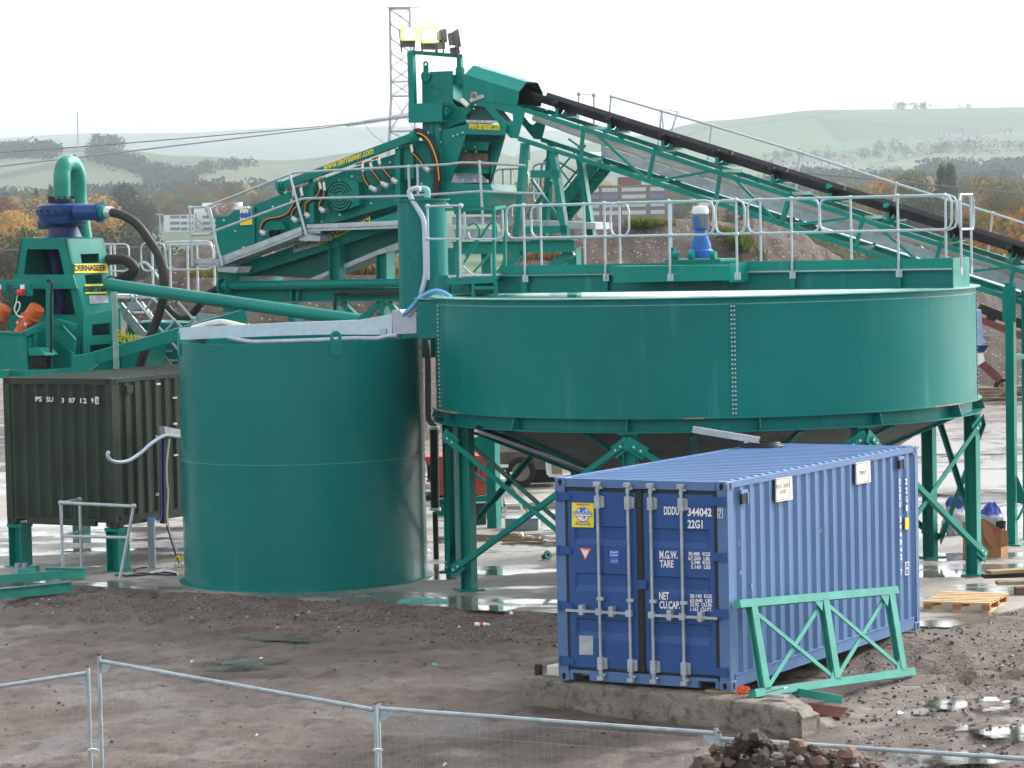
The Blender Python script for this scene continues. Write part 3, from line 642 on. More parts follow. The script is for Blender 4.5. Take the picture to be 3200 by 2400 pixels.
# lamp post near the white office, pole behind the pump pipe
mb = MB(); p = atY(501, 725, 500); q = atY(499, 670, 500); mb.tube((p.x, p.y, hz(p.x, p.y)), q, .11, 6); r = thing('street_lamp', (p.x, p.y, hz(p.x, p.y)), 'grey car park lamp post left of the white office block', 'street lamp')
mb.ob('post', M['galv'], r); mb = MB(); mb.bar(q+V((-.65, 0, 0)), q+V((.65, 0, 0)), .3, .16); mb.ob('lamp_head', M['galv'], r)
mb = MB(); p = atY(242, 700, 62); q = atY(242, 352, 62); mb.tube((p.x, p.y, 0), q, .017, 6, .012); solo(mb, 'mast_pole', M['galv'], 'thin grey whip pole rising behind the bent green pipe', 'pole')
def pylon():
    Y = 210; k = Y/FPX; bx = atY(1265, 700, Y).x; r = thing('lattice_pylon', (bx, Y, 0), 'grey lattice power pylon rising behind the feed tower', 'pylon')
    zt = atY(1265, 28, Y).z; zk = atY(1265, 300, Y).z; zl = atY(1265, 410, Y).z; mb = MB(); lo = MB()
    def corner(z, i, j):
        t = max(0, (zk-z)/zk); hx = (33+8*t if z < zk else 31+2*(zt-z)/(zt-zk)*1)*k + t*.9
        return V((bx+i*hx, Y+j*hx, z))
    zs = [0, 2.5, 4.5, 6.5, 8.5, 10.3, 11.8, zl, zk]; n_ = 6
    zs = sorted([z for z in zs if z < zk-.4] + [zk+(zt-zk)*q/n_ for q in range(n_+1)])
    for i in (-1, 1):
        for j in (-1, 1):
            for a, b_ in zip(zs, zs[1:]): mb.bar(corner(a, i, j), corner(b_, i, j), .085, .085)
    for a, b_ in zip(zs, zs[1:]):
        for s in (-1, 1):
            for f in ((lambda z, q: corner(z, q, s)), (lambda z, q: corner(z, s, q))):
                lo.bar(f(a, -1), f(b_, 1), .045, .045); lo.bar(f(a, 1), f(b_, -1), .045, .045)
                if a < zk+.1: lo.bar(f(b_, -1), f(b_, 1), .06, .06)
    mb.bar((bx-33*k, Y-33*k, zt), (bx+33*k, Y-33*k, zt), .2, .2); mb.bar((bx-60*k, Y, zt+.1), (bx+60*k, Y, zt+.1), .06, .06)
    mb.ob('legs', M['steel'], r, smooth=0); lo.ob('lattice_bracing', M['steel'], r, smooth=0)
    ins = MB(); p, q = atY(1290, 361, Y-2), atY(1085, 390, Y-3.5); 
    for i in range(34):
        c = p.lerp(q, i/33); ins.tube(c, c+(q-p).normalized()*.06, .14, 8)
    ins.tube(p, q, .03, 6); ins.ob('insulator_string', M['galv'], r)
    ins = MB(); p2, q2 = atY(1290, 352, Y+2), atY(1095, 386, Y+1)
    for i in range(30):
        c = p2.lerp(q2, i/29); ins.tube(c, c+(q2-p2).normalized()*.06, .10, 8)
    ins.ob('insulator_string', M['galv'], r)
    return q, q2
q_, q2_ = pylon()
PLM = mat('dull_grey_wire', (.17, .17, .17), .8)
def cable(pts, rad, label, name='power_line', m=None):
    mb = MB(); mb.path(pts, rad, 5, 10); solo(mb, name, m or PLM, label, 'power line')
cable([q_, atY(800, 425, 198), atY(400, 473, 190), atY(0, 520, 182), atY(-300, 560, 178)], .045, 'lower of two power lines running left from the pylon', m=PLM)
cable([q2_, atY(800, 413, 204), atY(400, 447, 200), atY(0, 477, 196), atY(-300, 500, 192)], .035, 'upper of two power lines running left from the pylon', m=PLM)
cable([atY(1140, 388, 208), atY(1165, 420, 209), atY(1210, 452, 211), atY(1250, 470, 211)], .02, 'slack jumper wire looping down beside the pylon')
cable([atY(0, 782, 108), atY(400, 773, 109), atY(720, 757, 110), atY(1300, 722, 112)], .03, 'low grey wire crossing behind the pump tower', 'wire')
cable([atY(2500, 540, 140), atY(2800, 567, 135), atY(3100, 596, 130), atY(3300, 616, 128)], .03, 'pale overhead wire above the right end of the tank rail', 'wire')
# ------------------------------------------------------------------ the big round thickener tank
TC = V((3.174, 48.796, 0)); ZR, ZF, RW = 4.689, 2.883, 4.42
def pol(R, deg, z): return TC + V((R*math.cos(math.radians(deg)), R*math.sin(math.radians(deg)), z))
tk = thing('thickener_tank', TC, 'huge round green steel settling tank raised on braced legs', 'tank')
mb = MB(); mb.lathe([(RW, ZF-.02), (RW, ZR-.012)], TC, 160); mb.lathe([(RW-.012, ZR-.012), (RW-.012, ZF-.02)], TC, 160); mb.ob('shell', M['tank'], tk)
mb = MB(); mb.lathe([(4.2, ZR-.012), (4.497, ZR-.012), (4.497, ZR+.004), (4.2, ZR+.004), (4.2, ZR-.012)], TC, 160)
mb.lathe([(RW+.001, ZR-.115), (RW+.007, ZR-.115), (RW+.007, ZR-.102), (RW+.001, ZR-.102)], TC, 160); mb.ob('rim_flange', mat('wet_green_rim', (.16, .42, .36), .3, var=.15, scale=2), tk, smooth=30)
mb = MB(); mb.lathe([(.3, ZR-.10), (4.2, ZR-.03)], TC, 96); mb.ob('launder_cover', mat('wet_green_deck', (.08, .33, .28), .16, var=.1, scale=1.5), tk)
mb = MB()
for z in (ZF, ZF-.205): mb.lathe([(4.15, z-.012), (4.497, z-.012), (4.497, z+.004), (4.15, z+.004), (4.15, z-.012)], TC, 160)
mb.lathe([(RW-.08, ZF-.205), (RW-.08, ZF-.012)], TC, 160)
for k in range(14):
    a = 199.5+25.7*k; u = (pol(1, a, 0)-TC); t_ = V((-u.y, u.x, 0))
    mb.prism([pol(RW-.09, a, ZF-.012), pol(4.49, a, ZF-.012), pol(4.55, a, ZF-.2), pol(RW-.09, a, ZF-.2)], t_*.014)
mb.ob('ring_beam', M['tank'], tk, smooth=30)
mb = MB(); mb.lathe([(4.3, ZF-.215), (.35, 1.05), (.35, .8)], TC, 96); mb.ob('cone_bottom', M['cone'], tk)
for a0, a1 in ((190, 206), (318, 330), (338, 341), (262, 266)): mb = MB(); mb.lathe([(RW+.03, ZF+.0055), (4.499, ZF+.0055), (4.499, ZF-.010)], TC, 12, Z, math.radians(a0), math.radians(a1)); mb.ob('rust_stain', M['rust'], tk)
mb = MB()
for k in range(16):
    a = 196+22.5*k; p, q = pol(4.25, a, ZF-.25), pol(.5, a, 1.06); mb.bar(p, q, .09, .05)
mb.ob('cone_ribs', M['tank'], tk, smooth=0)
def bolts(mb, P, nrm, r=.016, n=6, h=.02):
    for p in P: mb.tube(p, V(p)+V(nrm)*h, r, n)
for a in (271.9, 191.5, 340 + 11, 92):
    u = pol(1, a, 0)-TC; t_ = V((-u.y, u.x, 0)); mb = MB()
    mb.box(pol(RW+.004, a, (ZF+ZR-.1)/2), .010, .10, ZR-.1-ZF-.02, (u, t_, Z)); mb.ob('seam_strip', M['tank'], tk, smooth=0)
    mb = MB(); k = 24
    for s in (-.022, .022): bolts(mb, [pol(RW+.008, a, ZF+.06+(ZR-.2-ZF)*i/k)+t_*s for i in range(k+1)], u, .013 if a != 191.5 else .018)
    mb.ob('seam_bolts', M['bolt'], tk)
LEGS = [199.5, 251, 299, 349, 25, 70, 118, 163]; RL = 4.33
for a in LEGS:
    RL = {199.5: 4.17, 163: 4.42}.get(a, 4.33); u = pol(1, a, 0)-TC; mb = MB(); p = pol(RL, a, .02); q = pol(RL, a, ZF-.22)
    mb.ibeam(p, q, .2, .2, .018, up=V((-u.y, u.x, 0)) if a in (251, 299) else V((math.cos(.5), -math.sin(.5), 0)))
    L = mb.ob('leg', M['green'], tk, smooth=0)
    mb = MB(); mb.box(pol(RL, a, .012), .40, .40, .024, (u, V((-u.y, u.x, 0)), Z)); mb.box(pol(RL, a, ZF-.232), .3, .3, .02, (u, V((-u.y, u.x, 0)), Z)); mb.ob('base_plate', M['green'], L, smooth=0)
for a, b_ in zip(LEGS, LEGS[1:]+LEGS[:1]):
    for (a1, z1, a2, z2, o) in ((a, .30, b_, ZF-.36, 0), (a, ZF-.36, b_, .30, .05)):
        p, q = pol(RL+.06+o, a1, z1), pol(RL+.06+o, a2, z2); d = (q-p).normalized(); mb = MB(); out = (p+q)/2-TC; out.z = 0
        mb.angle(p+d*.08, q-d*.08, .085, .014, up=out.normalized(), sx=1, sy=1); 
        for c, s in ((p, 1), (q, -1)): mb.bar(c+d*s*-.02, c+d*s*.34, .20, .014, up=out.normalized())
        br = mb.ob('brace', M['green'], tk, smooth=0)
        mb = MB(); bolts(mb, [c+d*s*k for c, s in ((p, 1), (q, -1)) for k in (.12, .24)], out.normalized(), .02, 6, .05); mb.ob('brace_bolts', M['bolt'], br)
# overflow launder outlet on the left of the tank
PL_ = VP((-1.45, 48.25), .38)
def qbox(pl, q, dep, off=0):
    """box whose front face is the four pixels q on plane pl"""
    mb = MB(); mb.prism([pl.p(x, y, off) for x, y in q], pl.e2*dep); return mb
qbox(PL_, [(1303, 940), (1384, 942), (1384, 1055), (1305, 1058)], 1.1).ob('overflow_box', M['tank'], tk, smooth=0)
qbox(PL_, [(1292, 931), (1392, 937), (1392, 941), (1292, 935)], 1.15, -.03).ob('overflow_box_lip', M['weld'], tk, smooth=0)
mb = MB(); bolts(mb, [PL_.p(1380+.6*i*0, 947+13*i, -.004) for i in range(9)], -PL_.e2, .016); mb.ob('overflow_box_bolts', M['bolt'], tk)
# ------------------------------------------------------------------ green upright storage tank
GC = V((-3.524, 49.673, 0)); GR = 2.036; GZ = 4.009
gt_ = thing('storage_tank', GC, 'upright glossy green steel tank standing left of the huge round tank', 'tank')
mb = MB(); mb.lathe([(GR, .012), (GR, GZ), (GR-.015, GZ), (GR-.015, .3)], GC, 128); mb.ob('shell', mat('glossy_tank_green', (.003, .165, .15), .24, var=.05, scale=.6, streak=(3.2, (.03, .21, .19), .62, .9), rvar=.05, bump=.035, bscale=1.1), gt_, smooth=35)
mb = MB(); mb.lathe([(GR+.001, 2.05), (GR+.004, 2.055), (GR+.001, 2.06)], GC, 128); mb.ob('mid_weld', M['weld'], gt_)
mb = MB(); mb.lathe([(GR-.1, .0), (GR+.085, .0), (GR+.085, .014), (GR-.05, .014)], GC, 128); mb.ob('base_flange', M['green'], gt_, smooth=30)
for px, py in ((1050, 1115), (568, 1100)):
    d = ray(px, py); t_ = 44.0
    ang = math.atan2(-1, .18) if px > 800 else math.radians(196)
    u = V((math.cos(ang), math.sin(ang), 0)); tt = V((-u.y, u.x, 0)); c = GC+u*(GR+.004)
    if px > 800:
        g = V((( px-1600)/FPX*47.65, 0, 0)).x; dx = g-GC.x; u = V((dx/GR, -math.sqrt(1-(dx/GR)**2), 0)); tt = V((-u.y, u.x, 0)); c = GC+u*(GR+.004)
    o2 = rrect(-.095, -.12, .095, .10, .002, 1)[:0] + [(-.095, -.24), (.095, -.24), (.095, .06)] + [(.095*math.cos(math.radians(t)), .06+.095*math.sin(math.radians(t))) for t in range(15, 180, 15)] + [(-.095, .06)]
    plate(o2, [[(.045*math.cos(math.radians(t)), .055+.045*math.sin(math.radians(t))) for t in range(0, 360, 30)]], u*.02, c+Z*(GZ+.03), tt, Z).ob('lifting_lug', M['green'], gt_, smooth=30)
# galvanised cable duct lying across the storage tank
PT = VP((-1.6, 48.55), .5)
mb = MB(); top = [(559, 1025), (880, 1009), (1112, 1001), (1225, 981)]; bot = [(1225, 1046), (1035, 1045), (880, 1049), (561, 1062)]
mb.prism([PT.p(*c) for c in top+bot], PT.e2*.30); du = thing('cable_duct', PT.p(900, 1060), 'long galvanised cable duct lying across the top of the upright tank', 'cable duct'); mb.ob('trough', mat('clean_galvanised', (.50, .60, .68), .4, metal=.2, var=.06, scale=8), du, smooth=0)
mb = MB(); mb.prism([PT.p(*c, -.02) for c in ((1225, 979), (1301, 977), (1302, 1042), (1227, 1046))], PT.e2*.34); mb.ob('junction_box', mat('box_galvanised', (.42, .45, .50), .45, metal=.2, var=.06, scale=9), du, smooth=0, bevel=.008)
mb = MB(); mb.prism([PT.p(*c, -.03) for c in ((1187, 1026), (1206, 1026), (1206, 1063), (1189, 1063))], PT.e2*.02); mb.ob('strap', M['galv'], du, smooth=0)
mb = MB(); mb.prism([PT.p(*c, -.02) for c in ((1224, 978), (1228, 968), (1250, 968), (1254, 977))], PT.e2*.3); mb.prism([PT.p(*c, .1) for c in ((1238, 1044), (1252, 1044), (1250, 1060), (1240, 1060))], PT.e2*.05); mb.ob('box_brackets', M['galv'], du, smooth=0)
mb = MB(); mb.path([PT.p(x, y, -.1) for x, y in ((715, 1056), (745, 1061), (790, 1068), (880, 1066), (1000, 1062), (1100, 1057), (1180, 1057), (1215, 1049), (1240, 1050))], .036, 10, 5); solo(mb, 'hose', M['hosegrey'], 'translucent grey hose strapped under the galvanised duct along the tank rim', 'hose')
mb = MB(); mb.path([PT.p(x, y, .2) for x, y in ((600, 1026), (650, 1012), (690, 1005), (730, 1012), (770, 1022))], .045, 8, 5); solo(mb, 'hose', M['hosewhite'], 'white hose humping up over the left end of the galvanised duct', 'hose')
# ------------------------------------------------------------------ feed column beside the tank and its hoses
FC = V((-1.48, 51.2, 0)); fc = thing('feed_column', FC+Z*3.6, 'narrow green steel cylinder standing at the left end of the tank bridge', 'feed column')
mb = MB(); mb.lathe([(.30, 3.6), (.425, 3.6), (.425, 6.30), (.41, 6.30), (.41, 3.7)], FC, 48); mb.ob('shell', M['tank'], fc, smooth=40)
mb = MB(); mb.lathe([(.40, 6.285), (.485, 6.285), (.485, 6.31), (.0, 6.31)], FC, 48); mb.ob('top_flange', M['green'], fc, smooth=30)
PF = VP((-1.48, 50.75), .43)
mb = MB(); mb.prism([PF.p(x, y, 0) for x, y in ((1290, 863), (1404, 860), (1404, 914), (1290, 916))], PF.e2*.3); mb.ob('bracket', M['tank'], fc, smooth=0)
mb = MB(); mb.path([PF.p(x, y, .2) for x, y in ((1335, 617), (1336, 597), (1328, 590), (1312, 590))], .05, 10, 4); mb.ob('outlet_elbow', mat('pale_green_pipe', (.25, .48, .42), .4), fc)
mb = MB(); mb.path([PF.p(x, y, -.03) for x, y in ((1314, 590), (1295, 589), (1280, 598), (1284, 618), (1303, 648), (1324, 690), (1328, 760), (1330, 830), (1328, 870), (1319, 910), (1313, 930))]+[PT.p(1298, 958, .3), PT.p(1272, 975, .25), PT.p(1258, 982, .2)], .045, 10, 5); solo(mb, 'hose', M['hosewhite'] if 0 else mat('lavender_hose', (.50, .55, .66), .4, var=.08), 'pale hose dropping from the top of the green feed column to the duct box', 'hose')
for k, (m, lab) in enumerate(((M['hoseblue'], 'blue hose arching over the tank rim beside the feed column'), (M['hosewhite'], 'cream hose arching over the tank rim just under the blue one'))):
    o = 7*k; mb = MB(); mb.path([PL_.p(x, y, .12+.07*k) for x, y in ((1258+o*2, 986), (1285+o, 962+o), (1315+o, 930+o*.6), (1345, 913+o), (1368, 909+o), (1392-o*.5, 917+o), (1412-o*1.5, 932+o))], .035, 10, 5); solo(mb, 'hose', m, lab, 'hose')
# ------------------------------------------------------------------ access bridge over the tank
PB = VP((3.17, 48.36), .43); bx = thing('access_bridge', PB.p(2200, 900), 'green steel access bridge with galvanised handrails across the round tank', 'walkway')
mb = MB(); mb.prism([PB.p(*c) for c in ((1562, 831), (2975, 806), (2975, 842), (1562, 861))], PB.e2*.02); mb.ob('toe_board', M['green'], bx, smooth=0)
mb = MB(); mb.prism([PB.p(*c, .9) for c in ((1600, 831), (2990, 808), (2990, 842), (1600, 861))], PB.e2*.02); mb.ob('toe_board', M['green'], bx, smooth=0)
z_w = PB.p(2200, 849).z; uL, uR = (PB.p(1400, 850)-PB.o).dot(PB.e1), (PB.p(2975, 830)-PB.o).dot(PB.e1)
mb = MB(); mb.box(PB.xz((uL+uR)/2, z_w-.012, .45), uR-uL, .9, .024, (PB.e1, PB.e2, Z)); mb.ob('deck', M['galv'], bx, smooth=0)
for off in (.12, .80):
    mb = MB(); mb.ibeam(PB.xz(uL, z_w-.17, off), PB.xz(uR, z_w-.17, off), .16, .29, .02)
    mb.ob('main_beam', M['tank'], bx, smooth=0)
mb = MB()
for px in (1460, 1637, 1889, 2473, 2805): mb.prism([PB.p(px-8, 868, .03), PB.p(px+10, 868, .03), PB.p(px+10, 917-(px-1460)*.011, .03), PB.p(px-8, 918-(px-1460)*.011, .03)], PB.e2*.2)
mb.ob('stiffener', M['tank'], bx, smooth=0)
ze1, ze0 = PB.p(2975, 806).z, PB.p(2975, 902).z; mb = MB(); mb.prism([PB.xz(uR, ze1, -.0), PB.xz(uR, ze0, -.0), PB.xz(uR, ze0, .92), PB.xz(uR, ze1, .92)], PB.e1*.02); mb.ob('end_plate', M['green'], bx, smooth=0)
mb = MB(); mb.prism([PB.p(*c, -.5) for c in ((1915, 832), (2277, 829), (2277, 846), (1915, 862))], PB.e2*.5)
mb.prism([PB.p(*c, -.5) for c in ((1916, 862), (2277, 846), (2277, 876), (1916, 884))], PB.e2*.02)
mb.prism([PB.xz((PB.p(2277, 830, -.5)-PB.o).dot(PB.e1), z_w+.14, -.5), PB.xz((PB.p(2277, 830, -.5)-PB.o).dot(PB.e1), z_w-.17, -.5), PB.xz((PB.p(2335, 830)-PB.o).dot(PB.e1), z_w-.17, 0), PB.xz((PB.p(2335, 830)-PB.o).dot(PB.e1), z_w+.14, 0)], PB.e1*.02)
mb.ob('drive_platform', M['green'], bx, smooth=0)
zt_ = PB.p(2200, 628).z; zm_ = PB.p(2200, 733).z; TR = .020
def loop(pl, pxa, pxb, off, z0, z1, r=.12):
    ua, ub = (pl.p(pxa, 680, off)-pl.o).dot(pl.e1), (pl.p(pxb, 680, off)-pl.o).dot(pl.e1)
    pts = [(ua+r, z1), ((ua+ub)/2, z1), (ub-r, z1), (ub-r*.3, z1-r*.3), (ub, z1-r), (ub, z0+r), (ub-r*.3, z0+r*.3), (ub-r, z0), ((ua+ub)/2, z0), (ua+r, z0), (ua+r*.3, z0+r*.3), (ua, z0+r), (ua, z1-r), (ua+r*.3, z1-r*.3), (ua+r, z1)]
    mb = MB(); mb.path([pl.xz(u, z, off) for u, z in pts], TR, 8); return mb
for a, b_, off in ((1583, 1965, -.03), (1908, 2230, -.52), (2236, 2327, -.3), (2337, 2974, -.03), (1660, 2560, .93), (2562, 2990, .93)):
    loop(PB, a, b_, off, zm_, zt_).ob('handrail', M['rail'], bx)
def post(pl, px, off, z0, z1, par, plate_=True):
    u = (pl.p(px, 700, off)-pl.o).dot(pl.e1); mb = MB(); mb.tube(pl.xz(u, z0, off), pl.xz(u, z1, off), TR, 8)
    for z in (z1, zm_ if par is bx else z1): mb.ball(pl.xz(u, z, off), .042, 8)
    if plate_: mb.box(pl.xz(u, z0+.04, off+.02), .10, .02, .12, (pl.e1, pl.e2, Z))
    return mb.ob('rail_post', M['rail'], par)
for px, off in ((1637, -.03), (1889, -.03), (2091, -.52), (2301, -.52), (2473, -.03), (2806, -.03), (1690, .93), (1826, .93), (1936, .93), (2096, .93), (2376, .93), (2659, .93), (2955, .93)):
    post(PB, px, off, z_w-.11 if off < 0 else z_w, zt_, bx, off < 0)
ue = (PB.p(2985, 700)-PB.o).dot(PB.e1)+.05; mb = MB(); pts = [(.05, zt_-.1), (.05, zm_+.1), (.13, zm_), (.80, zm_), (.88, zm_+.1), (.88, zt_-.1), (.80, zt_), (.13, zt_), (.05, zt_-.1)]
mb.path([PB.xz(ue, z, o) for o, z in pts], TR, 8)
for o in (.14, .72): mb.tube(PB.xz(ue, z_w-.1, o), PB.xz(ue, zt_, o), TR, 8); mb.box(PB.xz(ue, z_w-.05, o), .02, .1, .12, (PB.e1, PB.e2, Z))
mb.ob('end_rail', M['rail'], bx)
# rake drive: geared motor standing on the bridge
mc = PB.p(2191, 806, .45); dz = 1/FPX*mc.y
dr = thing('gearmotor', mc, 'blue geared motor with white capped electric motor standing on the tank bridge', 'motor')
def zp(py): return mc.z+(806-py)*dz
mb = MB(); mb.lathe([(.0, zp(806)-mc.z), (.205, 0), (.205, zp(783)-mc.z), (.17, zp(778)-mc.z), (.165, zp(762)-mc.z), (.10, zp(728)-mc.z), (.10, zp(718)-mc.z), (.155, zp(716)-mc.z), (.155, zp(712)-mc.z), (.0, zp(711)-mc.z)], mc, 32); mb.ob('gearbox', M['royal'], dr)
mb = MB(); mb.lathe([(.0, zp(711)-mc.z), (.118, zp(711)-mc.z), (.118, zp(668)-mc.z), (0, zp(668)-mc.z)], mc, 24)
for i in range(24):
    a = i*math.pi/12; u = V((math.cos(a), math.sin(a), 0)); mb.box(mc+u*.125+Z*(zp(690)-mc.z), .03, .008, .2, (u, V((-u.y, u.x, 0)), Z))
mb.ob('motor', M['motor'], dr, smooth=30)
mb = MB(); mb.lathe([(.131, zp(668)-mc.z), (.135, zp(655)-mc.z), (.115, zp(645)-mc.z), (.0, zp(643)-mc.z)], mc, 24); mb.ob('fan_cover', M['grille'], dr)
mb = MB(); v_ = mc-PB.e2*.14+PB.e1*-.01; mb.tube(v_+Z*(zp(712)-mc.z), v_+Z*(zp(682)-mc.z), .042, 12); mb.tube(v_+Z*(zp(682)-mc.z), v_+Z*(zp(676)-mc.z), .02, 8); mb.ob('grease_pot', M['royal'], dr)
mb = MB(); mb.box(mc-Z*.035, .98, .8, .04, (PB.e1, PB.e2, Z)); mb.box(mc-Z*.1, .9, .7, .09, (PB.e1, PB.e2, Z)); 
for s in (-.33, .33, -.05): 
    c = mc+PB.e1*s-PB.e2*.3-Z*.015; mb.tube(c+Z*.06-PB.e1*.045, c+Z*.06+PB.e1*.045, .07, 12)
mb.box(mc+PB.e1*-.42+Z*.08-PB.e2*.2, .08, .08, .2, (PB.e1, PB.e2, Z)); mb.ob('base_frame', M['green'], dr, smooth=30)
# access platform with gate at the left end of the bridge
ap = thing('access_platform', PB.p(1480, 880, -.3), 'small green framed access platform with gate left of the bridge', 'platform')
mb = MB(); b = lambda x0, y0, x1, y1, w_=.05, off=-.3: mb.bar(PB.p(x0, y0, off), PB.p(x1, y1, off), w_, w_, PB.e2)
for a in ((1431, 655, 1432, 878), (1543, 652, 1545, 885), (1392, 655, 1545, 651), (1479, 880, 1480, 932), (1550, 880, 1551, 935), (1480, 899, 1550, 899)): b(*a)
mb.bar(PB.p(1543, 652, -.3), PB.p(1577, 646, .3), .05, .05, PB.e1); mb.bar(PB.p(1577, 646, .3), PB.p(1578, 832, .3), .05, .05, PB.e2)
mb.bar(PB.p(1396, 880, -.3), PB.p(1549, 873, -.3), .03, .11, Z); mb.bar(PB.p(1549, 873, -.3), PB.p(1580, 836, .3), .03, .05, Z); mb.ob('frame', M['green'], ap, smooth=0)
mb = MB(); p0, p1 = PB.p(1400, 868, -.3), PB.p(1549, 862, -.3); mb.prism([p0, p1, p1+PB.e2*.9, p0+PB.e2*.9], Z*.03); mb.ob('floor_grating', M['galv'], ap, smooth=0)
mb = MB(); f = lambda *c, off=-.35: mb.path([PB.p(x, y, off) for x, y in c], TR, 8)
f((1336, 645), (1440, 643)); f((1336, 747), (1432, 747)); f((1336, 643), (1339, 874)); f((1437, 643), (1438, 868)); 
for c in ((1336, 645), (1440, 643), (1336, 747)): mb.ball(PB.p(*c, -.35), .045, 8)
mb.ob('side_rail', M['rail'], ap)
mb = MB(); f((1451, 662), (1451, 735), (1444, 748), (1437, 750)); mb.ob('gate_hinge_rail', M['rail'], ap); mb = MB(); f((1463, 725), (1466, 740), (1476, 748), (1555, 747), (1570, 738), (1573, 715), (1570, 655)); mb.ob('gate', M['rail'], ap); mb = MB(); f((1447, 833), (1480, 862)); mb.ob('gate_strut', M['rail'], ap)
mb = MB(); mb.path([PB.p(x, y, .6) for x, y in ((1455, 800), (1480, 760), (1496, 740), (1497, 715), (1483, 698), (1462, 705))], TR, 8, 4); mb.path([PB.p(x, y, .6) for x, y in ((1450, 820), (1500, 745), (1530, 700), (1548, 700), (1550, 730), (1540, 780), (1480, 850))], TR, 8, 4); mb.ob('ladder_hoops', M['green'], ap)
# ------------------------------------------------------------------ shipping containers
CW, CL, CH = 2.438, 6.058, 2.591
class Frame:
    def __init__(s, o, yaw):
        s.e1 = V((math.cos(yaw), -math.sin(yaw), 0)); s.e2 = V((math.sin(yaw), math.cos(yaw), 0)); s.o = V(o)-s.e1*CW; s.ax = (s.e1, s.e2, Z)
    def P(s, u, v, w_): return s.o+s.e1*u+s.e2*v+Z*w_
    def bx(s, mb, u0, u1, v0, v1, w0, w1): return mb.box(s.P((u0+u1)/2, (v0+v1)/2, (w0+w1)/2), abs(u1-u0), abs(v1-v0), abs(w1-w0), s.ax)
    def front(s, px, py, v=0.0):
        d = ray(px, py); q = s.P(0, v, 0); t = (q-CAM).dot(s.e2)/d.dot(s.e2); return CAM+d*t
    def right(s, px, py, du=0.0):
        d = ray(px, py); q = s.P(CW+du, 0, 0); t = (q-CAM).dot(s.e1)/d.dot(s.e1); return CAM+d*t
    def fu(s, px, py): p = s.front(px, py)-s.o; return p.dot(s.e1), p.z
    def ru(s, px, py): p = s.right(px, py)-s.o; return p.dot(s.e2), p.z
def corr(fr, mb, axis, a0, a1, w0, w1, base, depth, pitch, sgn):
    """trapezoidal sheet: 'side' runs along v at u=base, 'end' runs along u at v=base"""
    n = round((a1-a0)/pitch); pitch = (a1-a0)/n; prof = []
    for i in range(n):
        for f, d in ((0, 0), (.26, 0), (.5, 1), (.76, 1)): prof.append((a0+pitch*(i+f), d*depth))
    prof.append((a1, 0)); vs = []; fs = []
    for a, d in prof:
        q = base-sgn*d
        for w_ in (w0, w1): vs.append(fr.P(q, a, w_) if axis == 'side' else fr.P(a, q, w_))
    for i in range(len(prof)-1): fs.append((2*i, 2*i+2, 2*i+3, 2*i+1))
    mb.add(vs, fs)
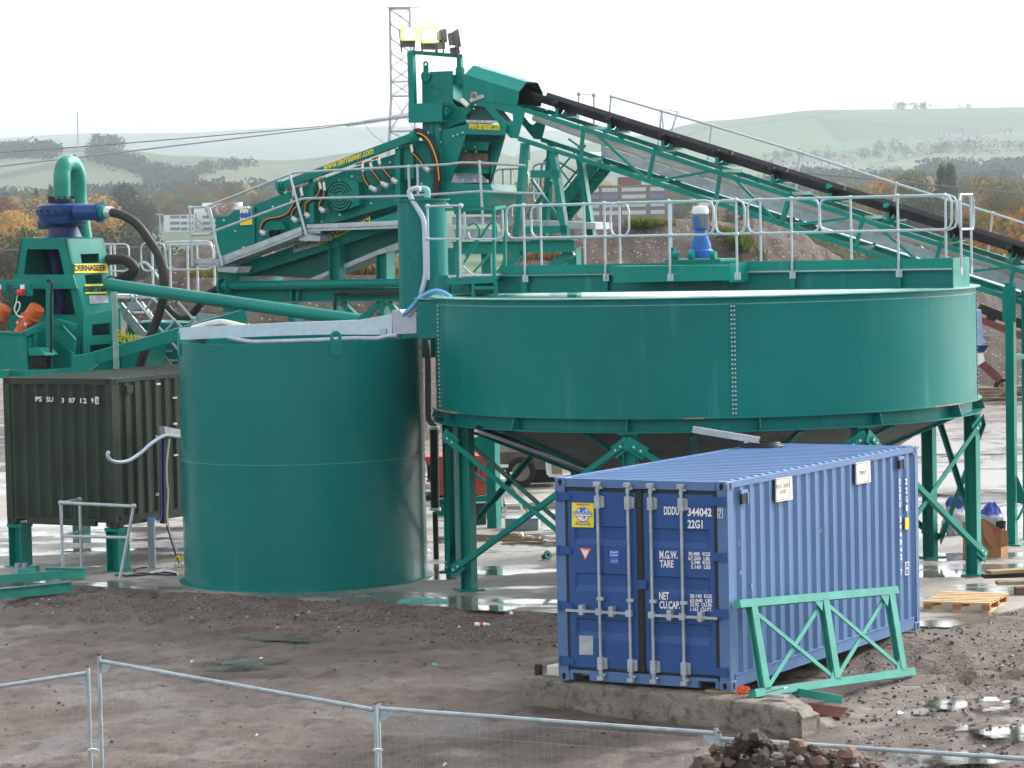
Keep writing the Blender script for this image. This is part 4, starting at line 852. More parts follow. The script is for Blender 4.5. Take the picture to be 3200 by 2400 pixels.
def container(fr, name, label, paint, endwall=True):
    c = thing(name, fr.P(CW/2, CL/2, 0), label, 'shipping container')
    B = lambda nm, par=c, m=paint, **k: (lambda mb: mb.ob(nm, m, par, **k))
    for u0, u1 in ((0, .15), (CW-.15, CW)):
        for v0, v1 in ((0, .11), (CL-.11, CL)): mb = MB(); fr.bx(mb, u0+.002, u1-.002, v0+.002, v1-.002, .115, CH-.115); mb.ob('corner_post', paint, c, smooth=0)
    mb = MB()
    for u0, u1 in ((.004, .064), (CW-.064, CW-.004)):
        fr.bx(mb, u0, u1, .17, CL-.17, CH-.085, CH-.012); fr.bx(mb, u0+.016, u1-.012, .17, CL-.17, .03, .19)
        fr.bx(mb, u0-.0, u1+.0, .17, CL-.17, .175, .187)
    for v0, v1 in ((.004, .08), (CL-.08, CL-.004)): fr.bx(mb, .17, CW-.17, v0, v1, CH-.115, CH-.006)
    fr.bx(mb, .17, CW-.17, CL-.08, CL-.004, .02, .16)
    for k in range(12): fr.bx(mb, .08, CW-.08, .5+k*.45, .55+k*.45, .03, .15)
    fr.bx(mb, .05, CW-.05, .1, CL-.1, .155, .172); mb.ob('rails', paint, c, smooth=0)
    mb = MB(); pk = (.42, .78, 1.66, 2.02)          # sill with fork pocket openings
    fr.bx(mb, .17, .21, .004, .08, .02, .15); fr.bx(mb, .45 if 1 else 0, CW-.45, .004, .08, .02, .15); fr.bx(mb, CW-.21, CW-.17, .004, .08, .02, .15); fr.bx(mb, .21, .45, .004, .08, .105, .15); fr.bx(mb, CW-.45, CW-.21, .004, .08, .105, .15); mb.ob('sill', paint, c, smooth=0)
    for iu in (0, 1):
        for iv in (0, 1):
            for iw in (0, 1):
                u0, v0, w0 = (0 if iu == 0 else CW-.162), (0 if iv == 0 else CL-.178), (0 if iw == 0 else CH-.118)
                mb = MB(); fr.bx(mb, u0, u0+.162, v0, v0+.178, w0, w0+.118); cc = mb.ob('corner_casting', paint, c, smooth=0, bevel=.012)
                mb = MB(); un = fr.e1*(1 if iu else -1); vn = fr.e2*(1 if iv else -1); cw = fr.P(u0+.081, v0+.089, w0+.06)
                for nn, tt, hh in ((un, fr.e2, .089), (vn, fr.e1, .081)):
                    q = cw+nn*((.081 if nn is un else .089)+.002)
                    mb.add([q+tt*(.028*math.cos(math.radians(t)))+Z*(.044*math.sin(math.radians(t))) for t in range(0, 360, 30)], [tuple(range(12))])
                mb.ob('aperture', M['dark'], cc, smooth=0)
    for base, sg, nm in ((CW-.012, 1, 'side_wall'), (.012, -1, 'side_wall')):
        mb = MB(); corr(fr, mb, 'side', .11, CL-.11, .185, CH-.08, base, .036, .278, sg); mb.ob(nm, paint, c, smooth=0)
    mb = MB(); corr(fr, mb, 'end', .15, CW-.15, .15, CH-.11, CL-.02, .036, .25, 1); 
    mb.ob('end_wall', paint, c, smooth=0)
    if endwall: mb = MB(); corr(fr, mb, 'end', .15, CW-.15, .15, CH-.11, .018, .06, .268, -1); mb.ob('end_wall', paint, c, smooth=0)
    mb = MB(); n = 27; v0, v1 = .09, CL-.09; p = (v1-v0)/n; vs = []; fs = []; prof = []
    for i in range(n):
        for f, h in ((0, 0), (.42, 0), (.55, 1), (.87, 1)): prof.append((v0+p*(i+f), h*.022))
    prof.append((v1, 0)); us = [.05, .11, .17, CW-.17, CW-.11, CW-.05]
    for v_, h in prof:
        for k, u in enumerate(us): vs.append(fr.P(u, v_, CH-.034+(h if 1 < k < 4 else h*.75 if k in (1, 4) and 0 else 0)+(.004 if 0 < k < 5 else 0)))
    m_ = len(us)
    for i in range(len(prof)-1):
        for k in range(m_-1): fs.append((i*m_+k, i*m_+k+1, (i+1)*m_+k+1, (i+1)*m_+k))
    mb.add(vs, fs); mb.ob('roof', paint, c, smooth=0)
    return c
FB = Frame((2.6151, 36.3626, .0195), .5292)
bl = container(FB, 'shipping_container', 'blue twenty foot shipping container resting on a concrete block in front of the tanks', M['blue'], endwall=False)
def fpx(px, py, v=-.06): return FB.front(px, py, v)
# doors
DW0, DW1 = .155, CW-.155; MID = CW/2
bands = [(1.985, 1.765), (1.385, 1.175), (.805, .585)]
for u0, u1, nm in ((DW0, MID-.02, 'left'), (MID+.02, DW1, 'right')):
    lab = 'door leaf carrying the yellow sticker' if nm == 'left' else 'door leaf carrying the white weight lettering'
    mb = MB(); v_ = -.004; ws = [.215]; a, b_ = u0+.12, u1-.10
    zs = [(.19, 0), (.585-.03, 0), (.645, .036), (.800, .036), (.812, 0), (1.165, 0), (1.235, .036), (1.38, .036), (1.392, 0), (1.755, 0), (1.825, .036), (1.98, .036), (1.992, 0), (CH-.165, 0)]
    cols = [u0+.035, a, a+.03, b_-.03, b_, u1-.035]; vs = []; fs = []
    for z, d in zs:
        for k, u in enumerate(cols): vs.append(FB.P(u, v_+(d if k in (2, 3) else 0), z))
    nn = len(cols)
    for i in range(len(zs)-1):
        for k in range(nn-1): fs.append((i*nn+k, i*nn+k+1, (i+1)*nn+k+1, (i+1)*nn+k))
    mb.add(vs, fs); FB.bx(mb, u0+.03, u1-.03, .045, .06, .2, CH-.17)
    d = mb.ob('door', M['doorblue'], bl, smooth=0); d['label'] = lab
    mb = MB(); g = .045
    for q in ((u0-.01, u0+g, .17, CH-.13), (u1-g, u1+.01, .17, CH-.13), (u0, u1, .16, .205), (u0, u1, CH-.17, CH-.125)): FB.bx(mb, q[0], q[1], .0, .03, q[2], q[3])
    mb.ob('gasket', M['gasket'], d, smooth=0)
    for py in ((1550, 1719, 1892, 2063) if nm == 'left' else (1567, 1741, 1918, 2100)):
        px = 1757 if nm == 'left' else 2262; uu, w_ = FB.fu(px, py); s = 1 if nm == 'left' else -1; e = .03 if nm == 'left' else CW-.03
        mb = MB(); mb.prism([FB.P(e+s*a_, -.03, w_+h_) for a_, h_ in ((0, -.055), (0, .045), (.10, .055), (.17, .045), (.215, .01), (.215, -.03), (.15, -.05))], FB.e2*.028); mb.tube(FB.P(e+s*.02, -.03, w_-.06), FB.P(e+s*.02, -.03, w_+.06), .02, 8); mb.ob('hinge', M['doorblue'], d, smooth=0)
    bars = ((1872, 1885), (1965, 1980)) if nm == 'left' else ((2038, 2049), (2132, 2146))
    hy = ((1910, 1908), (1915, 1912)) if nm == 'left' else ((1920, 1923), (1925, 1930))
    for k, (xt, xb) in enumerate(bars):
        ut, _ = FB.fu(xt, 1530); ub, _ = FB.fu(xb, 2100); u = (ut+ub)/2; mb = MB(); v_ = -.055
        mb.tube(FB.P(u, v_, .085), FB.P(u, v_, CH-.075), .0195, 10)
        for w_ in (.235, CH-.31): FB.bx(mb, u-.035, u+.035, -.082, -.006, w_-.06, w_+.10); FB.bx(mb, u+.036, u+.075, -.035, -.006, w_-.05, w_+.09)
        for w_ in (1.08,): FB.bx(mb, u-.03, u+.06, -.078, -.03, w_-.02, w_+.02)
        for w_, s in ((.07, -1), (CH-.065, 1)): FB.bx(mb, u-.05, u+.03, -.075, -.006, w_-.025, w_+.025); FB.bx(mb, u-.02, u+.055, -.05, -.002, w_-.045*s-.015, w_-.045*s+.015); mb.tube(FB.P(u, v_, w_-.10*s), FB.P(u, v_, w_-.05*s), .027, 8)
        mb.ob('locking_bar', M['galv'], d, smooth=40)
        s = -1 if nm == 'left' else 1; w_ = FB.fu(xb, hy[k][0])[1]; mb = MB(); mb.bar(FB.P(u, -.075, w_), FB.P(u+s*.48, -.075, w_-.01*s*0+.0), .018, .032); FB.bx(mb, u-.04, u+.04, -.10, -.05, w_-.04, w_+.04)
        FB.bx(mb, u+s*.25-.03, u+s*.25+.03, -.10, -.006, w_-.05, w_+.075); FB.bx(mb, u+s*.25-.06, u+s*.25+.06, -.09, -.05, w_-.02, w_+.02); mb.ob('bar_handle', M['galv'], d, smooth=0)
    if nm == 'left': dl = d
    else: drt = d
mb = MB(); FB.bx(mb, MID-.03, MID+.03, -.012, .02, .17, CH-.13); mb.ob('centre_gasket', M['gasket'], bl, smooth=0)
mb = MB(); w_ = FB.fu(2010, 1826)[1]; FB.bx(mb, MID-.045, MID+.09, -.04, -.008, w_-.055, w_+.055); mb.ob('lock_plate', M['doorblue'], bl, smooth=0)
def ft(s, x0, x1, y, hpx, par=None, m='white', bold=.03, y1=None, v=-.012):
    p0, p1 = FB.front(x0, y, v), FB.front(x1, y1 if y1 else y+(x1-x0)*.022, v); text(s, p0, p1, hpx/255.5, Z, (0, 0, 0), 'lettering', M[m], par or drt, bold)
ft('DDDU', 2075, 2122, 1609, 27); ft('344042', 2149, 2224, 1613, 27); ft('7', 2246, 2255, 1614, 22); ft('22G1', 2149, 2196, 1651, 27)
ft('M.G.W.', 2061, 2118, 1746, 26); ft('TARE', 2062, 2105, 1773, 24); ft('NET', 2060, 2091, 1874, 25); ft('CU.CAP.', 2061, 2125, 1902, 25)
for s, x0, x1, y in (('30.480  KGS', 2151, 2220, 1736), ('67.200  LBS', 2151, 2220, 1750), ('2.340  KGS', 2159, 2220, 1763), ('5.160  LBS', 2159, 2221, 1777), ('28.140  KGS', 2156, 2225, 1868), ('62.040  LBS', 2156, 2226, 1882), ('32.92  CU.M.', 2156, 2226, 1895), ('1.163  CU.FT.', 2157, 2226, 1909)): ft(s, x0, x1, y, 12, bold=.03)
mb = MB()
for a, b_ in (((2243, 1588), (2258, 1588)), ((2258, 1588), (2258, 1618)), ((2258, 1618), (2243, 1618)), ((2243, 1618), (2243, 1588))): mb.bar(FB.front(*a, -.010), FB.front(*b_, -.010), .008, .002, FB.e2)
mb.ob('check_digit_box', M['white'], drt, smooth=0)
def fquad(x0, y0, x1, y1, m, nm, par, v=-.008, t=.003):
    mb = MB(); mb.prism([FB.front(x, y, v) for x, y in ((x0, y1), (x1, y1+(x1-x0)*.02), (x1, y0+(x1-x0)*.02), (x0, y0))], FB.e2*t); return mb.ob(nm, m, par, smooth=0)
fquad(1787, 1571, 1855, 1647, M['lemon'], 'yellow_sticker', dl)
ctr = FB.front(1821, 1607, -.012)
def disc(r, m, off, nm, pts=None):
    mb = MB(); mb.add([ctr-FB.e2*off+FB.e1*(r*math.cos(math.radians(t)))+Z*(r*math.sin(math.radians(t))) for t in range(0, 360, 15)], [tuple(range(24))]); mb.ob(nm, m, dl, smooth=0)
disc(.098, M['signblue'], .000, 'logo_ring'); disc(.088, M['white'], .002, 'logo_disc')
mb = MB(); P_ = lambda *q: [ctr-FB.e2*.004+FB.e1*a*.01+Z*b_*.01 for a, b_ in q]
mb.add(P_((-4, 8), (3, 8), (5, 6), (3, 4.5), (0, 5), (-1, 3), (-3, 3), (-4, 5)), [tuple(range(8))]); mb.add(P_((1, -2.5), (5, -2.5), (3, -5), (2, -7), (1, -6)), [tuple(range(5))]); mb.ob('logo_continents', M['signblue'], dl, smooth=0)
mb = MB(); mb.add(P_((-12, -2), (12, -2.2), (12, 3), (-12, 3.2)), [(0, 1, 2, 3)]); mb.ob('logo_band', M['white'], dl, smooth=0)
ft('UNIVERSAL', 1791, 1851, 1608, 12, dl, 'signblue', .03, v=-.018); ft('CONTAINER SERVICES LTD', 1793, 1850, 1615, 4, dl, 'signred', .02, v=-.018)
ft('SUPPLIED BY', 1801, 1842, 1579, 6, dl, 'signred', .03); ft('TEL: 0151 773 2017', 1799, 1845, 1634, 5, dl, 'signred', .02); ft('FOR SALE OR HIRE', 1798, 1846, 1641, 6, dl, 'signblue', .03)
mb = MB(); mb.add([FB.front(x, y, -.009) for x, y in ((1809, 1711), (1849, 1713), (1829, 1755))], [(0, 1, 2)]); mb.ob('warning_triangle', M['signred'], dl, smooth=0)
mb = MB(); mb.add([FB.front(x, y, -.012) for x, y in ((1815, 1715), (1843, 1716.5), (1829, 1746))], [(0, 1, 2)]); mb.ob('warning_triangle_centre', M['white'], dl, smooth=0)
ft('ATTENTION', 1818, 1841, 1720, 3.4, dl, 'ink', .02, v=-.015)
fquad(1905, 1718, 1934, 1763, M['signblue'], 'certificate_label', dl); ft('Lloyd\'s', 1907, 1932, 1730, 9, dl, 'white', .02); ft('Register', 1907, 1932, 1739, 8, dl, 'white', .02); ft('CONTAINER', 1909, 1930, 1752, 3, dl, 'white', .01); ft('CERTIFICATION', 1908, 1931, 1757, 3, dl, 'white', .01)
fquad(1810, 1986, 1853, 2046, M['galv'], 'data_plate', dl)
# right hand side of the blue box: signs, vents and stacked lettering
def rquad(q, m, nm, par, du=.004, t=.004):
    mb = MB(); mb.prism([FB.right(x, y, du) for x, y in q], FB.e1*t); return mb.ob(nm, m, par, smooth=0)
for q, lines, nm in ((((2422, 1569), (2473, 1560), (2471, 1489), (2422, 1496)), (('KILN  DRIED', 2428, 2467, 1528, 13), ('SAND', 2438, 2458, 1544, 13)), 'sign_board'), (((2673, 1514), (2717, 1506), (2715, 1440), (2672, 1448)), (('CEMENT', 2683, 2708, 1486, 14),), 'sign_board')):
    s = rquad(q, M['cream'], nm, bl, .006, .02); s['label'] = 'white board reading '+' '.join(l[0] for l in lines).replace('  ', ' ').lower()
    cxq = sum(a for a, _ in q)/4; cyq = sum(b_ for _, b_ in q)/4; mb = MB(); ins = [(cxq+(a-cxq)*.86, cyq+(b_-cyq)*.9) for a, b_ in q]
    for i in range(4): mb.bar(FB.right(*ins[i], .028), FB.right(*ins[(i+1) % 4], .028), .006, .003, FB.e1)
    mb.ob('border_line', M['ink'], s, smooth=0)
    for t_, x0, x1, y, h in lines: text(t_, FB.right(x0, y, .029), FB.right(x1, y-(x1-x0)*.155, .029), h/240, Z, (0, 0, 0), 'lettering', M['ink'], s, .0)
def vstack(s, x0, y0, x1, y1, wpx, hpx, fill=None):
    n = len(s)
    for i, ch in enumerate(s):
        if ch == ' ': continue
        x = x0+(x1-x0)*i/(n-1); y = y0+(y1-y0)*i/(n-1); text(ch, FB.right(x-wpx/2, y+hpx/2, .003), FB.right(x+wpx/2, y+hpx/2-wpx*.2, .003), hpx/228, Z, (0, 0, 0), 'lettering', M['white'], bl, .02)
vstack('DDDU 344042 7', 2812, 1506, 2817, 1788, 5.5, 18); vstack('22G1', 2832, 1505, 2834, 1588, 6, 19)
s = rquad(((2828, 1655), (2839, 1653), (2839, 1616), (2828, 1618)), M['yellow'], 'yellow_label', bl, .003)
mb = MB(); q = ((2829, 1797), (2840, 1794), (2840, 1756), (2829, 1758))
for i in range(4): mb.bar(FB.right(*q[i], .003), FB.right(*q[(i+1) % 4], .003), .012, .003, FB.e1)
mb.ob('white_label_frame', M['white'], bl, smooth=0); vstack('UIC', 2834, 1765, 2835, 1787, 4, 8)
for px, y0, y1 in ((2322, 1534, 1580), (2813, 1430, 1470)):
    mb = MB(); p, q = FB.right(px, y0, .0), FB.right(px+1, y1, .0); c = (p+q)/2; h = (p-q).z; mb.box(c+FB.e1*.012, .03, .16, h*.72, FB.ax); mb.ob('vent', M['gasket'], bl, smooth=0)
    mb = MB(); mb.box(c+FB.e2*.07+FB.e1*.016, .045, .025, h*.75, FB.ax); mb.box(c+Z*h*.44+FB.e1*.01, .03, .18, .05, FB.ax); mb.ob('vent_hood', M['bluelt'], bl, smooth=0)
mb = MB()
rr_ = random.Random(4)
for px, y0 in ((2288, 1890), (2290, 2065), (2315, 1790), (2270, 1512), (2862, 1402), (2870, 1890), (2566, 1660), (2555, 1650), (2350, 1830), (2873, 1930), (2310, 1700)):
    p = FB.right(px, y0, .0035 if px > 2300 and px < 2860 else .0035); mb.add([p+FB.e2*(rr_.uniform(.008, .02)*math.cos(t))+Z*(rr_.uniform(.015, .05)*math.sin(t)) for t in [k*.7 for k in range(9)]], [tuple(range(9))])
mb.ob('rust_chips', M['rust'], bl, smooth=0)
# ------------------------------------------------------------------ dark green container on stub columns
FG = Frame((-6.8812, 50.9754, .763), .546)
ol = container(FG, 'shipping_container', 'dark olive green shipping container raised on stub columns left of the upright tank', M['dkgreen'])
def gt(s, x0, x1, y, h=16):
    text(s, FG.front(x0, y, -.022), FG.front(x1, y+(x1-x0)*.012, -.022), h/182, Z, (0, 0, 0), 'lettering', M['white'], ol, .02)
for s, x0, x1, y in (('PS', 111, 131, 1255), ('SU', 145, 166, 1256), ('3', 192.5, 200, 1259), ('07', 215, 235, 1259), ('12', 251, 271, 1260), ('9', 285, 293, 1260)): gt(s, x0, x1, y)
mb = MB(); mb.prism([FG.front(x, y, -.022) for x, y in ((297, 1263), (308, 1263.2), (308, 1240), (297, 1239.8))], FG.e2*.003); mb.ob('check_digit_panel', M['white'], ol, smooth=0)
text('3', FG.front(299, 1260, -.026), FG.front(306, 1260, -.026), 15/182, Z, (0, 0, 0), 'lettering', M['dkgreen'], ol, .02)
mb = MB()
for px, py in ((494, 1200), (546, 1243), (547, 1324), (549, 1422)):
    p = FG.right(px, py, .002); mb.box(p, .03, .10, .03, FG.ax)
mb.ob('white_clips', M['white'], ol, smooth=0)
mb = MB(); p = FG.right(403, 1216, .0); mb.box(p, .05, .17, .13, FG.ax); mb.ob('vent', M['dkgreen'], ol, smooth=0)
for (u, v_, nm) in ((.12, .2, 'front left corner'), (CW-.12, .2, 'front right corner'), (.12, CL-.3, 'rear left corner'), (CW-.12, CL-.3, 'rear right corner')):
    c = FG.P(u, v_, 0); c.z = 0; st = thing('stub_column', c, f'green steel stub column under the {nm} of the dark olive container', 'column', 'stub columns under the olive container')
    mb = MB(); mb.ibeam(c+Z*.012, c+Z*.70, .30, .28, .02, up=FG.e1); mb.ob('shaft', M['green'], st, smooth=0); mb = MB(); mb.box(c+Z*.008, .4, .4, .016, FG.ax); mb.box(c+Z*.73, .32, .32, .06, FG.ax); mb.ob('end_plates', M['green'], st, smooth=0)
# ------------------------------------------------------------------ concrete block carrying the blue box, and things lying on it
def rough_block(A, B, depth, h, top, n=(60, 10, 8), seed=0):
    A, B = V(A), V(B); d = B-A; L = d.length; d.normalize(); bk = V((-d.y, d.x, 0)); mb = MB(); nx, ny, nz = n; idx = {}; vs = []; fs = []
    def vert(i, j, k):
        if (i, j, k) in idx: return idx[(i, j, k)]
        p = A+d*(L*i/nx)+bk*(depth*j/ny)+Z*(top-h+h*k/nz); q = p*3
        if i > nx*.86:
            e = (i-nx*.86)/(nx*.14); p += bk*((.10 if j < ny/2 else -.34)*e*e); p.z -= (.10*(k/nz) - .03*(1-k/nz))*e*e
        a = .012; p += V((noise.noise(q*2), noise.noise(q*2+V((9, 0, 0))), noise.noise(q*2+V((0, 9, 0)))))*a*2 + V((noise.noise(q*7), noise.noise(q*7+V((5, 0, 0))), noise.noise(q*7+V((0, 5, 0)))))*a
        edge = sum((i in (0, nx), j in (0, ny), k in (0, nz)))
        if edge >= 2: p += V((0, 0, -.012 if k == nz else .0)) + bk*(.015 if j == 0 else 0)
        idx[(i, j, k)] = len(vs); vs.append(p); return idx[(i, j, k)]
    for i in range(nx):
        for j in range(ny):
            for k in (0, nz): fs.append((vert(i, j, k), vert(i+1, j, k), vert(i+1, j+1, k), vert(i, j+1, k)))
        for k in range(nz):
            for j in (0, ny): fs.append((vert(i, j, k), vert(i+1, j, k), vert(i+1, j, k+1), vert(i, j, k+1)))
    for j in range(ny):
        for k in range(nz):
            for i in (0, nx): fs.append((vert(i, j, k), vert(i, j+1, k), vert(i, j+1, k+1), vert(i, j, k+1)))
    mb.add(vs, fs); return mb
KA, KB = onz(1626, 2115, .0), onz(2508, 2214, -.02)
rough_block(KA, KB, .62, .40, 0.0, (84, 10, 8)).ob('x', M['block']); blk = bpy.data.objects['x']; blk.name = 'concrete_block'; meta(blk, 'long stained concrete block lying under the doors of the blue container', 'concrete block'); ORG['concrete_block'] = ORG['x']
mb = MB(); p = onz(1712, 2112, 0); mb.prism([p+FB.e1*a+FB.e2*b_ for a, b_ in ((-.02, 0), (.36, 0), (.36, .3), (.03, .33))], Z*.14); lo = mb.ob('plastic_tub', M['plastic'], smooth=0, bevel=.02); meta(lo, 'cream plastic tub on the left end of the concrete block', 'tub')
mb = MB(); p = onz(1683, 2110, 0); mb.tube(p, p+Z*.12, .055, 12); mb.ball(p+Z*.12, .055, 12, (1, 1, .55)); meta(mb.ob('stone_stub', M['bank']), 'rounded brown stone stub beside the cream tub on the block', 'stone')
mb = MB(); c = FB.P(CW-.2, .14, -.045)
for k, (du, m) in enumerate(((0, 0), (.02, 0))): mb.box(FB.P(CW-.14, .16, -.012-.03*k), .42+.1*k, .34, .024, FB.ax)
solo(mb, 'packing_board', M['plank'], 'wooden packing boards wedged between the blue container corner and the concrete block', 'packing', smooth=0)
mb = MB(); r_ = random.Random(2); base = onz(2322, 2172, .02)
for k in range(7):
    pts = [base+V((r_.uniform(-.09, .09), r_.uniform(-.06, .06), r_.uniform(.0, .11))) for _ in range(6)]; mb.path(pts, .009, 5, 4)
solo(mb, 'twine_tangle', mat('orange_twine', (.65, .12, .05), .7), 'tangle of orange red twine on the block by the container corner', 'twine')
mb = MB(); p = onz(2428, 2180, .01); mb.box(p+Z*.02, .26, .16, .03, FB.ax); mb.bar(p+FB.e1*-.12+Z*.06, p+FB.e1*.12+Z*.13, .09, .015); solo(mb, 'steel_offcut', M['steel'], 'grey steel offcuts lying at the foot of the leaning green frame', 'offcut', smooth=0)
# ------------------------------------------------------------------ green braced frame leaning on the blue box
class RP:
    def __init__(s, a, b_, c): s.a = V(a); s.n = (V(b_)-V(a)).cross(V(c)-V(a)).normalized()
    def p(s, px, py, off=0.0): d = ray(px, py); return CAM+d*((s.a+s.n*off-CAM).dot(s.n)/d.dot(s.n))
BLp, BRp = onz(2360, 2168, .03), onz(2851, 2099, -.13); TLp = FB.right(2306, 1887, .10)
LF = RP(BLp, BRp, TLp)
if LF.n.dot(CAM-BLp) < 0: LF.n = -LF.n
fr_ = thing('braced_frame', BLp, 'light green welded braced steel frame leaning on the side of the blue container', 'steel frame')
FGm = mat('fresh_green_primer', (.045, .30, .24), .45, var=.12, scale=3)
def fbar(nm, a, b_, w_, t_, off=0): mb = MB(); mb.bar(LF.p(*a, off), LF.p(*b_, off), w_, t_, LF.n); return mb.ob(nm, FGm, fr_, smooth=0)
fbar('top_chord', (2304, 1889), (2799, 1845), .10, .10); fbar('bottom_chord', (2352, 2168), (2852, 2099), .10, .10)
for a, b_ in (((2348, 1893), (2391, 2158)), ((2572, 1872), (2611, 2126)), ((2778, 1853), (2818, 2098))):
    mb = MB(); mb.ibeam(LF.p(*a), LF.p(*b_), .12, .10, .014, LF.n); mb.ob('post', FGm, fr_, smooth=0)
for k, (a, b_) in enumerate((((2363, 1916), (2597, 2110)), ((2566, 1886), (2404, 2140)), ((2581, 1886), (2812, 2084)), ((2762, 1873), (2622, 2104)))): fbar('diagonal', a, b_, .055, .02, .0 if k % 2 else .024)
for q in (((2541, 1876), (2571, 1874), (2568, 1910)), ((2748, 1858), (2778, 1856), (2772, 1896)), ((2590, 2128), (2632, 2124), (2606, 2085)), ((2797, 2101), (2822, 2098), (2808, 2060))):
    mb = MB(); mb.prism([LF.p(*c, .03) for c in q], LF.n*.012); mb.ob('gusset', FGm, fr_, smooth=0)
mb = MB(); p, q = onz(2477, 2172, -.10), onz(2631, 2200, -.13); mb.bar(p+Z*.05, q+Z*.05, .015, .10); solo(mb, 'flat_bar', FGm, 'short light green flat bar lying on the mud below the leaning frame', 'steel bar', smooth=0)
mb = MB(); p, q = onz(2520, 2234, -.36), onz(2640, 2250, -.36); mb.chan(p+Z*.05, q+Z*.05, .20, .10, .012, V((0, -.8, 1)).normalized()); solo(mb, 'steel_channel', M['redox'], 'short red oxide steel channel on the mud at the right end of the concrete block', 'steel channel', smooth=0)
# cable tray arm reaching over the blue roof, with a coil of cable
PA = VP((2.9, 42.2), .3); mb = MB(); mb.chan(PA.p(2166, 1342), PA.p(2374, 1376), .08, .09, .008); solo(mb, 'cable_tray', M['galv'], 'thin galvanised cable tray reaching out over the blue container roof', 'cable tray', smooth=0)
p = FB.right(2600, 1400); cc = FB.P(CW-2.2, 5.5, CH+.03); cc = FB.P(.35, 5.35, CH-.005)
mb = MB()
for k in range(3): mb.path([cc+V((.30*math.cos(t*.42)*(1-.06*k), .22*math.sin(t*.42)*(1-.06*k), .012+.022*k)) for t in range(16)], .014, 6)
solo(mb, 'cable_coil', M['cablebk'], 'coil of black cable lying on the far end of the blue container roof', 'cable')
# ------------------------------------------------------------------ temporary mesh fence in the foreground
def kp(px, py, k): Y = k*FPX/(py-(713.4-.0218*(px-1600))); return atY(px, py, Y)
fpan = [((-760, 2262, 4.75), (269, 2103, 4.42), 'leftmost temporary mesh fence panel, cut off by the left edge'), ((314, 2066, 4.40), (1168, 2218, 4.68), 'temporary mesh fence panel with the rusty left post cap, below the upright tank'),
        ((1188, 2214, 4.70), (2232, 2291, 4.80), 'temporary mesh fence panel in the middle, below the concrete block'), ((2254, 2309, 4.82), (3560, 2395, 4.90), 'temporary mesh fence panel at the right, partly behind the soil heap')]
RUSTY = mat('rusty_tube_end', (.20, .07, .04), .85, col2=(.12, .06, .04), scale=14)
for i, (a, b_, lab) in enumerate(fpan):
    A, B = kp(*a), kp(*b_); d = (B-A); hd = V((d.x, d.y, 0)).normalized(); H = 2.0
    f = thing('temporary_fence', (A+B)/2-Z*H, lab, 'fence panel', 'temporary fence panels'); r = .021
    mb = MB(); mb.tube(A, B, r, 12); mb.ob('top_rail', M['fence'], f)
    mb = MB(); mb.tube(A-Z*(H-.1), B-Z*(H-.1), r, 10); mb.ob('bottom_rail', M['fence'], f)
    for k, p in enumerate((A, B)):
        mb = MB(); o_ = hd*(-.02 if k == 0 else .02); mb.tube(p+o_-Z*H, p+o_+Z*(.055), r, 12); po = mb.ob('post', M['fence'], f)
        mb = MB(); mb.tube(p+o_+Z*.056, p+o_+Z*(.085 if i == 1 and k == 0 else .072), r*1.05, 10); mb.ob('rusty_end', RUSTY, po)
        s = 1 if k == 0 else -1; mb = MB(); nrm = V((-hd.y, hd.x, 0))
        mb.prism([p+nrm*.012+hd*s*(.12*math.cos(t))-Z*(.12*math.sin(t)) for t in [q*math.pi/16 for q in range(9)]]+[p+nrm*.012], nrm*.004); mb.ob('corner_plate', mat('pale_plate', (.45, .55, .60), .45, metal=.2) if 'pale_plate' not in bpy.data.materials else bpy.data.materials['pale_plate'], f, smooth=0)
    n = max(10, int(d.length/.075)); mb = MB()
    for k in range(1, n): p = A.lerp(B, k/n); mb.tube(p-Z*(H-.1), p, .0017, 4, cap=False)
    for z in (.06, .22, .9, 1.5): mb.tube(A-Z*z, B-Z*z, .002, 4, cap=False)
    mb.ob('mesh_wires', M['wire'], f, smooth=0)
for k, (px, py, kk) in enumerate(((291, 2345, 4.41), (1181, 2345, 4.69), (2243, 2360, 4.81))):
    p = kp(px, py, kk); mb = MB(); mb.box(p, .055, .05, .032); mb.tube(p-V((.045, 0, 0)), p+V((.045, 0, 0)), .014, 8); solo(mb, 'fence_clip', M['rail'], ('galvanised clip joining the two leftmost fence panels', 'galvanised clip joining the two middle fence panels', 'galvanised clip joining the two rightmost fence panels')[k], 'fence clip', 'fence clips', smooth=0)
# ------------------------------------------------------------------ heap of soil and rubble in front of the fence
HC = V((2.35, 25.3, -1.5)); hp = thing('rubble_heap', HC, 'heap of brown soil and stones in front of the fence at bottom right', 'rubble heap')
cr = [(2080, 2480), (2190, 2376), (2260, 2335), (2330, 2292), (2370, 2297), (2420, 2330), (2500, 2338), (2600, 2352), (2660, 2362), (2720, 2378), (2800, 2430), (2900, 2500)]
def hx(x): return lerp([c[0] for c in cr], [c[1] for c in cr], x)
vs = []; fs = []; nx, ny = 220, 90; mb = MB()
for i in range(nx+1):
    px = 2040+900*i/nx; top = atY(px, hx(px), 25.2)
    for j in range(ny+1):
        s = -1+2*j/ny; y = 25.2+s*1.7; z = -1.6+(top.z+1.6)*math.cos(s*math.pi/2)**1.1
        q = V((top.x*2.2, y*2.2, 3)); z += (noise.noise(q*1.6)*.10+noise.noise(q*4)*.075+noise.noise(q*9)*.05)*(.4 if abs(s) < .12 else 1)
        vs.append((top.x*(y/25.2), y, z))
for i in range(nx):
    for j in range(ny): a = i*(ny+1)+j; fs.append((a, a+1, a+ny+2, a+ny+1))
mb.add(vs, fs); mb.ob('soil', M['bank'], hp, smooth=50)
rs = random.Random(12)
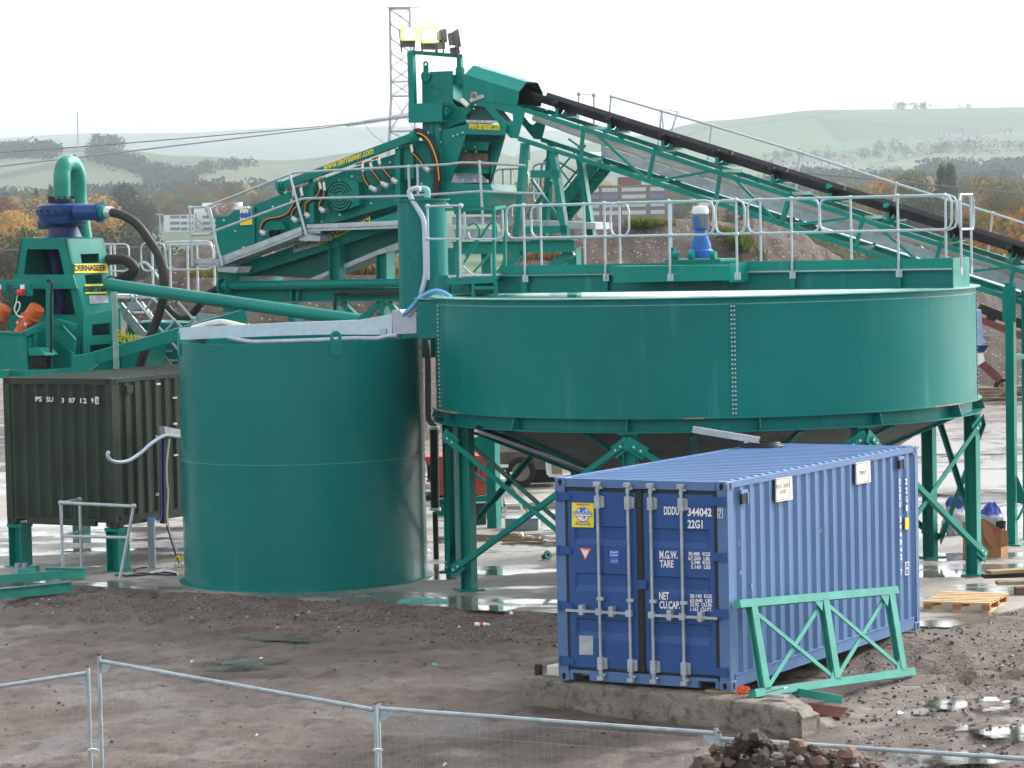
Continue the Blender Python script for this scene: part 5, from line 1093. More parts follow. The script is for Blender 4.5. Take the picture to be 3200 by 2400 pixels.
def rock(c, r, rnd, nb=9):
    mb = MB(); mb.ball((0, 0, 0), 1, nb); s = V((rnd.uniform(.7, 1.3), rnd.uniform(.7, 1.2), rnd.uniform(.5, .9))); o = V((rnd.uniform(0, 50), 0, 0)); a = rnd.uniform(0, 6)
    out = []
    for v_ in mb.v:
        k = 1+.6*noise.noise(v_*1.3+o)+.35*noise.noise(v_*3+o); w_ = V((v_.x*s.x, v_.y*s.y, v_.z*s.z))*k*r; out.append(V(c)+V((w_.x*math.cos(a)-w_.y*math.sin(a), w_.x*math.sin(a)+w_.y*math.cos(a), w_.z)))
    return out, mb.f
SM = [mat('stone_brown', (.13, .095, .075), .85, var=.3, scale=9, bump=.4), mat('stone_grey', (.32, .30, .28), .8, var=.2, scale=8), mat('stone_red', (.17, .105, .078), .85, var=.25, scale=8), M['bank']]
acc = [MB() for _ in SM]
for k in range(620):
    px = rs.gauss(2440, 200); 
    if not 2130 < px < 2860: continue
    s = rs.uniform(-.85, .02); top = atY(px, hx(px), 25.2); z = -1.6+(top.z+1.6)*math.cos(s*math.pi/2)**1.1; y = 25.2+s*1.7
    r = rs.choice([.014, .018, .022, .03, .04, .055]) ; m = rs.choice([0, 0, 0, 1, 2, 3, 3])
    if m == 1: r = min(r, .045)
    v_, f_ = rock((top.x*(y/25.2), y, z+.01), r, rs); acc[m].add(v_, f_)
for (px, py, r, m) in ((2345, 2306, .11, 3), (2320, 2322, .08, 3), (2372, 2318, .07, 3), (2490, 2330, .085, 2), (2475, 2338, .05, 0), (2210, 2382, .07, 0), (2270, 2378, .06, 0), (2650, 2362, .09, 2), (2560, 2385, .07, 2), (2430, 2360, .045, 1), (2290, 2348, .08, 3), (2240, 2392, .06, 0), (2330, 2372, .05, 0), (2500, 2372, .05, 1)):
    v_, f_ = rock(atY(px, py, 24.9), r, rs); acc[m].add(v_, f_)
for a, m, nm in zip(acc, SM, ('brown_stones', 'grey_stones', 'red_stones', 'clods')): meta(a.ob(nm, m, hp, smooth=0), kind='stuff')
# ------------------------------------------------------------------ stones and scraps lying about on the mud and gravel: loose ground cover
st = [MB(), MB(), MB()]
for k in range(6500):
    px = rs.uniform(-50, 3250); py = rs.uniform(1850, 2400); d0 = onz(px, py, -.25); x, y = d0.x, d0.y
    if inpoly(x, y, SLAB) : continue
    d = V((x-EA.x, y-EA.y, 0)).dot(EN); near = d < 2.4 or px > 2650
    if not near and rs.random() > .07: continue
    r = rs.choice([.012, .016, .02, .03]) if near else rs.choice([.010, .014, .018, .026])
    v_, f_ = rock((x, y, hz(x, y)+r*.2), r, rs, 6); st[rs.choice([0, 0, 2, 1, 2, 2, 2]) if near else rs.choice([0, 2, 2, 2])].add(v_, f_)
for a, m in zip(st, (SM[0], SM[1], M['gravel'])): meta(a.ob('loose_stones', m, smooth=60, keep=True), kind='stuff')
def scrap(px, py, z, m, label, s=.06, cat='litter'):
    p = onz(px, py, z); p.z = max(hz(p.x, p.y), -.5)+.012 if not inpoly(p.x, p.y, SLAB) else .012
    mb = MB(); n = 7; mb.add([p+V((s*math.cos(k*.9)*rs.uniform(.6, 1.2), s*.9*math.sin(k*.9)*rs.uniform(.6, 1.2), rs.uniform(0, .03))) for k in range(n)]+[p+Z*.045], [(k, (k+1) % n, n) for k in range(n)]); solo(mb, 'litter_scrap', m, label, cat, smooth=0)
for px, py, lab, s in ((1052, 1998, 'white scrap of litter on the mud below the upright tank', .05), (1435, 2022, 'small white scrap near the gravel edge left of the blue container', .03), (818, 2092, 'white scrap on the mud beside the teal puddle', .035), (600, 2094, 'small white scrap left of the teal puddle above the fence', .03), (1390, 2370, 'white scrap on the mud behind the middle fence panel', .03), (2810, 2262, 'white scrap in the shallow puddle right of the concrete block', .05), (1600, 2002, 'white scrap on the gravel near the block', .03), (802, 2280, 'white scrap low behind the fence left of centre', .03)): scrap(px, py, -.4, M['litter'], lab, s)
scrap(1356, 2100, -.35, mat('teal_scrap', (.05, .40, .40), .6), 'teal plastic scrap on the mud left of the concrete block', .05); scrap(600, 1952, -.2, mat('green_scrap', (.03, .42, .20), .6), 'bright green scrap at the gravel edge below the upright tank', .035)
p = onz(1505, 1960, -.1); mb = MB(); mb.tube(p+V((-.10, .03, .04)), p+V((.03, 0, .04)), .033, 10); mb.tube(p+V((.03, 0, .04)), p+V((.12, -.02, .04)), .033, 10, .014); b = thing('plastic_bottle', p, 'clear plastic drinks bottle with a red label lying on the gravel edge', 'bottle'); mb.ob('bottle', M['litter'], b)
mb = MB(); mb.tube(p+V((-.03, .016, .04)), p+V((.03, 0, .04)), .0345, 10); mb.ob('label_band', M['signred'], b)
p = onz(2985, 2121, -.3); mb = MB(); mb.tube(p, p+Z*.07, .11, 12); solo(mb, 'wood_stump', M['plank'], 'short round timber offcut on the mud at the right', 'timber')
# puddles: shallow standing water on the mud
def watermat(name, col, rough, lo=.0, hi=.14, sc=2.2):
    m = bpy.data.materials.new(name); m.use_nodes = True; t = m.node_tree; b = t.nodes['Principled BSDF']; L = t.links
    b.inputs['Base Color'].default_value = col+(1,); b.inputs['Roughness'].default_value = rough; b.inputs['Specular IOR Level'].default_value = .55
    tc = t.nodes.new('ShaderNodeTexCoord'); vm = t.nodes.new('ShaderNodeVectorMath'); vm.operation = 'SUBTRACT'; vm.inputs[1].default_value = (.5, .5, .5); L.new(tc.outputs['Generated'], vm.inputs[0])
    ln = t.nodes.new('ShaderNodeVectorMath'); ln.operation = 'LENGTH'
    mv = t.nodes.new('ShaderNodeVectorMath'); mv.operation = 'MULTIPLY'; mv.inputs[1].default_value = (1, 1, 0); L.new(vm.outputs[0], mv.inputs[0]); L.new(mv.outputs[0], ln.inputs[0])
    n = t.nodes.new('ShaderNodeTexNoise'); n.inputs['Scale'].default_value = sc; n.inputs['Detail'].default_value = 7; n.inputs['Roughness'].default_value = .65; L.new(tc.outputs['Object'], n.inputs['Vector'])
    a = t.nodes.new('ShaderNodeMath'); a.operation = 'SUBTRACT'; L.new(n.outputs['Fac'], a.inputs[0]); L.new(ln.outputs['Value'], a.inputs[1])
    r = t.nodes.new('ShaderNodeMapRange'); r.inputs[1].default_value = .16+lo; r.inputs[2].default_value = .16+hi; L.new(a.outputs[0], r.inputs[0])
    tr = t.nodes.new('ShaderNodeBsdfTransparent'); ms = t.nodes.new('ShaderNodeMixShader'); L.new(r.outputs[0], ms.inputs[0]); L.new(tr.outputs[0], ms.inputs[1]); L.new(b.outputs[0], ms.inputs[2]); L.new(ms.outputs[0], t.nodes['Material Output'].inputs[0])
    return m
WM = watermat('puddle_water', (.075, .06, .05), .06); TEALW = watermat('murky_puddle_water', (.10, .115, .095), .14, 0, .22); SHEEN = watermat('wet_mud_film', (.10, .08, .068), .30, -.1, .12, .9); SLABW = watermat('thin_rain_film', (.16, .15, .13), .05, 0, .10, 1.6)
def puddle(px, py, rx, ry, sd, zoff=.02, m=WM):
    c = onz(px, py, -.4); z = hz(c.x, c.y)
    for _ in range(4): c = onz(px, py, z); z = hz(c.x, c.y) if not inpoly(c.x, c.y, SLAB) else 0
    c.z = z+zoff; n = 40; mb = MB(); P = []
    for k in range(n):
        t = 2*math.pi*k/n; q = 1+.5*noise.noise((math.cos(t)*1.3+sd, math.sin(t)*1.3, sd))+.25*noise.noise((math.cos(t)*4+sd, math.sin(t)*4, 2)); P.append(V((c.x+rx*q*math.cos(t), c.y+ry*q*math.sin(t), c.z)))
    mb.add(P, [tuple(range(n))]); meta(mb.ob('puddle_water', m, smooth=0, keep=True), kind='structure')
puddle(770, 2072, .75, 1.0, 1, .012, TEALW); puddle(890, 2008, .7, .55, 5, .012, TEALW)
puddle(3010, 2202, .8, .7, 2, .012); puddle(3110, 2185, .6, .5, 8, .012); puddle(2930, 2225, .5, .4, 4, .012); puddle(3150, 2310, .8, .8, 9, .012); puddle(3000, 2372, .8, .7, 11, .012); puddle(3060, 2250, 1.0, .8, 18, .010, SHEEN)
for px, py, rx, ry, sd in ((3060, 1432, 7, 9.0, 3), (2930, 1490, 4, 5.6, 5), (2800, 1395, 5, 5.0, 12), (3110, 1345, 7, 7, 14), (2960, 1560, 2.5, 2.5, 15)): puddle(px, py, rx, ry, sd, .012, SHEEN)
for px, py, rx, ry, sd in ((180, 1668, 1.9, .8, 21), (290, 1690, 1.5, .6, 22), (300, 1720, 1.9, .5, 23), (110, 1730, 1.2, .45, 24), (420, 1655, 1.5, .8, 25), (1640, 1785, 1.3, .7, 26), (1560, 1680, 1.1, .8, 27), (1690, 1700, 1.1, .55, 28), (1690, 1880, .8, .6, 29), (3000, 1790, 1.2, .8, 30), (2950, 1740, .9, .7, 31), (1500, 1900, .9, .5, 32)): puddle(px, py, rx, ry, sd, .004, SLABW)
# ------------------------------------------------------------------ inclined conveyor
PC = VP((8.85, 52.5), .45); CW_ = 1.02
cv = thing('conveyor', PC.p(2400, 680), 'long inclined belt conveyor climbing from the right edge to the feed tower', 'conveyor')
TCH = [(1642, 344), (1805, 394), (2045, 470), (2222, 525), (2475, 607), (2750, 699), (2948, 764), (3197, 848), (3450, 931)]
BCH = [(1621, 433), (1751, 478), (1900, 521), (2028, 563), (2222, 627), (2445, 702), (2670, 773), (2822, 823), (3058, 899), (3197, 945), (3450, 1028)]
def poly(mb, pts, off, w_, h=None, m=None):
    P = [PC.p(x, y, 0)+PC.e2*off for x, y in pts]
    a, b_ = P[0], P[-1]
    mb.bar(a, b_, w_, h or w_, Z)
for off in (0, CW_):
    mb = MB(); poly(mb, TCH, off, .07, .085); mb.ob('top_chord', M['green'], cv, smooth=0)
    mb = MB(); poly(mb, BCH, off, .07, .085); mb.ob('bottom_chord', M['green'], cv, smooth=0)
def onchord(ch, x): return lerp2([c[0] for c in ch], [c[1] for c in ch], x)
def lerp2(xs, ys, x):
    for i in range(len(xs)-1):
        if x <= xs[i+1] or i == len(xs)-2: return ys[i]+(ys[i+1]-ys[i])*(x-xs[i])/(xs[i+1]-xs[i])
pst = [(1823, 1815), (2045, 2026), (2252, 2236), (2470, 2442), (2696, 2674), (2938, 2918), (3168, 3150), (3400, 3380)]
for off in (0, CW_):
    for k, (xt, xb) in enumerate(pst):
        a = PC.p(xt, onchord(TCH, xt))+PC.e2*off; b_ = PC.p(xb, onchord(BCH, xb))+PC.e2*off; mb = MB(); mb.bar(a, b_, .09 if k != 3 else .17, .05, PC.e1); mb.ob('upright', M['green'], cv, smooth=0)
    for k in range(len(pst)-1):
        (t0, b0), (t1, b1) = pst[k], pst[k+1]
        if k % 2 == 0: a, c = (t0+30, onchord(TCH, t0+30)), (b1-8, onchord(BCH, b1-8))
        else: a, c = (b0+15, onchord(BCH, b0+15)), (t1-10, onchord(TCH, t1-10))
        mb = MB(); mb.bar(PC.p(*a)+PC.e2*off, PC.p(*c)+PC.e2*off, .045, .065, PC.e2); mb.ob('lacing', M['green'], cv, smooth=0)
mb = MB()
for xt, xb in pst: a = PC.p(xt, onchord(TCH, xt)-2); mb.bar(a, a+PC.e2*CW_, .06, .06); b_ = PC.p(xb, onchord(BCH, xb)); mb.bar(b_, b_+PC.e2*CW_, .06, .06)
for (x0, _), (x1, _) in zip(pst, pst[1:]): a = PC.p(x0, onchord(BCH, x0)); b_ = PC.p(x1, onchord(BCH, x1)); mb.bar(a, b_+PC.e2*CW_, .04, .04)
mb.ob('cross_members', M['green'], cv, smooth=0)
BL = [(1650, 284), (1800, 322), (2053, 402), (2222, 451), (2458, 526), (2597, 571), (2822, 646), (2948, 689), (3197, 769), (3480, 862)]
prof = [(.10, 0), (.27, -.15), (.70, -.15), (.87, 0), (.87, -.025), (.70, -.178), (.27, -.178), (.10, -.03)]
mb = MB(); vs = []; fs = []; a, b_ = PC.p(*BL[0]), PC.p(*BL[-1]); n = len(prof)
for k in range(2):
    q = (a, b_)[k]; vs += [q+PC.e2*o+Z*h for o, h in prof]
fs = [(i, (i+1) % n, n+(i+1) % n, n+i) for i in range(n)]; mb.add(vs, fs); mb.ob('belt', M['belt'], cv, smooth=0)
RB = [(1639, 364), (1715, 391), (1800, 422), (2053, 504), (2222, 556), (2433, 626), (2597, 679), (2822, 745), (3033, 815), (3197, 866), (3450, 950)]
mb = MB(); mb.path([PC.p(x, y)+PC.e2*.42 for x, y in RB], .075, 12, 4); mb.ob('return_belt', M['retbelt'], cv)
mb = MB(); TRY = [(1838, 470), (2053, 532), (2222, 585), (2433, 655), (2653, 727), (2822, 780), (3033, 848), (3197, 900), (3450, 985)]
a, b_ = PC.p(*TRY[0])+PC.e2*.6, PC.p(*TRY[-1])+PC.e2*.6
mb.prism([a+Z*.10, a-Z*.10, b_-Z*.10, b_+Z*.10], PC.e2*.012); mb.prism([a-Z*.10, a-Z*.10+PC.e2*.35, b_-Z*.10+PC.e2*.35, b_-Z*.10], Z*.01); mb.ob('belly_tray', M['galv'], cv, smooth=0)
for k, px in enumerate((1731, 1895, 2062, 2232, 2406, 2587, 2766, 2955, 3151, 3345)):
    q = PC.p(px, onchord(BL, px)); d_ = (PC.p(*BL[-1])-PC.p(*BL[0])).normalized(); mb = MB()
    A0, A1 = q+PC.e2*.04-Z*.085, q+PC.e2*.27-Z*.255; mb.tube(A0, A1, .060, 10); c0 = q-Z*.245
    mb.tube(q+PC.e2*.30-Z*.25+d_*.12, q+PC.e2*.68-Z*.25+d_*.12, .060, 10); mb.tube(q+PC.e2*.71-Z*.255, q+PC.e2*.87-Z*.12, .060, 10); i_ = mb.ob('idler_rollers', M['black'], cv)
    if k in (5, 6): 
        mb = MB(); dd = (A0-A1).normalized(); mb.tube(A0+dd*.001, A0+dd*.012, .056, 10); mb.ob('roller_cap', M['green'], i_)
    mb = MB(); s = q-Z*.34; mb.bar(s-PC.e2*.02, s+PC.e2*1.0, .11, .05); mb.bar(s+PC.e2*.12, q+PC.e2*.12-Z*.13, .06, .02, PC.e2); mb.bar(s+PC.e2*.28+d_*.1, q+PC.e2*.28-Z*.25+d_*.1, .09, .02, PC.e2); mb.ob('idler_frame', M['green'] if k % 2 else M['green'], i_, smooth=0)
# handrail along the far side
HR = [(1910, 301), (2068, 347), (2224, 392), (2500, 476), (2801, 574), (3102, 667), (3420, 768)]
OFF = 1.5
mb = MB(); mb.path([PC.p(x, y, OFF) for x, y in HR], .022, 8); mb.ob('handrail', M['rail'], cv)
for x, y in HR[:1]+HR[1:]: mb = MB(); p = PC.p(x, y, OFF); mb.tube(p, p-Z*1.15-PC.e1*.16, .02, 8); mb.ball(p, .04, 8); mb.ob('rail_post', M['rail'], cv)
mb = MB(); mb.path([PC.p(x, y, 2.2) for x, y in ((2075, 420), (2068, 341), (2118, 349), (2098, 410))], .02, 8); mb.path([PC.p(x, y, 1.5) for x, y in ((1807, 420), (1809, 293), (1856, 297), (1856, 420))], .02, 8)
for c in ((1809, 293), (1856, 297)): mb.ball(PC.p(*c, 1.5), .045, 8)
mb.ob('end_rails', M['rail'], cv)
mb = MB(); a = PC.p(1838, 480, CW_+.08); b_ = PC.p(3450, 1000, CW_+.08); mb.prism([a, b_, b_+PC.e2*.6, a+PC.e2*.6], Z*.03); mb.ob('walkway_grating', M['galv'], cv, smooth=0)
# right leg of the conveyor
lf = onz(3164, 1703); mb = MB(); tp = PC.p(3172, 900)
for o in (0, CW_): mb.bar(lf+PC.e2*o, V((lf.x+.02, lf.y, 0))+PC.e2*o+Z*(tp.z+.1), .17, .15, PC.e1)
mb.bar(lf+PC.e2*CW_+Z*.3, lf+PC.e1*.5+Z*2.3, .06, .06); mb.bar(lf+PC.e1*.1+Z*.45, lf+PC.e1*1.0+Z*2.2, .09, .03); mb.bar(lf+Z*3.3, lf+Z*3.3+PC.e2*CW_, .09, .09); lg = mb.ob('leg', M['green'], cv, smooth=0)
mb = MB(); mb.box(lf+Z*.012, .4, .4, .024, (PC.e1, PC.e2, Z)); mb.box(V((lf.x+.02, lf.y, tp.z-.28))-PC.e2*.09, .24, .02, .62, (PC.e1, PC.e2, Z)); mb.ob('leg_plates', M['green'], lg, smooth=0)
mb = MB(); mb.prism([lf+PC.e1*.09+Z*.75, lf+PC.e1*.5+Z*.66, lf+PC.e1*.5+Z*.70, lf+PC.e1*.30+Z*.78, lf+PC.e1*.09+Z*1.25], PC.e2*.02); mb.ob('leg_gusset', M['green'], lg, smooth=0)
# head end: side plate, hood, drum
def c3(cx, cy): return (1100+.36166*cx, .36166*cy)
def puz(pl, px, py, off=0): q = pl.p(px, py, off)-pl.o; return (q.dot(pl.e1), q.z)
def pplate(pl, outer, holes, off, t): return plate([puz(pl, *c, off) for c in outer], [[puz(pl, *c, off) for c in h] for h in holes], pl.e2*t, pl.o+pl.e2*off, pl.e1, Z)
for off in (-.04, CW_):
    o_ = [c3(*q) for q in ((1000, 872), (1060, 838), (1150, 836), (1465, 925), (1505, 950), (1440, 1198), (1375, 1192), (1150, 922), (1060, 916), (1012, 920))]
    h_ = [c3(*q) for q in ((1245, 942), (1395, 985), (1398, 1040), (1368, 1068), (1340, 1058))]
    P0 = [puz(PC, *c) for c in o_]; P1 = [puz(PC, *c) for c in h_]
    plate(P0, [P1], PC.e2*.025, PC.o+PC.e2*off, PC.e1, Z).ob('head_plate', M['green'], cv, smooth=0)
mb = MB(); D_, A_, F_ = [PC.p(*c3(*q)) for q in ((958, 855), (986, 642), (1030, 600))]; F_ = PC.p(*c3(1060, 566), .28)-PC.e2*.28
C_, B_ = PC.p(*c3(1440, 910)), PC.p(*c3(1457, 790)); E_ = PC.p(*c3(1522, 708), .28)-PC.e2*.28
secL = [D_, A_, F_+PC.e2*.28, F_+PC.e2*.78, A_+PC.e2*1.06, D_+PC.e2*1.06]; secR = [C_, B_, E_+PC.e2*.28, E_+PC.e2*.78, B_+PC.e2*1.06, C_+PC.e2*1.06]
mb.add([p-PC.e2*.06 for p in secL+secR], [(i, i+1, 7+i, 6+i) for i in range(5)]+[(5, 4, 3, 2, 1, 0)]); mb.ob('head_hood', M['green'], cv, smooth=0)
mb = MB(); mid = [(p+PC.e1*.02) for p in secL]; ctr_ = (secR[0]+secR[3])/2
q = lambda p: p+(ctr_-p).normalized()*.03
mb.add([q(p)-PC.e2*.06 for p in mid]+[q(p)-PC.e2*.06 for p in secR], [(i, i+1, 7+i, 6+i) for i in range(5)]+[(5, 4, 3, 2, 1, 0)]); mb.ob('hood_inner_shade', M['dark'], cv, smooth=0)  # inner faces coloured near black to paint the shade inside the hood
mb = MB(); c = PC.p(*c3(1057, 826), -.07); mb.tube(c-PC.e2*.02, c+PC.e2*.06, .072, 18); b1 = mb.ob('bearing_housing', M['galv'], cv); mb = MB(); mb.tube(c-PC.e2*.045, c-PC.e2*.018, .05, 18); mb.ob('bearing_cap', mat('bearing_cap_red', (.36, .11, .06), .5), b1)
mb = MB(); mb.prism([PC.p(*c3(*q_), -.05) for q_ in ((1012, 870), (1030, 800), (1052, 776), (1080, 780), (1140, 826))], PC.e2*.005); mb.ob('hood_cutout', M['dark'], cv, smooth=0)
mb = MB(); mb.bar(PC.p(*c3(1020, 870), -.07), PC.p(*c3(1140, 828), -.07), .03, .07, Z); mb.ob('bearing_bracket', M['galv'], cv, smooth=0)
mb = MB(); mb.tube(PC.p(*c3(945, 862), -.12), PC.p(*c3(1003, 914), -.12), .05, 12); mb.ob('belt_scraper_tube', M['cream'], cv)
# ------------------------------------------------------------------ feed tower (feed box, chute, lamp frame)
ft_ = thing('feed_tower', PC.p(1440, 600), 'tall green feed box and chute tower under the conveyor head', 'feed tower')
q3 = lambda *L: [c3(*q) for q in L]
plate([puz(PC, *c) for c in q3((603, 624), (865, 612), (870, 865), (890, 905), (920, 925), (1045, 925), (985, 1000), (985, 1045), (860, 1085), (755, 1130), (612, 1140))], [], PC.e2*.03, PC.o, PC.e1, Z).ob('box_side', M['green'], ft_, smooth=0)
plate([puz(PC, *c) for c in q3((603, 624), (960, 624), (960, 925), (985, 1000), (985, 1045), (860, 1085), (755, 1130), (612, 1140))], [], PC.e2*.03, PC.o+PC.e2*1.3, PC.e1, Z).ob('box_side', M['green'], ft_, smooth=0)
mb = MB(); mb.prism([PC.p(*c3(603, 624)), PC.p(*c3(610, 1138)), PC.p(*c3(610, 1138))+PC.e2*1.3, PC.p(*c3(603, 624))+PC.e2*1.3], PC.e1*.02); mb.prism([PC.p(*c3(603, 700)), PC.p(*c3(955, 905)), PC.p(*c3(955, 905))+PC.e2*1.3, PC.p(*c3(603, 700))+PC.e2*1.3], Z*.02); mb.ob('box_back', M['green'], ft_, smooth=0)
mb = MB(); a, b_ = PC.p(*c3(515, 980), -.25), PC.p(*c3(805, 968), -.25); mb.chan(a, b_, .26, .36, .02, Z, 1); mb.prism([PC.p(*c3(800, 938), -.4), PC.p(*c3(862, 935), -.0), PC.p(*c3(862, 955), -.0), PC.p(*c3(800, 1000), -.4)], PC.e1*.02); mb.ob('bracket_beam', M['green'], ft_, smooth=0)
mb = MB(); 
for x0, x1 in ((690, 712), (738, 756)): mb.bar(PC.p(*c3(x0, 1010), -.15), PC.p(*c3(x1, 1620), -.15), .10, .10)
mb.ob('column', M['green'], ft_, smooth=0)
mb = MB(); mb.prism([PC.p(*c, -.1) for c in q3((757, 1132), (985, 1074), (980, 1170), (850, 1580), (768, 1610))], PC.e2*.04); mb.ob('chute_side', M['green'], ft_, smooth=0)
mb = MB(); mb.prism([PC.p(*c, -.16) for c in q3((990, 1062), (1338, 1082), (1312, 1168), (965, 1160))], PC.e2*.03); cp = mb.ob('chute_front', M['green'], ft_, smooth=0)
text('www.dernaseer.com', PC.p(*c3(1010, 1116), -.18), PC.p(*c3(1278, 1128), -.18), .17, Z, (0, 0, 0), 'lettering', M['signyel'], cp, .02)
mb = MB(); mb.prism([PC.p(*c, -.12) for c in q3((985, 1035), (1250, 1042), (1262, 1066), (985, 1058))], PC.e2*.05); mb.ob('flange_strip', M['galv'], ft_, smooth=0)
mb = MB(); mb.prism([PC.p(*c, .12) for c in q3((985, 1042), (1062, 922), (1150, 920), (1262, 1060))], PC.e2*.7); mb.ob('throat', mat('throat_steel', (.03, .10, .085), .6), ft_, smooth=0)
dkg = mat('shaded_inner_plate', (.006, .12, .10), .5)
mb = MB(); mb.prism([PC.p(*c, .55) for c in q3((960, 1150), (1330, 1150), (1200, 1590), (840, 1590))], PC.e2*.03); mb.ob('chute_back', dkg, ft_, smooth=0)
mb = MB(); mb.add([PC.p(*c3(1330, 1150), -.16), PC.p(*c3(1205, 1535), -.16), PC.p(*c3(1190, 1570), .55), PC.p(*c3(1195, 1330), .55), PC.p(*c3(1300, 1150), .55)], [(0, 1, 2, 3, 4)]); mb.ob('chute_side', M['green'], ft_, smooth=0)
for q, m, nm in ((((955, 1220), (1185, 1228), (1172, 1300), (938, 1294)), M['green'], 'wear_plate'), (((928, 1325), (1168, 1328), (1190, 1450), (895, 1448)), mat('stained_wear_plate', (.14, .105, .075), .6, var=.3, scale=6), 'wear_plate'), (((893, 1452), (1190, 1455), (1180, 1500), (880, 1496)), M['green'], 'wear_plate')):
    mb = MB(); mb.prism([PC.p(*c, .3) for c in q3(*q)], PC.e2*.03); mb.ob(nm, m, ft_, smooth=0)
mb = MB(); mb.add([PC.p(*c3(872, 1494), .30), PC.p(*c3(1115, 1500), .30), PC.p(*c3(1190, 1580), -.2), PC.p(*c3(850, 1580), -.2)], [(0, 1, 2, 3)]); mb.ob('chute_lip', M['galv'], ft_, smooth=0)
mb = MB(); bolts(mb, [PC.p(*c3(x, y), .27) for x, y in ((968, 1262), (1066, 1268), (985, 1306), (1075, 1312))], -PC.e2, .02); bolts(mb, [PC.p(*c3(x, 1560), -.15) for x in (962, 1066, 1172)], -PC.e2, .02); bolts(mb, [PC.p(*c3(x, y), -.14) for x, y in ((878, 1175), (915, 1162), (958, 1145), (770, 1228), (765, 1300), (1062, 1050), (1128, 1052), (1196, 1056), (1070, 908), (1055, 940), (820, 935))], -PC.e2, .016); mb.ob('bolts', M['bolt'], ft_)
def c4(cx, cy): return (1200+.36166*cx, 500+.36166*cy)
q4 = lambda *L: [c4(*q) for q in L]
mb = MB(); mb.prism([PC.p(*c, -.2) for c in q4((490, 190), (920, 215), (945, 275), (885, 405), (600, 405), (490, 330))], PC.e2*1.1); mb.ob('discharge_box', M['green'], ft_, smooth=0)
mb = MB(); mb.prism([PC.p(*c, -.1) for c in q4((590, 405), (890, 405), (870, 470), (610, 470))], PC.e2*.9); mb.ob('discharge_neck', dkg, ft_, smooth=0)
mb = MB(); c = PC.p(*c3(638, 660), -.04); mb.tube(c-PC.e2*.02, c+PC.e2*.03, .10, 20); o2 = [(-.055, 0), (.055, 0), (.05, .22)]+[(.055*math.cos(math.radians(t)), .24+.055*math.sin(math.radians(t))) for t in range(0, 181, 20)]+[(-.05, .22)]
mb2 = plate(o2, [[(.026*math.cos(math.radians(t)), .235+.026*math.sin(math.radians(t))) for t in range(0, 360, 30)]], PC.e2*.03, c, PC.e1, Z); mb.add(mb2.v, mb2.f); mb.ob('lifting_eye', M['green'], ft_, smooth=40)
mb = MB(); mb.bar(PC.p(*c3(512, 445), -.3), PC.p(*c3(528, 955), -.3), .12, .12, PC.e2); mb.bar(PC.p(*c3(930, 480), .2), PC.p(*c3(935, 650), .2), .09, .09, PC.e2); mb.bar(PC.p(*c3(505, 450), -.28), PC.p(*c3(950, 486), .2), .07, .07, Z); mb.bar(PC.p(*c3(905, 650), .2), PC.p(*c3(962, 650), .2), .1, .3, Z); mb.ob('lamp_frame', M['green'], ft_, smooth=0)
# floodlights, each a thing on the frame
def flood(px, py, wpx, hpx, off, mode, label):
    c = PC.p(px, py, off); k = c.y/FPX; w_, h = wpx*k/2, hpx*k/2; r = thing('floodlight', c-Z*h, label, 'floodlight', 'floodlights over the feed tower')
    ax = {'face': V((.25, -.93, -.1)), 'side': V((.75, .6, .05)), 'edge': V((.98, .1, .15))}[mode].normalized(); sx = ax.cross(Z).normalized(); up = sx.cross(ax)
    R1 = rrect(-w_, -h, w_, h, w_*.25, 3); mb = MB()
    f0 = [c+sx*a+up*b_ for a, b_ in R1]; f1 = [c-ax*.16+sx*a*.62+up*b_*.62 for a, b_ in R1]; n = len(R1)
    mb.add(f0+f1, [(i, (i+1) % n, n+(i+1) % n, n+i) for i in range(n)]+[tuple(range(n, 2*n))]); mb.ob('housing', M['lampbody'], r, smooth=40)
    mb = MB(); mb.add([c+ax*.006+sx*a*(.74 if mode == 'face' else .94)+up*b_*(.74 if mode == 'face' else .94) for a, b_ in R1], [tuple(range(n))]); mb.ob('glass', M['lampglass'] if mode == 'face' else M['lampbody'], r, smooth=0)
    if mode == 'face': mb = MB(); mb.add([c+sx*a+up*b_ for a, b_ in R1]+[c+ax*.005+sx*a*.72+up*b_*.72 for a, b_ in R1], [(i, (i+1) % n, n+(i+1) % n, n+i) for i in range(n)]); mb.ob('bloom_ring', M['lampbloom'], r, smooth=0)  # glowing ring added round the lit glass to imitate lens bloom
    mb = MB(); mb.box(c-ax*.12-up*(h+.06), .22, .14, .12, (sx, ax, up)); 
    for s in range(-3, 4): mb.box(c-ax*.17+sx*s*.045, .012, .05, h*1.3, (sx, ax, up)); mb.box(c-ax*.12-up*(h+.06)+sx*s*.035, .01, .17, .13, (sx, ax, up))
    for s in (-1, 1): mb.bar(c-ax*.08+sx*s*w_*.9-up*h*.2, c-ax*.08+sx*s*w_*.7-up*(h+.22), .03, .015, ax)
    mb.ob('bracket_and_fins', M['lampbody'], r, smooth=0)
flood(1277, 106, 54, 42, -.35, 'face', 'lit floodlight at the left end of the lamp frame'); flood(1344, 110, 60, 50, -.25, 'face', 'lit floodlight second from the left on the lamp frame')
flood(1383, 112, 44, 42, 0, 'side', 'unlit grey floodlight facing away, beside the two lit ones'); flood(1434, 118, 44, 56, .2, 'edge', 'unlit floodlight seen edge on above the right post of the lamp frame')
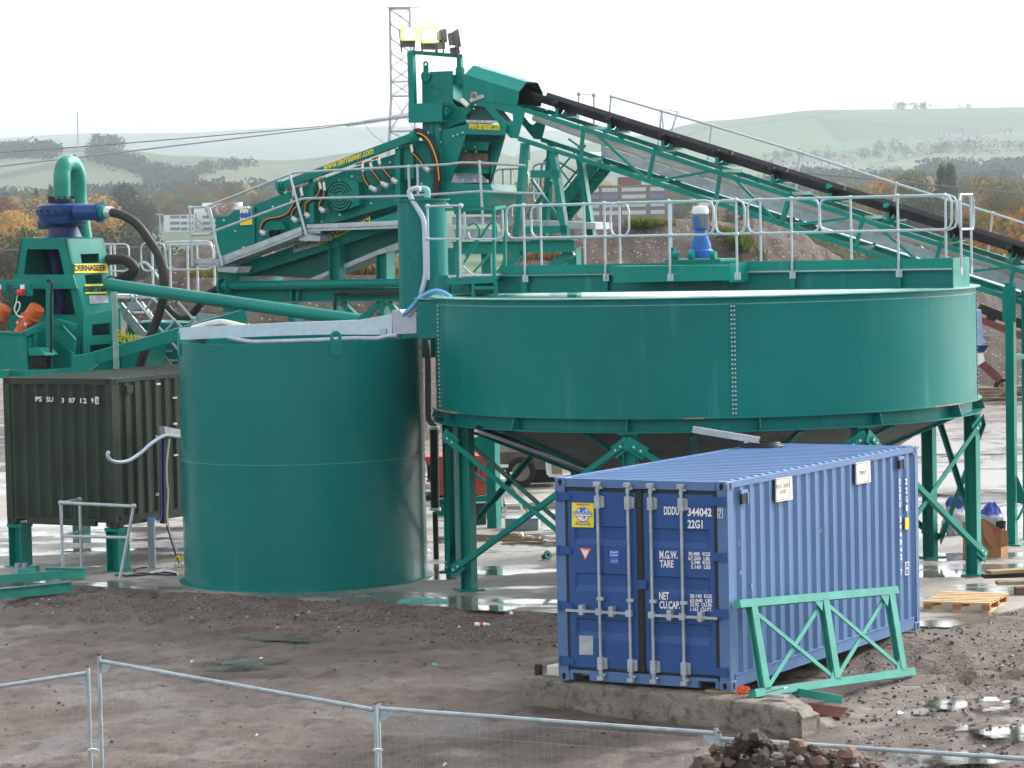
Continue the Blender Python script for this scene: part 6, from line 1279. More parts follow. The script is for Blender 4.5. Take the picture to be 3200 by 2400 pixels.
# ------------------------------------------------------------------ trestle under the conveyor head and the steel stair
tr_ = thing('conveyor_trestle', PC.p(1700, 760), 'green A shaped trestle carrying the conveyor head', 'trestle')
mb = MB(); OT = -.1
for o in (OT, 1.1):
    mb.bar(PC.p(1648, 448, 0)+PC.e2*o, PC.p(1624, 740)+PC.e2*o, .16, .12, PC.e1); mb.bar(PC.p(1736, 478)+PC.e2*o, PC.p(1776, 742)+PC.e2*o, .16, .12, PC.e1)
mb.ob('legs', M['green'], tr_, smooth=0)
for a, b_, w_ in (((1660, 544), (1751, 543), .14), ((1640, 719), (1775, 716), .14)): mb = MB(); mb.bar(PC.p(*a, OT-.04), PC.p(*b_, OT-.04), .08, w_); mb.ob('cross_bar', M['green'], tr_, smooth=0)
mb = MB(); mb.bar(PC.p(*c4(1275, 165), OT-.05), PC.p(*c4(1530, 530), OT-.05), .05, .08, PC.e2); mb.ob('brace', M['green'], tr_, smooth=0); mb = MB(); mb.bar(PC.p(*c4(1450, 180), .9), PC.p(*c4(1250, 480), .9), .05, .08, PC.e2); mb.ob('brace', M['green'], tr_, smooth=0); mb = MB(); mb.bar(PC.p(1650, 448, OT-.08), PC.p(1652, 500, OT-.08), .1, .02, PC.e1); mb.ob('splice_plate', M['green'], tr_, smooth=0)
mb = MB(); mb.ibeam(PC.p(*c4(600, 760), -.1), PC.p(*c4(1260, 752), -.1), .2, .24, .02); mb.ibeam(PC.p(*c4(1260, 745), -.5), PC.p(*c4(1650, 740), -.5), .25, .24, .02); mb.bar(PC.p(*c4(1180, 800), -.2), PC.p(*c4(1000, 990), -.2), .16, .12, PC.e2); mb.bar(PC.p(*c4(1630, 790), -.4), PC.p(*c4(1440, 930), -.4), .16, .12, PC.e2)
for x in (600, 900, 1640): p = PC.p(*c4(x, 760), .3); mb.bar(V((p.x, p.y, 0)), p, .22, .2, PC.e1)
mb.ob('base_beam', M['green'], tr_, smooth=0)
ss = thing('steel_stair', PC.p(1760, 700, 1.6), 'dark green steel stair climbing behind the conveyor trestle', 'stair')
mb = MB(); OS = 1.6
mb.bar(PC.p(1870, 495, OS), PC.p(1706, 700, OS), .04, .24, Z); mb.bar(PC.p(1905, 512, OS+.1), PC.p(1760, 690, OS+.1), .04, .22, Z); mb.ob('stringers', M['green'], ss, smooth=0)
for k in range(9):
    t = k/9; mb = MB(); a = PC.p(1875-165*t, 515+190*t, OS); b_ = PC.p(1905-150*t, 523+185*t, OS+.1); mb.bar(a, b_, .24, .03); mb.ob('tread', M['green'], ss, smooth=0)
mb = MB(); b = lambda a, c, o=OS-.1: mb.tube(PC.p(*c3(*a), o), PC.p(*c3(*c), o), .02, 6)
for a, c in (((1700, 1340), (1640, 1430)), ((1640, 1430), (1625, 1600)), ((1690, 1340), (1950, 1500)), ((1870, 1200), (2000, 1290)), ((1990, 1240), (1800, 1460)), ((2020, 1250), (1930, 1370)), ((2000, 1400), (1830, 1620)), ((1800, 1460), (1920, 1620))): b(a, c)
mb.ob('stair_rails', M['green'], ss)
gw = thing('galvanised_walkway', PC.p(1520, 700, .6), 'galvanised walkway with hoop rails behind the feed column and gate', 'walkway')
mb = MB(); mb.prism([PC.p(*c, .6) for c in q4((590, 490), (1160, 490), (1140, 555), (590, 560))], PC.e2*.05); mb.prism([PC.p(*c, .7) for c in q4((600, 600), (900, 590), (1100, 640), (1000, 680), (620, 690))], PC.e2*.05); mb.bar(PC.p(*c4(1280, 545), .8), PC.p(*c4(1900, 570), .8), .8, .12); mb.ob('floor', M['galv'], gw, smooth=0)
for a, c, z0, z1 in ((1545, 1652, 612, 528), (1668, 1738, 640, 515)): loop(PC, a, c, 1.4, PC.p(1600, z0, 1.4).z, PC.p(1600, z1, 1.4).z).ob('handrail', M['rail'], gw)
for px in (1572, 1597, 1680): mb = MB(); mb.tube(PC.p(px, 530, 1.4), PC.p(px+2, 700, 1.4), .022, 8); mb.ob('rail_post', M['rail'], gw)
# ------------------------------------------------------------------ vibrating screen sloping down to the left
OSc = -.15
def c2(cx, cy): return (500+.42194*cx, 300+.42194*cy)
q2 = lambda *L: [c2(*q) for q in L]
sc_ = thing('vibrating_screen', PC.p(*c2(1100, 1300), OSc), 'green vibrating screen sloping down to the left on its steel chassis', 'vibrating screen')
def sp(*L, off=OSc, t=.04): mb = MB(); mb.prism([PC.p(*c, off) for c in q2(*L)], PC.e2*t); return mb
plate([puz(PC, *c, OSc) for c in q2((410, 893), (500, 890), (548, 850), (592, 838), (686, 830), (700, 806), (960, 705), (1240, 600), (1500, 505), (1740, 430), (1790, 330), (2000, 330), (2020, 770), (1770, 800), (700, 1100), (430, 1195))], [], PC.e2*.05, PC.o+PC.e2*OSc, PC.e1, Z).ob('side_plate', M['green'], sc_, smooth=0)
plate([puz(PC, *c, OSc) for c in q2((410, 893), (686, 830), (960, 705), (1740, 430), (2000, 330), (2020, 770), (1770, 800), (700, 1100), (430, 1195))], [], PC.e2*.05, PC.o+PC.e2*(OSc+1.6), PC.e1, Z).ob('side_plate', M['green'], sc_, smooth=0)
mb = MB(); mb.prism([PC.p(*c2(412, 900), OSc), PC.p(*c2(430, 1195), OSc), PC.p(*c2(430, 1195), OSc)+PC.e2*1.6, PC.p(*c2(412, 900), OSc)+PC.e2*1.6], PC.e1*.03)
a, b_ = PC.p(*c2(500, 1120), OSc+.05), PC.p(*c2(1950, 700), OSc+.05); mb.prism([a, b_, b_+PC.e2*1.5, a+PC.e2*1.5], Z*.04); mb.ob('deck', M['green'], sc_, smooth=0)
sp((684, 830), (700, 826), (700, 1090), (686, 1096), off=OSc-.06, t=.06).ob('edge_rib', M['green'], sc_, smooth=0)
for q in (((1100, 625), (1132, 615), (1142, 935), (1112, 940)), ((1742, 390), (1775, 385), (1780, 800), (1742, 805))): sp(*q, off=OSc-.22, t=.22).ob('pipe_support', M['green'], sc_, smooth=0)
sp((1800, 400), (1870, 380), (1880, 610), (1810, 620), off=OSc-.12, t=.12).ob('spring_bracket', M['green'], sc_, smooth=0)
sp((790, 995), (830, 935), (905, 935), (930, 985), off=OSc-.16, t=.16).ob('spring_bracket', M['green'], sc_, smooth=0)
for (x0, x1, y0, y1) in ((1822, 1860, 612, 715), (1868, 1906, 612, 715), (806, 845, 1000, 1040), (852, 895, 1000, 1040)):
    mb = MB(); a, b_ = PC.p(*c2((x0+x1)/2, y0), OSc-.10), PC.p(*c2((x0+x1)/2, y1), OSc-.10); r = (x1-x0)/2*.42194/FPX*a.y; L = (a-b_).length; nt_ = max(3, int(L/.065))
    mb.path([b_+V((math.cos(t*.7)*r*.8, math.sin(t*.7)*r*.8, L*t/(nt_*9))) for t in range(nt_*9+1)], r*.22, 6); mb.ob('coil_spring', M['black'], sc_)
mb = MB(); a, b_ = PC.p(*c2(905, 668), OSc-.30), PC.p(*c2(1888, 298), OSc-.30); mb.bar(a, b_, .13, .15, Z); spb = mb.ob('spray_bar', M['green'], sc_, smooth=0)
mb = MB(); d_ = (b_-a).normalized(); mb.tube(a-d_*.06, a, .16, 16); mb.tube(a+d_*.02, a+d_*.06, .12, 16); mb.tube(b_-d_*.05, b_+d_*.03, .12, 16); mb.ob('pipe_flange', M['green'], spb, smooth=30)
text('www.dernaseer.com', PC.p(*c2(1212, 556), OSc-.375), PC.p(*c2(1580, 426), OSc-.375), .14, Z, (0, 0, 0), 'lettering', M['signyel'], spb, .02)
HS = [[(985, 690), (990, 740), (990, 800), (950, 870), (880, 900), (800, 915), (760, 950), (745, 1000), (765, 1015)], [(1040, 680), (1055, 740), (1040, 800), (990, 850), (980, 900), (1000, 920)], [(1180, 640), (1190, 690), (1170, 740), (1095, 790), (1080, 830), (1078, 870), (1095, 888)], [(1212, 640), (1220, 700), (1218, 750), (1190, 790), (1185, 830), (1205, 848)],
      [(1495, 500), (1505, 560), (1520, 620), (1555, 675), (1590, 693)], [(1558, 490), (1570, 550), (1610, 600), (1640, 645), (1675, 662)], [(1615, 460), (1630, 510), (1670, 560), (1720, 615), (1745, 635)], [(1860, 360), (1870, 420), (1920, 470), (1955, 520), (1985, 548)]]
YS = mat('yellow_hose_stripe', (.75, .38, .03), .5)
for k, h_ in enumerate(HS):
    P = [PC.p(*c2(*q), OSc-.22) for q in h_]; mb = MB(); mb.path(P[1:], .042, 8, 4); hh = mb.ob('spray_hose', M['hose'], sc_)
    mb = MB(); mb.path([p-PC.e2*.041+Z*.012 for p in P[1:-1]], .009, 5, 4); mb.ob('hose_stripe', YS, hh)
    mb = MB(); mb.tube(P[0], P[1], .03, 8); mb.ball(P[-1], .06, 8); mb.tube(P[-2], P[-1], .05, 8); mb.tube(P[-1], P[-1]+PC.e2*.2, .05, 8); mb.ob('hose_coupling', M['bolt'], hh)
    mb = MB(); p = P[0]; mb.bar(p-PC.e1*.13-Z*.02, p+PC.e1*.01+Z*.02, .03, .03); mb.ob('valve_lever', M['red'], hh, smooth=0)
mb = sp((1240, 668), (1400, 624), (1468, 640), (1476, 806), (1300, 868), (1262, 800), off=OSc-.24, t=.24); gd = mb.ob('drive_guard', M['green'], sc_, smooth=0)
mb = MB(); gc = PC.p(*c2(1330, 745), OSc-.245)
for r in (.10, .16, .22, .28):
    for a0 in (20, 200):
        pts = [gc+PC.e1*(r*math.cos(math.radians(t)))+Z*(r*1.05*math.sin(math.radians(t))) for t in range(a0, a0+141, 14)]; mb.path(pts, .012, 4)
mb.ob('louvres', M['dark'], gd)
rb = random.Random(8); mb = MB()
bolts(mb, [PC.p(*c2(x, y), OSc-.005) for x, y in ((475, 920), (838, 820), (705, 870), (1330, 630), (1335, 880), (1425, 595), (1705, 490), (1565, 795), (1635, 700), (1700, 740), (1200, 930), (1600, 470), (1940, 650), (1800, 520), (1905, 470), (560, 1000), (620, 1120), (975, 770))], -PC.e2, .022); mb.ob('plate_bolts', M['bolt'], sc_)
# warning labels on the feed end
def label(q, m, nm, par, off): mb = MB(); mb.prism([PC.p(*c, off) for c in q2(*q)], PC.e2*.004); return mb.ob(nm, m, par, smooth=0)
wl_ = label(((592, 840), (682, 836), (682, 898), (592, 904)), M['white'], 'warning_label', sc_, OSc-.07); label(((592, 905), (682, 899), (682, 952), (594, 958)), M['signyel'], 'warning_label', sc_, OSc-.07)
label(((652, 838), (680, 837), (680, 865), (652, 866)), M['signblk'], 'ce_mark', sc_, OSc-.075); text('CE', PC.p(*c2(655, 860), OSc-.08), PC.p(*c2(677, 859), OSc-.08), .10, Z, (0, 0, 0), 'lettering', M['white'], sc_, .01)
for x in (610, 636): mb = MB(); mb.add([PC.p(*c2(*q), OSc-.077) for q in ((x-11, 866), (x+11, 865), (x, 842))], [(0, 1, 2)]); mb.ob('warning_triangle', M['signyel'], sc_, smooth=0)
for x in (608, 636, 664): mb = MB(); c = PC.p(*c2(x, 884), OSc-.077); mb.add([c+PC.e1*.05*math.cos(t*.5)+Z*.06*math.sin(t*.5) for t in range(13)], [tuple(range(13))]); mb.ob('safety_disc', M['signblue'], sc_, smooth=0)
# chassis
mb = sp((590, 1250), (1000, 1110), (1775, 850), (1775, 965), (1000, 1215), (590, 1335), off=OSc-.15, t=.2); ch = mb.ob('chassis_beam', M['green'], sc_, smooth=0)
mb = sp((590, 1250), (1000, 1110), (1775, 850), (1775, 965), (1000, 1215), (590, 1335), off=OSc+1.6, t=.2); mb.ob('chassis_beam', M['green'], sc_, smooth=0)
s1 = label(((1172, 1052), (1552, 893), (1556, 930), (1178, 1104)), M['signyel'], 'name_board', ch, OSc-.165)
text('DERNASEER SCREENS', PC.p(*c2(1190, 1090), OSc-.17), PC.p(*c2(1548, 928), OSc-.17), .155, Z, (0, 0, 0), 'lettering', M['signblk'], s1, .03)
s2 = label(((982, 1106), (1170, 1066), (1174, 1110), (990, 1160)), M['galv'], 'name_board', ch, OSc-.165); text('HILLTOP PLANT LTD', PC.p(*c2(995, 1135), OSc-.17), PC.p(*c2(1165, 1093), OSc-.17), .13, Z, (0, 0, 0), 'lettering', M['signblk'], s2, .02)
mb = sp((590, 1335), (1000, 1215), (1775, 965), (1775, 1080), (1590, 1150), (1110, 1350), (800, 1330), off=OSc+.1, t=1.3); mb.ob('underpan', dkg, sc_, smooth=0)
mb = MB(); mb.prism([PC.p(*c, OSc+.0) for c in q2((1110, 1352), (1590, 1150), (1778, 1078), (1778, 1130), (1600, 1180), (1160, 1358))], PC.e2*.1); mb.ob('pan_edge', M['galv'], sc_, smooth=0)
mb = sp((405, 1200), (430, 1195), (590, 1310), (600, 1600), (470, 1600), (440, 1400), off=OSc-.1, t=1.7); mb.ob('end_support', M['green'], sc_, smooth=0)
for x0, x1, y0, y1, o in ((1260, 1366, 1062, 1420, -.2), (1628, 1730, 1130, 1420, .6), (1620, 1700, 1160, 1420, .0)):
    mb = MB(); mb.ibeam(PC.p(*c2((x0+x1)/2, y0), o), PC.p(*c2((x0+x1)/2, y1), o), .25, .24, .02, PC.e1); mb.ob('leg', M['green'], sc_, smooth=0)
mb = MB(); mb.tube(PC.p(*c2(450, 1406), -.55), PC.p(*c2(1800, 1384), -.55), .085, 14); mb.tube(PC.p(*c2(445, 1406), -.55), PC.p(*c2(460, 1406), -.55), .15, 14); mb.tube(PC.p(*c2(490, 1405), -.55), PC.p(*c2(515, 1405), -.55), .14, 14); mb.ob('water_pipe', M['green'], sc_, smooth=35)
mb = MB(); mb.ibeam(PC.p(*c2(440, 1480), -.3), PC.p(*c2(1800, 1468), -.3), .25, .26, .02); mb.ibeam(PC.p(*c2(440, 1480), 1.3), PC.p(*c2(1800, 1468), 1.3), .25, .26, .02)
for x in (960, 1010): mb.prism([PC.p(*c2(x, 1430), -.43), PC.p(*c2(x+14, 1430), -.43), PC.p(*c2(x+14, 1525), -.43), PC.p(*c2(x, 1525), -.43)], PC.e2*.12)
mb.ob('base_beam', M['green'], sc_, smooth=0)
mb = MB(); mb.bar(PC.p(*c2(1290, 1466), -.48), PC.p(*c2(1800, 1458), -.48), .06, .05); mb.path([PC.p(*c2(x, y), -.5) for x, y in ((1400, 1468), (1320, 1470), (1298, 1500), (1297, 1640))], .025, 6, 4); mb.ob('cable_run', M['cablebk'], sc_)
mb = MB()
for a, c, w_ in (((1310, 1525), (1310, 1690), .2), ((1660, 1520), (1660, 1690), .2), ((1000, 1530), (1000, 1690), .2), ((1350, 1530), (1490, 1670), .12), ((1630, 1530), (1470, 1680), .12), ((1690, 1530), (1800, 1640), .1)): mb.bar(PC.p(*c2(*a), -.3), PC.p(*c2(*c), -.3), w_, .1, PC.e1)
for x in (1000, 1310, 1660, 560): p = PC.p(*c2(x, 1600), .3); mb.bar(V((p.x, p.y, 0)), p, .2, .2, PC.e1)
mb.ob('under_frame', M['green'], sc_, smooth=0)
mb = MB(); mb.path([PC.p(*c3(x, y), -.35) for x, y in ((545, 1150), (570, 1145), (620, 1165), (670, 1230), (710, 1320), (735, 1420), (738, 1520), (730, 1660), (735, 1760))], .085, 10, 5); bh = mb.ob('feed_hose', M['hose'], sc_)
mb = MB(); mb.path([PC.p(*c3(x, y), -.44) for x, y in ((560, 1150), (600, 1160), (655, 1205), (700, 1290), (733, 1390), (748, 1500), (752, 1560))], .014, 5, 5); mb.ob('hose_stripe', YS, bh)
# walkway along the screen
OW = -1.05; wk = thing('screen_walkway', PC.p(*c2(1000, 1020), OW), 'galvanised stepped walkway with handrails along the front of the screen', 'walkway')
ww = lambda q, t=.02, off=OW: [PC.p(*c, off) for c in q2(*q)]
for q in (((245, 1205), (438, 1205), (438, 1262), (247, 1266)), ((440, 1192), (1042, 968), (1050, 1028), (445, 1260)), ((1086, 952), (1790, 920), (1790, 978), (1090, 1002))):
    mb = MB(); mb.prism(ww(q), PC.e2*.02); mb.ob('toe_board', M['galv'], wk, smooth=0)
    P = ww(q); mb = MB(); mb.prism([P[3]+Z*.03, P[2]+Z*.03, P[2]+Z*.03+PC.e2*.75, P[3]+Z*.03+PC.e2*.75], Z*.03); mb.ob('grating', M['galv'], wk, smooth=0)
for q in (((415, 1260), (585, 1265), (560, 1310), (430, 1300)), ((1028, 1010), (1190, 1040), (1180, 1075), (1030, 1072))): mb = MB(); mb.prism(ww(q, off=OW+.1), PC.e2*.5); mb.ob('bracket', M['galv'], wk, smooth=0)
f = lambda L, off=OW-.03, r=.024: mb.path([PC.p(*c, off) for c in L], r, 8)
mb = MB(); f(q2((220, 826), (340, 822), (958, 582), (1000, 566), (1840, 522), (2133, 506))+[(1440, 508), (1498, 509), (1641, 517)]); mb.ob('handrail', M['rail'], wk)
mb = MB(); f(q2((226, 1030), (370, 1026), (400, 1002), (1010, 776), (1062, 760), (1850, 740), (2133, 722))+[(1500, 598), (1700, 606)]); f(q2((365, 830), (392, 930), (400, 985), (370, 1024))); mb.ob('knee_rail', M['rail'], wk)
for a, c in (((220, 826), (240, 1262)), ((350, 826), (462, 1258)), ((960, 584), (1082, 1026)), ((1840, 522), (1848, 740)), ((1906, 520), (1912, 740))):
    mb = MB(); mb.tube(PC.p(*c2(*a), OW-.06), PC.p(*c2(*c), OW-.06), .025, 8); mb.ball(PC.p(*c2(*a), OW-.04), .042, 8); mb.ob('rail_post', M['rail'], wk)
mb = MB(); mb.tube(PC.p(*c4(825, 22), OW-.06), PC.p(*c4(856, 560), OW-.06), .025, 8); mb.ball(PC.p(*c4(825, 22), OW-.04), .042, 8); mb.ob('rail_post', M['rail'], wk)
# ------------------------------------------------------------------ sand plant on the left: tower, cyclone, dewatering screen
PS = VP((-8.42, 57.5), .5)
def c5(cx, cy): return (.21704*cx, 820+.21704*cy)
def c1(cx, cy): return (.36166*cx, 300+.36166*cy)
def spz(q, off=0): return puz(PS, *q, off)
pt_ = thing('pump_tower', PS.p(150, 1120, 1), 'green A frame tower with yellow name boards carrying the blue cyclone', 'tower')
ntop, nbot = PS.p(208, 747), PS.p(260, 988)
# left face with window openings
plate([spz(q) for q in ((65, 747), (208, 747), (260, 988), (26, 988))], [[spz(q) for q in ((84, 779), (183, 779), (201, 858), (74, 858))], [spz(q) for q in ((50, 903), (220, 903), (236, 984), (34, 984))]], PS.e2*.06, PS.o, PS.e1, Z).ob('front_frame', M['green'], pt_, smooth=0)
mb = MB(); mb.prism([PS.p(*q, -.07) for q in ((43, 859), (228, 859), (240, 902), (37, 902))], PS.e2*.06); mb.ob('cross_beam', M['green'], pt_, smooth=0)
RF = RP(ntop, nbot, ntop+PS.e2)
def rf(x, y, off=0): return RF.p(x, y, off)
if RF.n.dot(CAM-ntop) < 0: RF.n = -RF.n
ee = PS.e2; up_ = (ntop-nbot).normalized()
def r2(x, y): q = rf(x, y)-ntop; return (q.dot(ee), q.dot(up_))
DT = r2(322, 746)[0]-.06
plate([r2(*q) for q in ((208, 747), (322, 745), (371, 962), (376, 985), (260, 988))], [[r2(*q) for q in ((251, 794), (309, 792), (311, 821), (256, 823))], [r2(*q) for q in ((264, 859), (320, 857), (323, 885), (270, 887))]], -RF.n*.05, ntop, ee, up_).ob('side_frame', M['green'], pt_, smooth=0)
mb = MB(); mb.prism([ntop, PS.p(65, 747), PS.p(65, 747)+ee*DT, ntop+ee*DT], Z*.02); mb.ob('top_plate', M['green'], pt_, smooth=0)
mb = MB(); mb.prism([PS.p(65, 748), PS.p(27, 988), PS.p(27, 988)+ee*DT, PS.p(65, 748)+ee*DT], PS.e1*.04); mb.ob('far_side', M['green'], pt_, smooth=0)
mb = MB(); mb.prism([PS.p(*q)+ee*DT for q in ((65, 747), (208, 747), (260, 988), (26, 988))], ee*.03); mb.ob('rear_frame', dkg, pt_, smooth=0)
def board(q, m, nm, off=.006): mb = MB(); mb.prism([rf(*c, off) for c in q], RF.n*.004); return mb.ob(nm, m, pt_, smooth=0)
b1 = board(((233, 853), (337, 852), (335, 824), (232, 825)), M['green'], 'name_board')
for q in (((233, 829), (335, 828), (335, 824), (232, 825)), ((233, 853.5), (337, 852.5), (336.5, 848), (233, 849))):
    mb = MB(); mb.prism([rf(*c, .012) for c in q], RF.n*.004); mb.ob('yellow_bar', M['signyel'], b1, smooth=0)
mb = MB(); mb.prism([rf(*c, .008) for c in ((233, 851), (337, 850), (335, 826), (232, 827))], RF.n*.004); mb.ob('yellow_panel', M['signyel'], b1, smooth=0)
text('DERNASEER', rf(235, 847, .018), rf(334, 846, .018), .125, up_, (0, 0, 0), 'lettering', M['signblk'], b1, .035)
b2 = board(((266, 918), (334, 916), (332, 889), (265, 891)), M['green'], 'model_board')
for q in (((265, 894), (332, 892.5), (332, 888), (264, 889.5)), ((266, 918.5), (334, 917), (333.5, 912), (266, 913.5))):
    mb = MB(); mb.prism([rf(*c, .012) for c in q], RF.n*.004); mb.ob('yellow_bar', M['signyel'], b2, smooth=0)
text('DSP 120', rf(267, 911, .02), rf(332, 909, .02), .10, up_, (0, 0, 0), 'lettering', M['signblk'], b2, .05)
board(((281, 950), (339, 946), (335, 923), (277, 924)), M['galv'], 'blank_plate')
# lower box of the tower
lb0, lb1 = PS.p(260, 989), PS.p(245, 1110); mb = MB()
mb.prism([PS.p(*q) for q in ((28, 989), (260, 989), (246, 1125), (28, 1125))], ee*.04); mb.ob('lower_front', M['green'], pt_, smooth=0)
RL_ = RP(lb0, lb0-Z, lb0+ee)
if RL_.n.dot(CAM-lb0) < 0: RL_.n = -RL_.n
def l2(x, y): q = RL_.p(x, y)-lb0; return (q.dot(ee), q.z)
plate([l2(*q) for q in ((260, 989), (376, 962), (381, 1160), (262, 1160))], [[l2(*q) for q in ((288, 1014), (346, 1008), (346, 1046), (288, 1049))], [l2(*q) for q in ((282, 1078), (350, 1074), (350, 1097), (282, 1105))]], -RL_.n*.05, lb0, ee, Z).ob('lower_side', M['green'], pt_, smooth=0)
mb = MB(); mb.prism([PS.p(150, 986), PS.p(150, 1160), PS.p(150, 1160)+ee*DT, PS.p(150, 986)+ee*DT], PS.e1*.04); mb.prism([PS.p(*q)+ee*(DT-.05) for q in ((40, 985), (255, 985), (262, 1160), (40, 1160))], ee*.05)
for q in ((40, 1150), (240, 1150)): p = PS.p(*q, .3); mb.bar(V((p.x, p.y, 0)), p, .25, .25, PS.e1)
mb.ob('lower_back', dkg, pt_, smooth=0)
# side arm, diagonal plate and spring seat beside the tower
mb = MB(); mb.prism([PS.p(*c5(*q), -.45) for q in ((760, 835), (810, 815), (1085, 1110), (1060, 1340), (1040, 1500), (750, 1510))], ee*.05); mb.prism([PS.p(*c5(*q), -.52) for q in ((770, 1050), (1050, 1310), (1035, 1340), (760, 1090))], ee*.06); mb.bar(PS.p(*c5(840, 850), -.5), PS.p(*c5(1090, 925), -.5), .08, .09); mb.ob('side_bracket', M['green'], pt_, smooth=0)
# cyclone
cy_ = thing('cyclone', PS.p(205, 745, .7), 'navy blue cyclone with bolted volute and green bent pipe on top of the green tower', 'cyclone')
OC = .75; k = FPX/PS.p(200, 700, OC).y
def axis_c(px, py): return PS.p(px, py, OC)
mb = MB(); base = axis_c(200, 745)
def lz(py): return (axis_c(200, py)-base).z
mb.lathe([(60/k, 0), (60/k, lz(741)), (56/k, lz(741)), (45/k, lz(712)), (48/k, lz(700))], base, 32); mb.ob('lower_cone', M['navy'], cy_)
vc = axis_c(199, 668); mb = MB(); BLUE = mat('cyclone_blue_paint', (.010, .050, .175), .4, var=.15, scale=4)
mb.lathe([(0, lz(634)), (70/k, lz(638)), (77/k, lz(642)), (78/k, lz(668)), (76/k, lz(690)), (74/k, lz(697)), (60/k, lz(706)), (0, lz(706))], base, 40)
mb.prism([axis_c(*q)-PS.e2*.2 for q in ((136, 690), (250, 694), (250, 700), (200, 710), (150, 717), (138, 716))], PS.e2*.4); mb.ob('volute', BLUE, cy_, smooth=35)
mb = MB(); mb.lathe([(70/k, lz(664)), (86/k, lz(664)), (86/k, lz(671)), (70/k, lz(671))], base, 40)
bolts(mb, [base+V((82/k*math.cos(t*.35), 82/k*math.sin(t*.35), lz(663))) for t in range(18)], Z, .022, 6, .05); mb.ob('volute_flange', M['navy'], cy_, smooth=30)
mb = MB(); a, b_ = PS.p(240, 663, OC-.3), PS.p(312, 664, OC-.3); mb.tube(a, b_, .15, 20, .165); mb.tube(b_-PS.e1*.03, b_+PS.e1*.04, .20, 20); mb.ob('outlet', BLUE, cy_, smooth=35)
mb = MB(); mb.tube(PS.p(314, 665, OC-.3), PS.p(330, 664, OC-.3), .145, 20); mb.ob('green_ring', M['green'], cy_, smooth=35)
mb = MB(); mb.tube(PS.p(330, 663, OC-.3), PS.p(349, 663, OC-.3), .10, 16); mb.tube(PS.p(334, 663, OC-.3), PS.p(337, 663, OC-.3), .115, 16); mb.tube(PS.p(343, 663, OC-.3), PS.p(346, 663, OC-.3), .115, 16); mb.ob('coupling', M['bolt'], cy_, smooth=35)
mb = MB(); cap = base+V((0, 0, lz(628))); mb.lathe([(42/k, lz(634)), (42/k, lz(622)), (0, lz(622))], base+PS.e1*(-6/k), 32); bolts(mb, [base+PS.e1*(-6/k)+V((38/k*math.cos(t*.52), 38/k*math.sin(t*.52), lz(623))) for t in range(12)], Z, .022, 6, .06); mb.ob('neck_flange', M['black'], cy_, smooth=30)
OP = OC-.02
U = [(193, 628, 0), (193, 560, 0), (194, 538, .03), (200, 517, .10), (214, 508, .30), (229, 517, .52), (240, 540, .62), (244, 570, .66), (246, 630, .68), (262, 745, .70)]
mb = MB(); mb.path([PS.p(x, y, OP+o) for x, y, o in U], .168, 24, 6); upb = mb.ob('bent_pipe', mat('pipe_green_gloss', (.02, .23, .17), .28, var=.06, scale=3), cy_)
mb = MB(); p = PS.p(227, 496, OP+.4); mb.prism([p, p+PS.e1*.06, p+PS.e1*.06+Z*.08, p+PS.e1*.02+Z*.08], PS.e2*.02); mb.ob('pipe_lug', M['green'], upb, smooth=0)
mb = MB(); mb.path([PS.p(x, y, .9) for x, y in ((160, 770), (170, 830), (178, 880), (196, 985))], .16, 16, 3, rad=lambda t: .19-.09*t); c8 = mb.ob('cone_tail', M['navy'], cy_); mb = MB(); mb.lathe([(.12, -.02), (.15, -.02), (.15, .02), (.12, .02)], PS.p(192, 955, .9), 20); mb.ob('tail_flange', M['navy'], c8, smooth=30)
mb = MB(); mb.path([PS.p(x, y, OC-.3) for x, y in ((348, 664), (392, 677), (434, 707), (470, 757), (496, 800), (511, 870), (509, 935), (485, 1015), (458, 1082), (436, 1145), (425, 1200))], .088, 12, 6); solo(mb, 'slurry_hose', M['hose'], 'thick black hose arching from the blue cyclone down behind the olive container', 'hose')
mb = MB(); mb.path([PS.p(x, y, 1.2) for x, y in ((335, 812), (362, 811), (390, 813), (411, 826), (419, 843), (408, 858), (388, 868), (368, 880), (356, 888))], .105, 12, 5); solo(mb, 'slurry_hose', M['hose'], 'short fat black hose bend behind the upper name board of the tower', 'hose')
mb = MB(); mb.path([PS.p(x, y, 3.2) for x, y in ((522, 960), (540, 981), (568, 996), (593, 989), (611, 969), (630, 945), (654, 918), (684, 900))], .08, 10, 5); solo(mb, 'slurry_hose', M['hose'], 'black hose with an orange stripe looping below the diagonal green pipe', 'hose')
# diagonal round pipe and square gutter
p, q = PS.p(368, 893, -.2), atY(1132, 1003, 51.8); dp = thing('discharge_pipe', p, 'long green round pipe sloping down from the tower to the tank bridge column', 'pipe')
mb = MB(); mb.path([PS.p(346, 884, .1), PS.p(354, 888, -.12), p, p.lerp(q, .5), q], .118, 20, 3); mb.ob('pipe', M['green'], dp)
mb = MB(); a = PS.p(347, 885, .05); d_ = (PS.p(354, 888, -.12)-a).normalized(); mb.tube(a-d_*.03, a+d_*.06, .145, 18); mb.ob('clamp', M['black'], dp, smooth=35)
p, q = atY(262, 1128, 55.6), atY(770, 984, 55.9); gu = thing('square_gutter', p, 'square section green gutter sloping up behind the upright tank', 'gutter')
mb = MB(); mb.bar(p, q, .3, .235); mb.ob('duct', M['green'], gu, smooth=0, bevel=.015); mb = MB(); P_4 = [atY(x, y, 55.45) for x, y in ((222, 1111), (266, 1109), (300, 1108), (300, 1140), (272, 1162), (225, 1164))]; mb.prism(P_4, V((0, .4, 0))); mb.ob('outlet_box', M['green'], gu, smooth=0)
